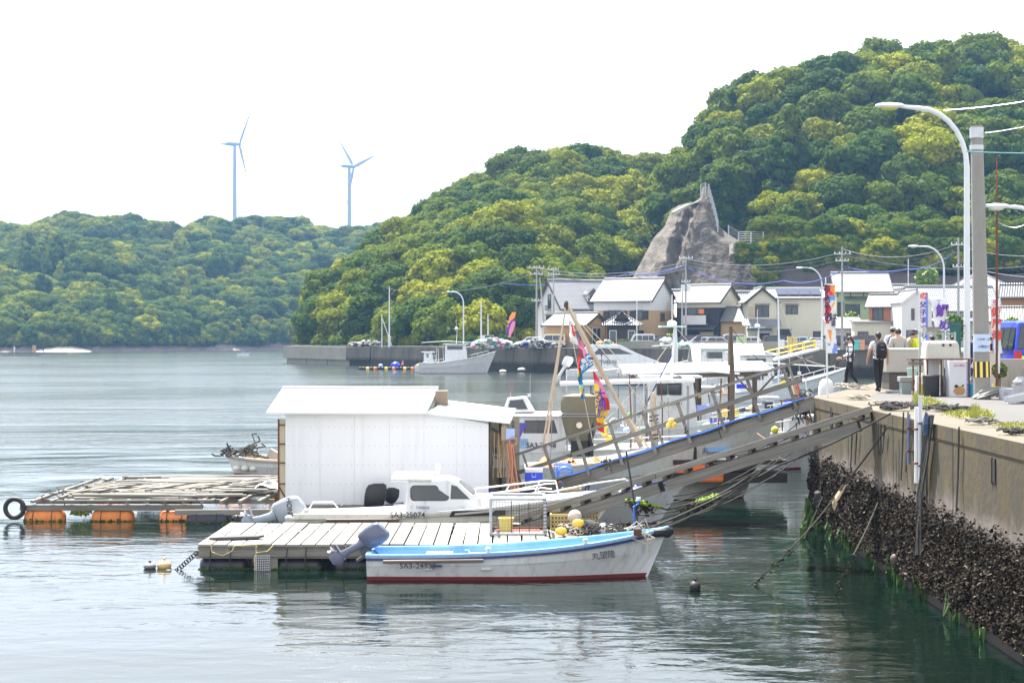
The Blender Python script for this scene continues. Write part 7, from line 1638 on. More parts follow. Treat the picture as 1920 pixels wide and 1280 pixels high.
q.loft([[a.lerp(b_, f)+Vector((w2*cos(x), w2*sin(x)*.6, w2*sin(x)*.5)) for x in [2*pi*i/8 for i in range(8)]] for f, w2 in ((0, .02), (.3, .05), (.7, .06), (.9, .045), (1, .02))]); q.add([b_+Vector((.02, 0, .1)), b_+Vector((.10, 0, .02)), b_+Vector((.03, 0, -.14)), b_+Vector((-.02, 0, -.05))], [(0, 1, 2, 3)])
loose('cloth_wrap', 'pale tan cloth wrapped round the taut mooring rope', 'cloth', q, mat('tan_cloth', (.55, .43, .28), .8, .2, 8), (0, 0, 0), smooth=True)
q = MB(); q.sph((0, 0, .0), .10, nu=10, nv=8); loose('old_float', 'dull brown ball float stuck at the foot of the oyster wall', 'float', q, mat('dull_brown', (.10, .075, .06), .7, .3, 5), W_(1680, 1047, .15), smooth=True)
# ropes hanging down the wall face
for px, y0, y1, lb in ((1688, 772, 900, 'left strand of a pair of ropes hanging from the big coil'), (1697, 772, 885, 'right strand of a pair of ropes hanging from the big coil'), (1588, 795, 880, 'thin rope hanging on the wall between the two gangway ends'), (1597, 795, 870, 'second thin rope hanging beside it near the gangway top'), (1797, 800, 960, 'long single black rope hanging down the nearer wall'), (1651, 795, 850, 'short frayed line below the wrapped rope knot')):
    mrope(lb, [W_(px, y0, .06), W_(px-3, (y0+y1)/2, .05), W_(px-1, y1, .1)], .016, rope_dark, .0)
# plastic pipes on the wall
for px, y0, y1, r, m, lb in ((1716, 763, 905, .048, fw, 'white plastic pipe fixed down the quay wall, left of the pair'), (1723, 742, 918, .036, mat('pale_pipe', (.50, .53, .58), .4), 'taller pale pipe standing above the wall edge'), (1700, 776, 870, .036, mat('blue_grey_pipe', (.14, .16, .24), .6, .2), 'blue grey pipe with dark lower half down the wall')):
    a = W_(px, y0, .08); b_ = W_(px, y1, .08); t = thing('wall_pipe', lb, 'pipe', b_); q = MB(); q.tube([(0, 0, 0), (0, 0, (a-b_).z)], r, 10); q.build('pipe', m, t, True)
    for f in (.25, .7): q = MB(); q.box(-r-.01, r+.04, -r-.01, r+.01, (a-b_).z*f, (a-b_).z*f+.03); q.build('bracket', rust, t)
t = thing('rope_bundle', 'thick bundle of dark ropes and blue tarp running down beside the white pipes', 'rope', W_(1738, 800, .1)); O = Vector(t.location)
R = random.Random(6)
q = MB()
for k_ in range(9):
    p = [W_(1742+R.gauss(0, 3), 778, .06), W_(1736+R.gauss(0, 4), 850, .10), W_(1728+R.gauss(0, 4), 930, .12), W_(1724+R.gauss(0, 4), 1040, .14)]; q.tube([x-O for x in p], .020, 5)
q.build('strands', rope_dark, t)
q = MB(); q.sph(W_(1740, 795, .12)-O, .09, .08, .22, 8, 6, jit=.2); q.build('blue_wrap', mat('dull_blue_tarp', (.04, .07, .14), .6, .3), t)
# orange and blue hoses at the top of the railed gangway
for px, m, lb in ((1488, mat('orange_hose', (.65, .25, .06), .5), 'orange ribbed hose curling down from the gangway head'), (1494, redm, 'red cord beside the orange hose at the gangway head'), (1483, cream_gel, 'cream hose beside the orange hose at the gangway head')):
    Y = 41.2; q = MB(); q.tube([P(px, 713, Y), P(px+1, 730, Y), P(px+9, 748, Y), P(px+20, 760, Y-.2), P(px+26, 790, Y-.3), P(px+28, 842, Y-.3)] if px == 1488 else [P(px, 715, Y), P(px+8, 745, Y), P(px+14, 775, Y)], .035 if px != 1494 else .02, 7); tag(q.build('hose', m, None, True), lb, 'hose')
q = MB(); q.tube([P(1512, 770, 41), P(1513, 790, 40.9), P(1512, 838, 40.9), P(1540, 822, 40.2)], .025, 6); tag(q.build('hose', rope_blue), 'blue pipe hooked on the quay corner below the gangway', 'hose')
q = MB(); R = random.Random(15)
for k_ in range(60):
    c = P(R.gauss(1505, 10), R.gauss(762, 14), 41.0+R.gauss(0, .15)); q.tube([c+Vector((R.gauss(0, .1), R.gauss(0, .08), R.gauss(0, .09))) for _ in range(4)], .014, 4)
loose('rope_knots', 'mess of dark ropes knotted round the head of the railed gangway', 'rope', q, rope_dark, (0, 0, 0), kind='stuff')
for i, (a, b_) in enumerate((((1500, 790), (1310, 870)), ((1505, 800), (1420, 812)), ((1512, 810), (1360, 905)), ((1508, 800), (1330, 850)))):
    mrope(['dark line from the gangway head down to the pale hull', 'copper line looping under the gangway head', 'dark line slanting behind the plain gangway', 'grey line behind the timber post'][i], [P(*a, 41.4), P(*b_, 44)], .014, [rope_dark, mat('copper_line', (.25, .08, .05), .6), rope_dark, rope_dark][i], .3)
# ------------------------------------------------------------------ banners
def banner(label, px, py0, py1, pxw, Y, pole_px, pole_top, pole_bot, mats, mf, texts, poleside=0, lean=0.0, on_z=None):
    b0 = P(pole_px, pole_bot, Y)
    t = thing('banner', label, 'banner', b0)
    top = P(pole_px-lean, pole_top, Y)
    q = MB(); q.tube([(0, 0, 0), (top-b0)*.5, top-b0], [.028, .022, .014], 7); q.build('pole', palemetal, t, True)
    q = MB(); q.tube([P(px, py0, Y)-b0, P(px+pxw, py0+1, Y)-b0], .012, 5); q.build('top_rod', palemetal, t)
    def fn(u, v):
        p = P(px+u*pxw+v*v*(pxw*.28), lerp(py0, py1, v), Y)-b0; p.y += .05*sin(v*7+u*3)*u-.02; return p
    q = MB(); q.grid(fn, 16, 56, mf=mf); q.build('cloth', mats, t, True)
    for s, sz, u, v, m in texts:
        p = fn(u, v); text(s, sz, (p.x, p.y-.05, p.z), m, t, name='banner_lettering', ex=.003, bold=sz*.03)
    for k in range(5):
        p = fn(0, (k+.5)/5); pp = (top-b0)*((p.z)/(top-b0).z); q = MB(); q.tube([p, (pp.x, pp.y, p.z)], .012, 4); q.build('tie', fw, t)
    return t
def mf1(u, v):
    n_ = noise.noise(Vector((u*2.2, v*6, 4)))
    if v < .16: return 1 if u < .35 else (2 if n_ > -.05 else 1)
    if v < .24: return 3 if u > .3 else 1
    if v < .58: return 1 if u < .42+.18*sin(v*22) and v < .6 else (2 if n_ > .2 else 0)
    if v < .66: return 0 if n_ > -.15 else 4
    if v < .86: return 2 if abs(u-.35-.5*(v-.66)*3*(1 if n_ > 0 else -.4)) < .22 else (3 if n_ < -.2 else 0)
    return 3 if n_ > .05 else 0
dkpu = mat('dark_purple_print', (.035, .02, .09), .8, .1)
flbl = mat('banner_blue', (.16, .26, .62), .8, .2); ltb = mat('banner_pale_purple', (.42, .42, .62), .8, .2)
banner('tall colourful fish banner with purple characters, tied at the quay corner', 1546, 533, 662, 19, 40.2, 1552, 520, 775, [fw, fr_, fo, flbl, ltb], mf1, [(c, .20, .20, .06+i*.088, dkpu) for i, c in enumerate('おくちゃんの')]+[('は', .20, .76, .48, dkpu), ('ま', .17, .78, .57, dkpu)], lean=4)
banner('narrow white and blue banner with purple characters behind the metal frame', 1725, 547, 650, 14, 46, 1724, 545, 705, [fw, flbl, fp], lambda u, v: 1 if u > .74-.22*v else 0, [('の', .22, .42, .08, fr_)]+[(c, .20, .32, .24+i*.14, fpu) for i, c in enumerate('父子まつり')], lean=0)
banner('white banner with a column of dark brush characters beside the near lamp post', 1747, 560, 620, 26, 47, 1772, 552, 690, [fw, ltb], lambda u, v: 1 if (u-.5)**2*3+(v-.05)**2 < .03 else 0, [('鯛', .40, .66, .40, fpu), ('め', .36, .70, .84, fpu)], lean=-2)
banner('white banner with red characters and pink swirl right of the concrete pole', 1857, 560, 662, 17, 42, 1873, 556, 700, [fw, flbl, fp], lambda u, v: 2 if (u-.5)**2+((v-.07)*4.5)**2 < .07 else 1 if (v > .62 and u < .12) else 0, [(c, .27, .52, .25+i*.215, fr_) for i, c in enumerate('仮屋湾')], lean=-2)
# carp streamers on the far brown pole
t = thing('carp_streamers', 'orange and pink carp streamers hanging from the brown breakwater pole', 'streamers', P(962, 600, 218.6)); O = Vector(t.location)
for i, (a, b_, m, w_) in enumerate((((964, 585), (953, 612), fo, .55), ((962, 592), (950, 625), fpu, .45), ((963, 602), (955, 632), fp, .5))):
    q = MB(); A = P(*a, 218.6)-O; B = P(*b_, 218.6)-O; q.loft([[A.lerp(B, f)+Vector((w2*w_*cos(x), .3*w2*w_*sin(x), 0)) for x in [2*pi*j/8 for j in range(8)]] for f, w2 in ((0, .5), (.3, .7), (.7, .5), (.9, .25), (1, .5))]); q.build('streamer', m, t, True)

# ------------------------------------------------------------------ heaps on the far quay
R = random.Random(77)
def heap(label, px0, px1, Y, h, mats, n_, cat='nets', seed=1, z=QZ):
    R = random.Random(seed); q = MB(); xa, xb = PX(px0, Y), PX(px1, Y)
    for _ in range(n_):
        x = R.uniform(xa, xb); hh = h*(1-abs((x-xa)/(xb-xa)*2-1)**2*.6); s = R.uniform(.15, .45)
        q.sph((x, Y+R.uniform(-.6, .8), z+R.uniform(0, hh)), s, s, s*.6, 6, 4, mi=R.randrange(len(mats)), jit=.25)
    tag(q.build('gear_heap', mats), label, cat, kind='stuff')
pn = mat('pale_net', (.38, .37, .35), .9, .3, 3); gnm = mat('green_net', (.08, .30, .16), .9, .3, 3); tn = mat('teal_net', (.05, .25, .24), .9, .3, 3)
heap('pale heap of nets and floats on the breakwater beside the slim pole', 655, 728, 262, .8, [pn, dkgrey, navy, pn], 90, seed=2)
heap('colourful heap of nets and floats on the breakwater left of the carp streamers', 884, 962, 217, 1.3, [pn, gnm, pn, tn, fw, fp], 170, seed=3)
heap('dark and pale net heap on the quay by the white estate car', 966, 1045, 211, 1.1, [pn, dkgrey, navy, pn, fw], 130, seed=4)
heap('heap of gear and boxes on the quay in front of the gatehouse', 1118, 1155, 206, 1.0, [pn, dkgrey, tn, fo], 50, seed=5)
heap('stacked white sacks and boxes in front of the charcoal car', 1238, 1262, 203, 1.7, [fw, pn, fw], 50, seed=6)
heap('small turquoise and white boxes by the transformer pole', 1268, 1296, 203, 1.0, [mat('turq', (.2, .5, .45), .6), fw, pn], 36, seed=7)
def crate_pack(label, px0, px1, Y, rows, m, h=.4, seed=1):
    xa, xb = PX(px0, Y), PX(px1, Y); n_ = max(1, int((xb-xa)/.62))
    t = thing('crate_stack', label, 'crates', (xa, Y, QZ+.0)); R = random.Random(seed)
    for r in range(rows):
        for i in range(n_):
            q = MB(); x = i*.62+R.uniform(-.02, .02); q.box(x, x+.58, 0, .45, r*h, r*h+h-.03); q.box(x+.04, x+.54, -.01, .0, r*h+.08, r*h+h-.1); q.build('crate', m, t)
crate_pack('stack of straw yellow crates on the harbour road behind the yellow stair rail', 1477, 1498, 192.5, 4, straw); crate_pack('stack of white crates left of the straw yellow ones', 1462, 1476, 192.5, 3, fw)
crate_pack('pale green crates on the low concrete wall', 1382, 1402, 196, 4, mat('pale_green_crate', (.42, .52, .28), .6)); crate_pack('row of orange crates seen between the woman and the backpacker', 1612, 1630, 182, 3, mat('peach_crate', (.70, .32, .16), .6)); crate_pack('turquoise crate in the row behind the walking couple', 1602, 1610, 182, 3, mat('turq_crate', (.12, .50, .48), .6)); crate_pack('white crates and boxes at the foot of the quay lamp', 1530, 1548, 190, 3, fw)
t = thing('hedge', 'clipped bright green hedge in front of the gatehouse', 'hedge', (PX(1170, 209), 209, QZ)); q = MB(); R = random.Random(2)
for _ in range(1600): c = Vector((R.uniform(-.9, .9), R.uniform(-.4, .4), R.uniform(.1, 1.15))); n1 = Vector((R.gauss(0, 1), R.gauss(0, 1), R.gauss(0, 1))).normalized(); a = n1.orthogonal()*.09; b_ = n1.cross(a); q.add([c-a, c-b_, c+a, c+b_], [(0, 1, 2, 3)])
hm = mat('hedge_green', (.14, .22, .02), .7, .4, 3); q.build('leaves', hm, t); q = MB(); q.box(-.85, .85, -.35, .35, 0, 1.1); q.build('core', mat('hedge_core', (.03, .05, .01), .9), t)
def bush(label, px, Y, r, z=QZ, m=None, h=1.0):
    t = thing('shrub', label, 'shrub', (PX(px, Y), Y, z)); q = MB(); R = random.Random(int(px))
    for _ in range(700):
        d = Vector((R.gauss(0, 1), R.gauss(0, 1), R.gauss(0, 1))).normalized()*R.uniform(.5, 1)*r; c = d+Vector((0, 0, r*h)); n1 = Vector((R.gauss(0, 1), R.gauss(0, 1), R.gauss(0, 1))).normalized(); a = n1.orthogonal()*r*.11; b_ = n1.cross(a); q.add([c-a, c-b_, c+a, c+b_], [(0, 1, 2, 3)])
    q.build('leaves', m or hm, t); q = MB(); q.cyl((0, 0, -.1), (0, 0, r*h), .06, .03, 6); q.build('stem', BARK, t)
bush('round flowering shrub behind the white sacks', 1256, 207, 1.0); bush('light green shrub in front of the tall green house', 1593, 222, 1.6, h=2.2); bush('green bush between the near lamp post and white banner', 1784, 150, 1.5, m=mat('willow_green', (.10, .18, .02), .7, .4, 2), h=1.5); bush('bright shrub beside the roof of the blue van', 1896, 60, .55, z=QZ+1.2); bush('young tree above the cutting behind the roofs', 1738, 240, 1.8, z=12)
q = MB(); q.box(-.8, .8, 0, .05, 0, 2.9); tag(q.build('green_net_screen', mat('dark_green_screen', (.015, .10, .07), .8), None, loc=(PX(1785, 140), 140, QZ)), 'dark green net screen behind the white brush lettered banner', 'screen')

# ------------------------------------------------------------------ gear on the near quay
def QY(py): return (EYE-QZ)*F/(py-HY)
t = thing('fish_tank', 'large beige insulated fish tank on a dark narrower base', 'fish tank', (PX(1702, 46.5), 46.5, QZ)); k = 46.5/F
w2 = 42*k; q = MB(); q.loft([[(-a, 0, z), (a, 0, z), (a, 1.1, z), (-a, 1.1, z)] for z, a in ((.52, w2*.92), (1.12, w2), (1.14, w2*1.03), (1.20, w2*1.03))]); q.build('tank', mat('beige_tank', (.36, .34, .30), .5, .06, 2, dirt=.2), t, bevel=.03)
q = MB(); q.box(-w2*.80, w2*.3, .1, 1.0, 0, .53); q.build('base', mat('brown_base', (.075, .062, .055), .6), t); q = MB(); q.box(-w2*1.04, w2*1.04, -.02, 1.12, 1.19, 1.24); q.build('rim', fw, t)
t = thing('grey_stool_box', 'small grey box with wider lid standing before the beige tank', 'box', (PX(1700, 43.2), 43.2, QZ)); q = MB(); q.box(-.14, .14, 0, .28, 0, .34); q.build('body', mat('blue_grey_box', (.24, .29, .30), .6), t, bevel=.01); q = MB(); q.box(-.19, .19, -.04, .32, .34, .48); q.build('lid', mat('grey_lid', (.28, .28, .27), .6), t, bevel=.02)
q = MB(); q.tube([(0, 0, .04), (.62, .2, .05)], .035, 7); loose('steel_pipe', 'short steel pipe lying on the pavement by the grey box', 'pipe', q, grey, (PX(1661, 43.8), 43.8, QZ))
q = MB(); q.lathe([(.12, 0), (.15, .3), (.15, .34)], (0, 0, 0), 14); loose('teal_bucket', 'small green and white bucket behind the grey box', 'bucket', q, mat('mint_bucket', (.34, .48, .42), .5), (PX(1710, 45), 45, QZ+.35))
# wooden trestle with board
t = thing('work_trestle', 'rusty legged trestle with a thick worn board left of the pump stand', 'trestle', (PX(1725, 42.6), 42.6, QZ)); q = MB(); q.box(-.22, .20, 0, .5, .80, .90); q.build('board', woodx, t); q = MB(); q.box(-.26, .14, -.02, .45, .93, .99); q.build('upper_board', wood_dark, t)
for x in (-.17, .02, .15): q = MB(); q.box(x-.018, x+.018, .05, .09, 0, .93 if x < .1 else .8); q.build('leg', rust, t)
q = MB(); q.box(0, .16, 0, .2, 0, .3); loose('yellow_can', 'yellow can standing under the trestle', 'can', q, mat('mustard_can', (.60, .48, .06), .5), (PX(1727, 42.9), 42.9, QZ)); q = MB(); q.box(0, .2, 0, .2, 0, .45); loose('white_can', 'white plastic can under the trestle beside the yellow one', 'can', q, fw, (PX(1719, 43.2), 43.2, QZ+.05))
q = MB(); q.sph((0, 0, 0), .09, .07, .05, 8, 6, jit=.2); loose('blue_cloth', 'crumpled blue cloth on the trestle board', 'cloth', q, blue, (PX(1731, 42.6), 42.6, QZ+1.02))
# tall frame
t = thing('angle_iron_rack', 'pale green angle iron frame with boards standing behind the pump stand', 'frame', (PX(1757, 43.2), 43.2, QZ)); k = 43.2/F
for px in (1725, 1768, 1779, 1791): x = (px-1757)*k; q = MB(); q.box(x-.025, x+.025, 0, .05, .0, PZ(622, 43.2)-QZ); q.build('upright', mat('pale_green_steel', (.30, .36, .32), .6, .15, 4, dirt=.5), t)
for z, a, b_ in ((PZ(624, 43.2)-QZ, -32, 36), (PZ(650, 43.2)-QZ, -32, -8)): q = MB(); q.box(a*k, b_*k, .051, .09, z-.04, z); q.build('crossbar', mat('pale_green_steel2', (.36, .40, .36), .6), t)
q = MB(); q.box(-.30, .08, -.03, .4, PZ(622, 43.2)-QZ, PZ(613, 43.2)-QZ); q.build('board', woodx, t); q = MB(); q.prism([(.35, .1, PZ(605, 43.2)-QZ), (.80, .1, PZ(612, 43.2)-QZ), (.80, .5, PZ(610, 43.2)-QZ), (.35, .5, PZ(604, 43.2)-QZ)], (0, 0, .03)); q.build('sloping_board', dkgrey, t)
# pump stand: rusty table with upturned tub, cabinets below
t = thing('rusty_stand', 'rusty steel table on thin legs carrying an upturned cream tub', 'stand', (PX(1776, 41.6), 41.6, QZ)); k = 41.6/F; TZ = PZ(672, 41.6)-QZ
q = MB(); q.box(-40*k, 60*k, -.1, .7, TZ-.03, TZ); q.build('top', rust, t)
for x in (-38, -12, 8, 40): q = MB(); q.box(x*k-.02, x*k+.02, -.06, -.02, 0, TZ-.03); q.build('leg', rust, t)
t = thing('upturned_tub', 'upturned cream plastic tub with two round plug holes on the rusty stand', 'tub', (PX(1769, 41.6), 41.6, QZ+TZ)); a = 34*k
def rr(w_, d_, z, n=20, p=.35): return [Vector((w_*math.copysign(abs(cos(x))**p, cos(x)), .32+d_*math.copysign(abs(sin(x))**p, sin(x)), z)) for x in [2*pi*i/n for i in range(n)]]
q = MB(); q.loft([rr(a, .33, 0), rr(a*.98, .32, .06), rr(a*.94, .30, .34), rr(a*.88, .27, .43), rr(a*.72, .20, .47), rr(a*.5, .12, .475)]); q.build('shell', mat('cream_tub', (.44, .43, .38), .45, .05, 2, dirt=.2), t, True)
for x in (.0, .19): q = MB(); q.cyl((x, .055, .36), (x, -.0, .36), .035, n=10); q.build('plug_hole', black, t)
t = thing('white_cabinet', 'white enamel cabinet with red lettering and rust holes near its foot', 'cabinet', (PX(1797, 41.2), 41.2, QZ)); k = 41.2/F; q = MB(); q.box(-17*k, 17*k, 0, .4, 0, PZ(676, 41.2)-QZ); q.build('case', mat('enamel_white', (.55, .55, .60), .35, .03, 2, dirt=.15), t, bevel=.01)
q = MB()
Rr = random.Random(4)
def blob(cx, cz, r, m, nm, y=-.004, n=16, par=None):
    q = MB(); pts = [Vector((cx+r*cos(a_)*(1+.35*Rr.random()), y, cz+r*.8*sin(a_)*(1+.35*Rr.random()))) for a_ in [2*pi*i/n for i in range(n)]]; q.prism(pts[::-1], (0, -.003, 0)); q.build(nm, m, par or t)
blob(.03, .17, .13, mat('rust_stain', (.42, .23, .08), .8, .4, 8), 'rust_stain', -.002); blob(-.06, .28, .045, black, 'rust_hole', -.006); blob(.12, .30, .025, black, 'rust_hole', -.006)
text('立入禁止', .075, (.03, -.008, .83), mat('faded_red_ink', (.50, .15, .18), .6), t, name='cabinet_lettering'); q = MB(); q.box(17*k-.02, 17*k+.002, -.004, .4, .0, .95); q.build('edge', mat('purple_edge', (.06, .03, .18), .5), t)
t = thing('pale_locker', 'pale ribbed locker under the left end of the rusty stand', 'locker', (PX(1750, 42.2), 42.2, QZ+.55)); q = MB(); q.box(-.18, .17, 0, .35, 0, .50); q.build('case', frame_w, t)
for i in range(8): q = MB(); q.box(-.17, .16, -.012, 0, .03+i*.058, .05+i*.058); q.build('rib', palemetal, t)
t = thing('mesh_barrel', 'black mesh basket barrel on the pavement under the stand', 'barrel', (PX(1750, 41.3), 41.3, QZ)); q = MB(); q.lathe([(.19, 0), (.215, .05), (.22, .52), (.225, .55), (.20, .55), (.19, .1)], (0, .22, 0), 20); q.build('basket', mat('black_mesh', (.022, .024, .028), .6, .5, 20, bmp=.6), t, True); q = MB(); q.tube([Vector((.225*cos(a_), .22+.225*sin(a_), .555)) for a_ in [i*pi/10 for i in range(21)]], .014, 5); q.build('hoop', dkgrey, t)
q = MB()
for j in range(7): r_ = .22+.01*j; q.tube([Vector((.05*cos(j)+j*.012, .15+r_*.6*cos(a_), .28+r_*sin(a_))) for a_ in [i*2*pi/18 for i in range(19)]], .022, 6, cap=False)
loose('hose_reel', 'coil of grey and black hose between barrel and white cabinet', 'hose', q, mat('grey_black_hose', (.16, .16, .17), .5, .6, 5), (PX(1771, 41.5), 41.5, QZ))
q = MB(); q.lathe([(.10, 0), (.125, .30), (.135, .31), (.135, .33), (.12, .33), (.09, .03)], (0, 0, 0), 18); loose('blue_bucket', 'light blue bucket beside the white cabinet', 'bucket', q, mat('light_blue_bucket', (.10, .42, .62), .4, .08), (PX(1824, 41.4), 41.4, QZ+.02), smooth=True)
q = MB(); q.box(-.08, .08, 0, .02, 0, .20); q.xf(Matrix.Rotation(.5, 4, 'Y')); loose('white_card', 'tilted white card hanging by the pole foot', 'card', q, fw, (PX(1824, 41.5), 41.5, PZ(690, 41.5)))
q = MB(); q.sph((0, 0, .16), .2, .14, .2, 12, 9, jit=.13); q.sph((.04, 0, .36), .07, .06, .1, 7, 5, jit=.1); loose('plastic_bag', 'translucent white plastic bag stuffed with orange net', 'bag', q, mat('bag_white', (.55, .50, .47), .35, .12, 8), (PX(1848, 42), 42, QZ))
q = MB(); q.sph((0, 0, .10), .17, .12, .12, 10, 7, jit=.15); loose('peach_net_bag', 'peach coloured net bag in front of the white plastic bag', 'bag', q, mat('peach_net', (.60, .34, .24), .7, .2, 15), (PX(1846, 41.4), 41.4, QZ))
q = MB(); q.tube([Vector((.10*cos(a_), 0, .17+.16*sin(a_))) for a_ in [i*pi/8 for i in range(14)]], .045, 8); loose('yellow_fender', 'bent yellow boat fender leaning by the concrete block wall', 'fender', q, yellow, (PX(1869, 42.6), 42.6, QZ), smooth=True)
t = thing('wrapped_motor', 'grey tarpaulin bundle behind the blue bucket', 'bundle', (PX(1834, 43), 43, QZ)); q = MB(); q.tube([(-.25, 0, .25), (-.1, 0, .42), (.12, 0, .52), (.2, 0, .50)], [.10, .11, .09, .05], 8); q.sph((.05, 0, .22), .18, .15, .22, 9, 7, jit=.1); q.build('cover', mat('grey_tarp', (.20, .21, .22), .7, .2, 4), t, True)
q = MB(); R = random.Random(19)
for j in range(26):
    y0 = R.uniform(-.2, .4); z0 = .04+R.random()*.22; q.tube([(-.40+R.gauss(0, .06), y0, .03), (-.2+R.gauss(0, .06), y0, z0*.8), (.05, y0+R.gauss(0, .05), z0+.06), (.40+R.gauss(0, .1), y0+.1, z0), (.62+R.gauss(0, .1), y0+.2, .05+R.random()*.1)], .018, 6)
loose('rope_heap', 'heap of thick grey hoses and ropes lying on the pavement', 'rope', q, mat('hose_grey', (.30, .29, .27), .6, .25, 5), (PX(1862, 39.6), 39.6, QZ), kind='stuff')
t = thing('pale_box', 'pale square box with a vent beside the grey ropes', 'box', (PX(1892, 39.2), 39.2, QZ)); q = MB(); q.box(-.17, .17, 0, .3, 0, .28); q.build('case', mat('pale_lilac_box', (.42, .44, .49), .5), t, bevel=.01)
for i in range(4): q = MB(); q.box(-.13, -.03, -.006, 0, .06+i*.04, .08+i*.04); q.build('vent_slot', grey, t)
q = MB(); q.lathe([(.15, 0), (.19, .26), (.2, .28)], (0, 0, 0), 16); q.sph((0, 0, .36), .15, .15, .12, 8, 6, jit=.25); loose('grey_tub', 'grey tub heaped with nets at the right edge', 'tub', q, mat('grey_tub_m', (.36, .37, .39), .6, .2, 6), (PX(1912, 38.6), 38.6, QZ+.12))
t = thing('metal_channel', 'long grey metal channel lying tilted at the right edge of the pavement', 'channel', (PX(1890, 36.8), 36.8, QZ)); 
for y0, z0, z1 in ((0, 0, .16), (.3, 0, .16)): q = MB(); q.beam((0, y0, .08), (1.3, y0+.5, .30), .02, .17); q.build('side', steel, t)
q = MB(); q.beam((0, .15, .01), (1.3, .65, .23), .30, .02); q.build('web', steel, t)
q = MB(); q.box(0, .5, 0, .3, 0, .1); loose('dark_base', 'dark wheeled base under the tilted metal channel', 'base', q, dkgrey, (PX(1903, 37.4), 37.4, QZ))
bush('small weedy plant growing at the foot of the antenna pole', 1874, 42.2, .22, z=QZ+.15, m=mat('weed_green', (.12, .16, .03), .7, .4), h=2.4)
for i in range(14):
    pass
# ropes, cleats and hooks along the wall edge
def coil(label, px, py, s, n_, m, seed, w_=1.0):
    R = random.Random(seed); c0 = G(px, py, QZ+.02); q = MB()
    for k_ in range(n_):
        c = c0+Vector((R.gauss(0, s*.8*w_), R.gauss(0, s*.8), R.random()*s*.7)); r_ = R.uniform(.3, .9)*s; a0 = R.uniform(0, 6)
        q.tube([c+Vector((r_*w_*cos(a0+a_), r_*sin(a0+a_), .25*r_*(1+sin(2*a_+k_)))) for a_ in [i*.6 for i in range(9)]], .016, 5)
    loose('rope_coil', label, 'rope', q, m, (0, 0, 0), kind='stuff')
coil('big tangle of black and grey ropes hanging over the wall edge by the gangway top', 1680, 768, .17, 26, rope_dark, 1, 1.7); coil('loose dark rope heap right of the white pipes', 1765, 770, .15, 22, rope_dark, 2, 2.0); coil('small grey rope coil with rusty shackle on the wall top', 1832, 794, .10, 14, mat('grey_rope', (.13, .13, .12), .9, .4, 9), 3, 1.7); coil('black rope coil at the right edge of the wall top', 1909, 814, .10, 16, rope_dark, 4, 1.4); coil('pale knotted rope and net by the feet of the plaid shirted woman', 1592, 728, .16, 18, rope_pale, 5, 1.6); coil('rope with rusty hook near the head of the plain gangway', 1610, 748, .10, 12, rope_pale, 6, 2.0)
for px, py, lb in ((1848, 796, 'rusty mooring shackle beside the small rope coil'), (1783, 768, 'dark iron ring on the wall top by the rope heap'), (1625, 748, 'rusty iron hook at the head of the plain gangway')):
    c = G(px, py, QZ); q = MB(); q.tube([Vector((.09*cos(a_), .05*sin(a_), .03+.07*abs(sin(a_)))) for a_ in [i*pi/8 for i in range(17)]], .014, 6); loose('iron_ring', lb, 'mooring ring', q, rust if px != 1783 else black, c)
t = thing('anchor_chain', 'rusty chain lying on the wall top near the plain gangway', 'chain', G(1655, 755, QZ))
for i in range(16): q = MB(); c = Vector((i*.07-.2, .1*sin(i*.5), .02)); q.tube([c+Vector((.035*cos(a_), .018*sin(a_)*(1-(i % 2)), .018*sin(a_)*(i % 2))) for a_ in [j*pi/4 for j in range(9)]], .007, 4, cap=False); q.build('link', rust, t)
q = MB(); q.lathe([(.24, -.3), (.23, 0), (.19, .18), (.10, .27), (.02, .29)], (0, 0, 0), 14); loose('white_hood', 'white rounded boat fender cover showing behind the quay corner', 'fender', q, fw, P(1549, 728, 46), smooth=True)
t = thing('white_sorting_table', 'white crates and trays on tables behind the near lamp post', 'table', (PX(1858, 43.6), 43.6, QZ)); q = MB(); q.box(-.2, .25, 0, .4, .0, 1.15); q.build('cabinet', mat('cream_cabinet', (.50, .46, .42), .6), t); q = MB(); q.box(-.22, .27, -.02, .42, 1.151, 1.19); q.build('top', orange, t)

# ------------------------------------------------------------------ people
SKIN = mat('skin', (.42, .25, .17), .55, .06, 6); HAIR = mat('dark_hair', (.012, .010, .010), .5, .3, 20)
def plaid_mat():
    m, n, b = nodes_of('plaid_shirt'); tc = N(n, 'ShaderNodeTexCoord')
    def band(axis, sc, ph):
        w1 = N(n, 'ShaderNodeTexWave', wave_type='BANDS', bands_direction=axis); w1.inputs['Scale'].default_value = sc; w1.inputs['Distortion'].default_value = .6; w1.inputs['Phase Offset'].default_value = ph
        n.links.new(tc.outputs['Object'], w1.inputs[0]); return ramp(n, w1.outputs['Fac'], [(.86, 0.0), (.93, 1.0)])
    a = band('Z', 2.1, 0); c = band('X', 1.7, 1.2); d = band('Y', 1.9, .5)
    mx = mixc(n, 1.0, mixc(n, 1.0, a, d, 'ADD'), c, 'ADD'); col = mixc(n, mx, (.66, .66, .68), (.04, .035, .05)); n.links.new(col, b.inputs['Base Color']); b.inputs['Roughness'].default_value = .85; return m
SH = {'white': mat('shirt_white', (.60, .60, .62), .85, .06, 4), 'beige': mat('shirt_grey_beige', (.30, .28, .25), .9, .1, 30), 'yellow': mat('jacket_yellow', (.62, .66, .03), .7, .08, 4), 'orange': mat('vest_orange', (.75, .22, .03), .7, .1, 4), 'navy': mat('coat_navy', (.02, .025, .07), .8, .2, 4), 'black': mat('cloth_black', (.012, .012, .014), .9, .3, 6), 'plaid': plaid_mat(), 'grey': mat('cloth_grey', (.22, .22, .23), .9, .1, 8), 'brown': mat('trousers_brown', (.07, .05, .035), .9, .2, 6)}
pend = []
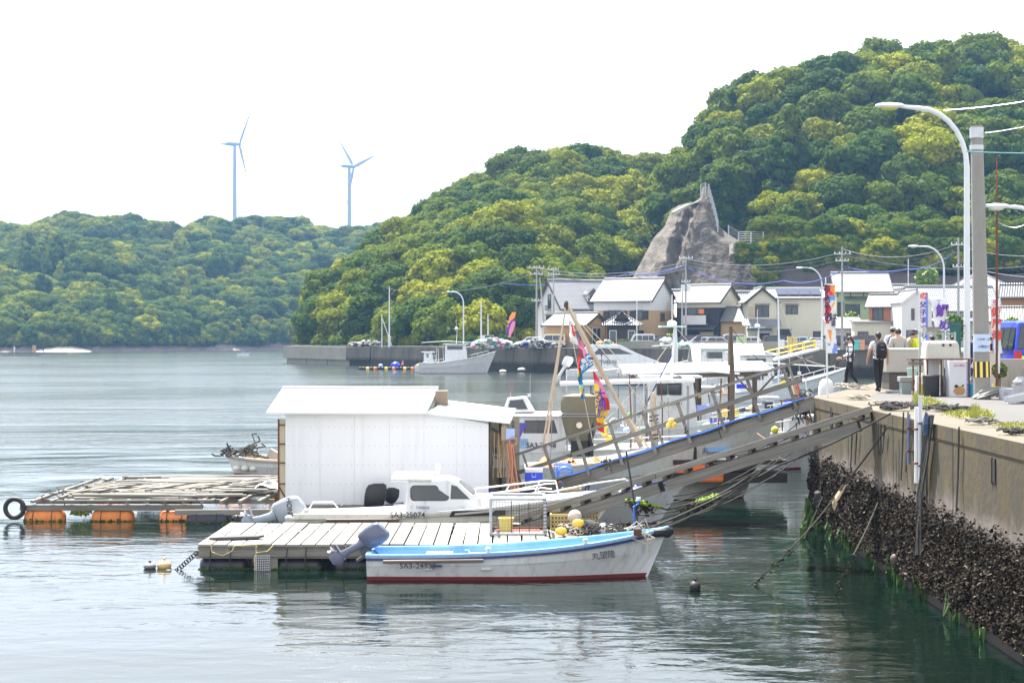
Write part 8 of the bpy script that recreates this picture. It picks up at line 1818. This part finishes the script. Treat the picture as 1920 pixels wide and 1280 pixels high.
def person(label, px, Y, H, face, shirt, legs, shoe, pose='stand', sleeve='short', hair='short', hat=None, z=QZ, jacket=False):
    """face: direction the person looks, degrees from +Y (away from the camera), positive to the left"""
    s = H/1.70
    t = thing('person', label, 'person', (PX(px, Y), Y, z), radians(face))
    J = dict(pel=(0, 0, .95), bel=(0, .0, 1.10), che=(0, .0, 1.30), nec=(0, -.01, 1.45), hb=(0, .015, 1.53), ht=(0, .02, 1.61))
    st = {'stand': (.0, .0, 0), 'walk': (.16, -.20, .10), 'step': (.13, -.16, .16)}[pose]
    for sd, nm in ((-1, 'l'), (1, 'r')):
        f = st[0] if sd > 0 else st[1]; af = -f*.6
        J['sh'+nm] = (sd*.180, -.01, 1.39); J['el'+nm] = (sd*.245, af*.5-.03, 1.13); J['wr'+nm] = (sd*.262, af+(.06 if pose != 'step' else .20), .90 if pose != 'step' else 1.0); J['ha'+nm] = (sd*.265, af+(.08 if pose != 'step' else .27), .84 if pose != 'step' else .98)
        J['hi'+nm] = (sd*.085, 0, .88); J['kn'+nm] = (sd*.09, f*.55+(.05 if pose != 'stand' else .01), .49); lift = st[2] if f < 0 else 0
        J['an'+nm] = (sd*.09, f*1.05-(.06 if f < 0 else 0), .085+lift*.6); J['to'+nm] = (sd*.10, f*1.05+.14-(.04 if f < 0 else 0), .035+lift*.35)
    lj = jacket*.02; lg = {'wide': .012}.get('', 0)
    Rd = dict(pel=.145, bel=.150+lj, che=.168+lj, nec=.052, hb=.072, ht=.088)
    for nm in 'lr': Rd.update({'sh'+nm: .078+lj, 'el'+nm: .050+lj, 'wr'+nm: .028+lj*.3, 'ha'+nm: .032, 'hi'+nm: .092, 'kn'+nm: .062, 'an'+nm: .047, 'to'+nm: .036})
    E = [('pel', 'bel'), ('bel', 'che'), ('che', 'nec'), ('nec', 'hb'), ('hb', 'ht')]
    for nm in 'lr': E += [('che', 'sh'+nm), ('sh'+nm, 'el'+nm), ('el'+nm, 'wr'+nm), ('wr'+nm, 'ha'+nm), ('pel', 'hi'+nm), ('hi'+nm, 'kn'+nm), ('kn'+nm, 'an'+nm), ('an'+nm, 'to'+nm)]
    keys = list(J); me = bpy.data.meshes.new('skeleton'); me.from_pydata([tuple(c*s for c in J[k_]) for k_ in keys], [(keys.index(a), keys.index(b_)) for a, b_ in E], [])
    o = bpy.data.objects.new('body', me); COL.objects.link(o); o.parent = t
    m = o.modifiers.new('skin', 'SKIN'); m.use_smooth_shade = True; m.branch_smoothing = .3
    for i, k_ in enumerate(keys):
        r_ = Rd[k_]*s; fl = {'pel': .80, 'bel': .76, 'che': .74}.get(k_, 1); fl = 1.0 if shirt == 'plaid' and k_ in ('pel', 'bel', 'che') else fl; me.skin_vertices[0].data[i].radius = (r_*(1.0 if fl == 1 else 1.0), r_*fl)
        me.skin_vertices[0].data[i].use_root = (k_ == 'pel')
    o.modifiers.new('sub', 'SUBSURF').levels = 2
    seg = [(Vector(J[a])*s, Vector(J[b_])*s, a, b_) for a, b_ in E]
    def cls(c):
        best = None
        for a, b_, na, nb in seg:
            d = b_-a; f = max(0, min(1, (c-a).dot(d)/d.length_squared)); dist = (c-(a+d*f)).length
            if best is None or dist < best[0]: best = (dist, na, nb, f)
        _, na, nb, f = best
        if nb in ('hb', 'ht') or (nb == 'nec' and f > .75): return 0
        if nb[:2] == 'ha': return 0
        if nb[:2] == 'wr': return 1 if sleeve == 'long' else 0
        if nb[:2] == 'el': return 1 if sleeve == 'long' or f < .62 else 0
        if nb[:2] in ('kn', 'an') and c.z > .11*s: return 2
        if nb[:2] == 'to' or c.z < .10*s: return 3
        if nb[:2] == 'hi' or (na == 'pel' and c.z < (.90 if jacket or shirt == 'plaid' else .95)*s): return 2 if c.z < (.80 if shirt == 'plaid' else .95)*s else 1
        return 1
    pend.append((o, [SKIN, SH[shirt], SH[legs], SH[shoe]], cls, J, s))
    # head details, hair, fingers
    hc = Vector(J['hb']).lerp(Vector(J['ht']), .7)*s
    q = MB()
    if hair == 'short': q.sph(hc+Vector((0, -.012, .022))*s, .090*s, .098*s, .095*s, 14, 9, jit=.03)
    else:
        q.sph(hc+Vector((0, -.012, .02))*s, .090*s, .098*s, .098*s, 14, 9, jit=.02); q.tube([hc+Vector((0, -.09, .01))*s, hc+Vector((0, -.13, -.08))*s, hc+Vector((.0, -.12, -.20))*s, hc+Vector((.0, -.13, -.32))*s], [.03*s, .035*s, .028*s, .008*s], 7)
    ho = q.build('hair', HAIR, t, True)
    if hat:
        q = MB(); q.sph(hc+Vector((0, 0, .05))*s, .098*s, .105*s, .080*s, 14, 8); q.loft([[hc+Vector((.07*s*cos(a_)*1.1, .09*s+(.07+dy)*s*max(0, sin(a_)), .045*s-dz)) for a_ in [2*pi*i/12 for i in range(12)]] for dy, dz in ((0, 0), (.02, .012))]) if hat != 'bucket' else q.lathe([(.16*s, -.02), (.11*s, .03)], hc+Vector((0, 0, .03)), 14)
        q.build('cap', SH['grey'] if hat != 'bucket' else SH['black'], t, True)
    q = MB(); q.tube([hc+Vector((0, .085, -.005))*s, hc+Vector((0, .108, -.03))*s, hc+Vector((0, .088, -.04))*s], [.010*s, .015*s, .008*s], 6); q.build('nose', SKIN, t, True)
    for sd in (-1, 1):
        q = MB(); q.sph(hc+Vector((sd*.086, -.005, -.015))*s, .012*s, .022*s, .032*s, 7, 5); q.build('ear', SKIN, t, True)
        q = MB(); q.sph(hc+Vector((sd*.032, .082, .005))*s, .013*s, .006*s, .007*s, 6, 4); q.build('eye', HAIR, t)
    q = MB(); q.sph(hc+Vector((0, .082, -.062))*s, .024*s, .007*s, .006*s, 6, 4); q.build('mouth', mat('lips', (.35, .12, .10), .5), t)
    for nm, sd in (('l', -1), ('r', 1)):
        h0 = Vector(J['ha'+nm])*s; w0 = Vector(J['wr'+nm])*s; d = (h0-w0).normalized()
        side = Vector((0, 1, 0)); side = (side-d*side.dot(d)).normalized(); inn = Vector((-sd, 0, 0))
        for i, (off, ln) in enumerate(((-.030, .058), (-.010, .072), (.010, .078), (.030, .070))):
            b0 = h0+side*off*s; q = MB(); q.tube([b0-d*.01*s, b0+d*(ln*.45+.02)*s, b0+d*(ln*.75+.015)*s+inn*.012*s, b0+d*(ln+.005)*s+inn*.030*s], [.010*s, .0095*s, .0085*s, .006*s], 6); q.build('finger', SKIN, t, True)
        q = MB(); b0 = w0.lerp(h0, .5)+side*.028*s; q.tube([b0, b0+side*.028*s+d*.025*s+inn*.01*s, b0+side*.034*s+d*.055*s+inn*.02*s], [.012*s, .011*s, .007*s], 6); q.build('thumb', SKIN, t, True)
    return t
person('woman in black and white checked shirt with ponytail walking left along the quay edge', 1594, 47.3, 1.60, 80, 'plaid', 'black', 'white', 'step', 'long', 'pony', jacket=True)
person('man in white t-shirt and black trousers with a black backpack, walking away', 1647, 44.3, 1.72, 4, 'white', 'black', 'black', 'walk', 'short')
person('man in grey cap and white shirt with dark shoulder strap behind the beige tank', 1674, 50.0, 1.74, -20, 'white', 'navy', 'black', 'stand', 'short', hat='cap', z=QZ+.15)
person('man in grey beige loose shirt with his back turned behind the beige tank', 1684, 48.3, 1.84, 8, 'beige', 'grey', 'black', 'stand', 'long', jacket=True)
person('visitor in bright yellow jacket and dark hat with a khaki rucksack', 1712, 49.5, 1.80, -60, 'yellow', 'brown', 'black', 'stand', 'long', hat='bucket', jacket=True)
person('person in dark cap and white top just behind the yellow jacket', 1716, 54.0, 1.84, -10, 'white', 'grey', 'black', 'stand', 'short', hat='cap')
person('person in white shirt standing behind the steel frame', 1748, 50.5, 1.62, 30, 'white', 'grey', 'black', 'stand', 'short')
person('steward in orange vest left behind the steel frame uprights', 1777, 55, 1.60, 150, 'orange', 'navy', 'black', 'stand', 'short')
person('steward in orange vest nearer the lamp post, facing left', 1787, 53, 1.62, 100, 'orange', 'navy', 'black', 'stand', 'short')
person('person in a navy coat standing between lamp post and concrete pole', 1826, 50, 1.66, 20, 'navy', 'navy', 'black', 'stand', 'long', jacket=True)
person('person in a black top half hidden right of the concrete pole', 1861, 52, 1.62, 160, 'black', 'black', 'black', 'stand', 'short')
def pack(label, px, Y, face, m, zc=1.22, s=1.0, z=QZ):
    t = thing('backpack', label, 'backpack', (PX(px, Y), Y, z+zc), radians(face))
    q = MB(); q.loft([[Vector((w_*math.copysign(abs(cos(a_))**.6, cos(a_)), -.19-dp+dp*math.copysign(abs(sin(a_))**.6, sin(a_)), zz)) for a_ in [2*pi*i/14 for i in range(14)]] for zz, w_, dp in ((-.26, .10, .05), (-.23, .14, .08), (-.05, .155, .10), (.14, .14, .08), (.23, .10, .05), (.25, .05, .02))]); q.build('sack', m, t, True)
    q = MB(); q.loft([[Vector((w_*cos(a_), -.375+.03*sin(a_), zz)) for a_ in [2*pi*i/10 for i in range(10)]] for zz, w_ in ((-.2, .08), (-.18, .11), (-.02, .11), (.0, .08))]); q.build('pocket', m, t, True)
    for zz in (-.0, .12): q = MB(); q.box(-.05, .05, -.40 if zz < .1 else -.365, -.385 if zz < .1 else -.35, zz, zz+.012); q.build('trim', grey, t)
    for sd in (-1, 1): q = MB(); q.tube([(sd*.10, -.14, .20), (sd*.11, .02, .26), (sd*.12, .15, .14), (sd*.13, .13, -.05), (sd*.14, -.08, -.18)], .018, 5); q.build('strap', m, t)
pack('black backpack on the back of the man in the white t-shirt', 1647, 44.3, 4, SH['black']); pack('khaki rucksack worn over the bright yellow jacket', 1712, 49.5, -60, mat('khaki', (.26, .22, .15), .8), 1.26)
t = thing('shoulder_strap_bag', 'dark strap bag across the shoulder of the man in the grey cap', 'bag', (PX(1674, 50), 50, QZ+.15), radians(-20)); q = MB(); q.tube([(-.14, .10, 1.02), (-.15, -.13, 1.2), (-.08, -.15, 1.42), (.0, .02, 1.5)], .02, 5); q.build('strap', navy, t); q = MB(); q.box(-.24, -.08, -.15, .05, .85, 1.05); q.build('pouch', navy, t, bevel=.02)

dg = bpy.context.evaluated_depsgraph_get(); dg.update()
for o, ms, cls, J, s in pend:
    me = bpy.data.meshes.new_from_object(o.evaluated_get(dg)); me.name = 'body'
    o.modifiers.clear(); old = o.data; o.data = me; bpy.data.meshes.remove(old)
    me.materials.clear()
    for m in ms: me.materials.append(m)
    for p in me.polygons: p.material_index = cls(p.center); p.use_smooth = True
    # refine the head: slightly narrower jaw

# ------------------------------------------------------------------ rigging, aerials and rods crowding the middle of the harbour
R = random.Random(61)
spots = [(1128, 655, 745, 120, 'thin aerial left of the motor yacht bow'), (1160, 690, 830, 64, 'slim rod beside the awning sheet'), (1204, 700, 830, 58, 'leaning rod left of the wheelhouse'), (1255, 720, 800, 60, 'short dark rod in front of the wheelhouse door'),
         (1290, 650, 760, 90, 'white aerial above the canopy left end'), (1325, 660, 740, 95, 'thin pole behind the canopy'), (1345, 690, 800, 75, 'rusty rod under the canopy'), (1392, 650, 760, 105, 'slanting outrigger by the sloping wheelhouse'), (1428, 665, 770, 92, 'thin white pole right of the canopy'),
         (1484, 655, 735, 98, 'short aerial on the raised bow boat'), (1500, 680, 760, 60, 'thin dark rod at the gangway head'), (1108, 730, 850, 52, 'dark rod between winch and flag'), (1030, 770, 860, 51, 'white rod on the pilothouse boat stern rail'), (948, 735, 840, 54, 'bent aerial over the pilothouse'), (990, 700, 790, 57, 'dark forked rod above the pilothouse roof')]
for px, y0, y1, Y, lb in spots:
    a = P(px, y1, Y); b_ = P(px+R.uniform(-10, 10), y0, Y); t = thing('boat_rod', lb, 'rod', a)
    q = MB(); q.tube([(0, 0, -.6), (b_-a)*.5+Vector((R.uniform(-.05, .05), 0, 0)), b_-a], [.018*Y/60, .015*Y/60, .010*Y/60], 5); q.build('rod', R.choice([frame_w, grey, rust, dkgrey, bamboo]), t)
    if R.random() < .5: q = MB(); q.box(-.06, .06, -.04, .04, 0, .12); q.xf(Matrix.Translation((b_-a)*R.uniform(.5, .95))); q.build('fitting', R.choice([black, frame_w]), t)
for i, (a, b_, Y, lb) in enumerate((((1257, 640), (1120, 800), 61, 'long pale stay from the ladder mast down to the left'), ((1268, 615), (1372, 700), 80, 'pale stay from the white mast to the wooden post'), ((1372, 615), (1460, 700), 70, 'dark line from the wooden post top to the right'), ((1226, 740), (1330, 830), 50, 'pale line from the bound timber post down right'),
        ((1226, 742), (1150, 830), 50, 'tan line from the bound timber post down left'), ((1460, 562), (1520, 700), 100, 'thin stay right of the thin white mast'), ((1068, 578), (1182, 705), 47.5, 'dark stay from the tripod top to the thin brown rod'), ((1392, 655), (1330, 690), 100, 'thin line over the canopy roof'), ((1480, 660), (1590, 690), 98, 'sagging line to the raised bow'))):
    q = MB(); q.tube(sag(P(*a, Y), P(*b_, Y), .25, 10), .010*Y/50, 4); tag(q.build('rigging_line', rope_dark if 'dark' in lb else rope_pale), lb, 'line')
# hanging laundry of nets and small gear on the canopy and the decks
for i, (px, py, Y, m, s, lb) in enumerate(((1318, 770, 62, paleblue, .25, 'pale blue box on the deck under the canopy'), (1356, 765, 62, redm, .14, 'small red can beside the blue box under the canopy'), (1180, 778, 56, mat('lime_ball', (.02, .35, .08), .5), .10, 'bright green ball float on the cabin hatch'), (1390, 728, 72, blue, .22, 'blue sheet bundle behind the canopy post'), (1310, 742, 66, yellow, .12, 'yellow float hanging by the canopy post'), (1270, 712, 60, dkgrey, .22, 'dark engine hoist on the wheelhouse roof'))):
    q = MB()
    if 'ball' in lb or 'float' in lb or 'hoist' in lb: q.sph((0, 0, 0), s, s, s*.9, 9, 7, jit=.05)
    else: q.box(-s, s, -s*.6, s*.6, 0, s*.9)
    tag(q.build('deck_gear', m, None, loc=P(px, py, Y)), lb, 'gear')
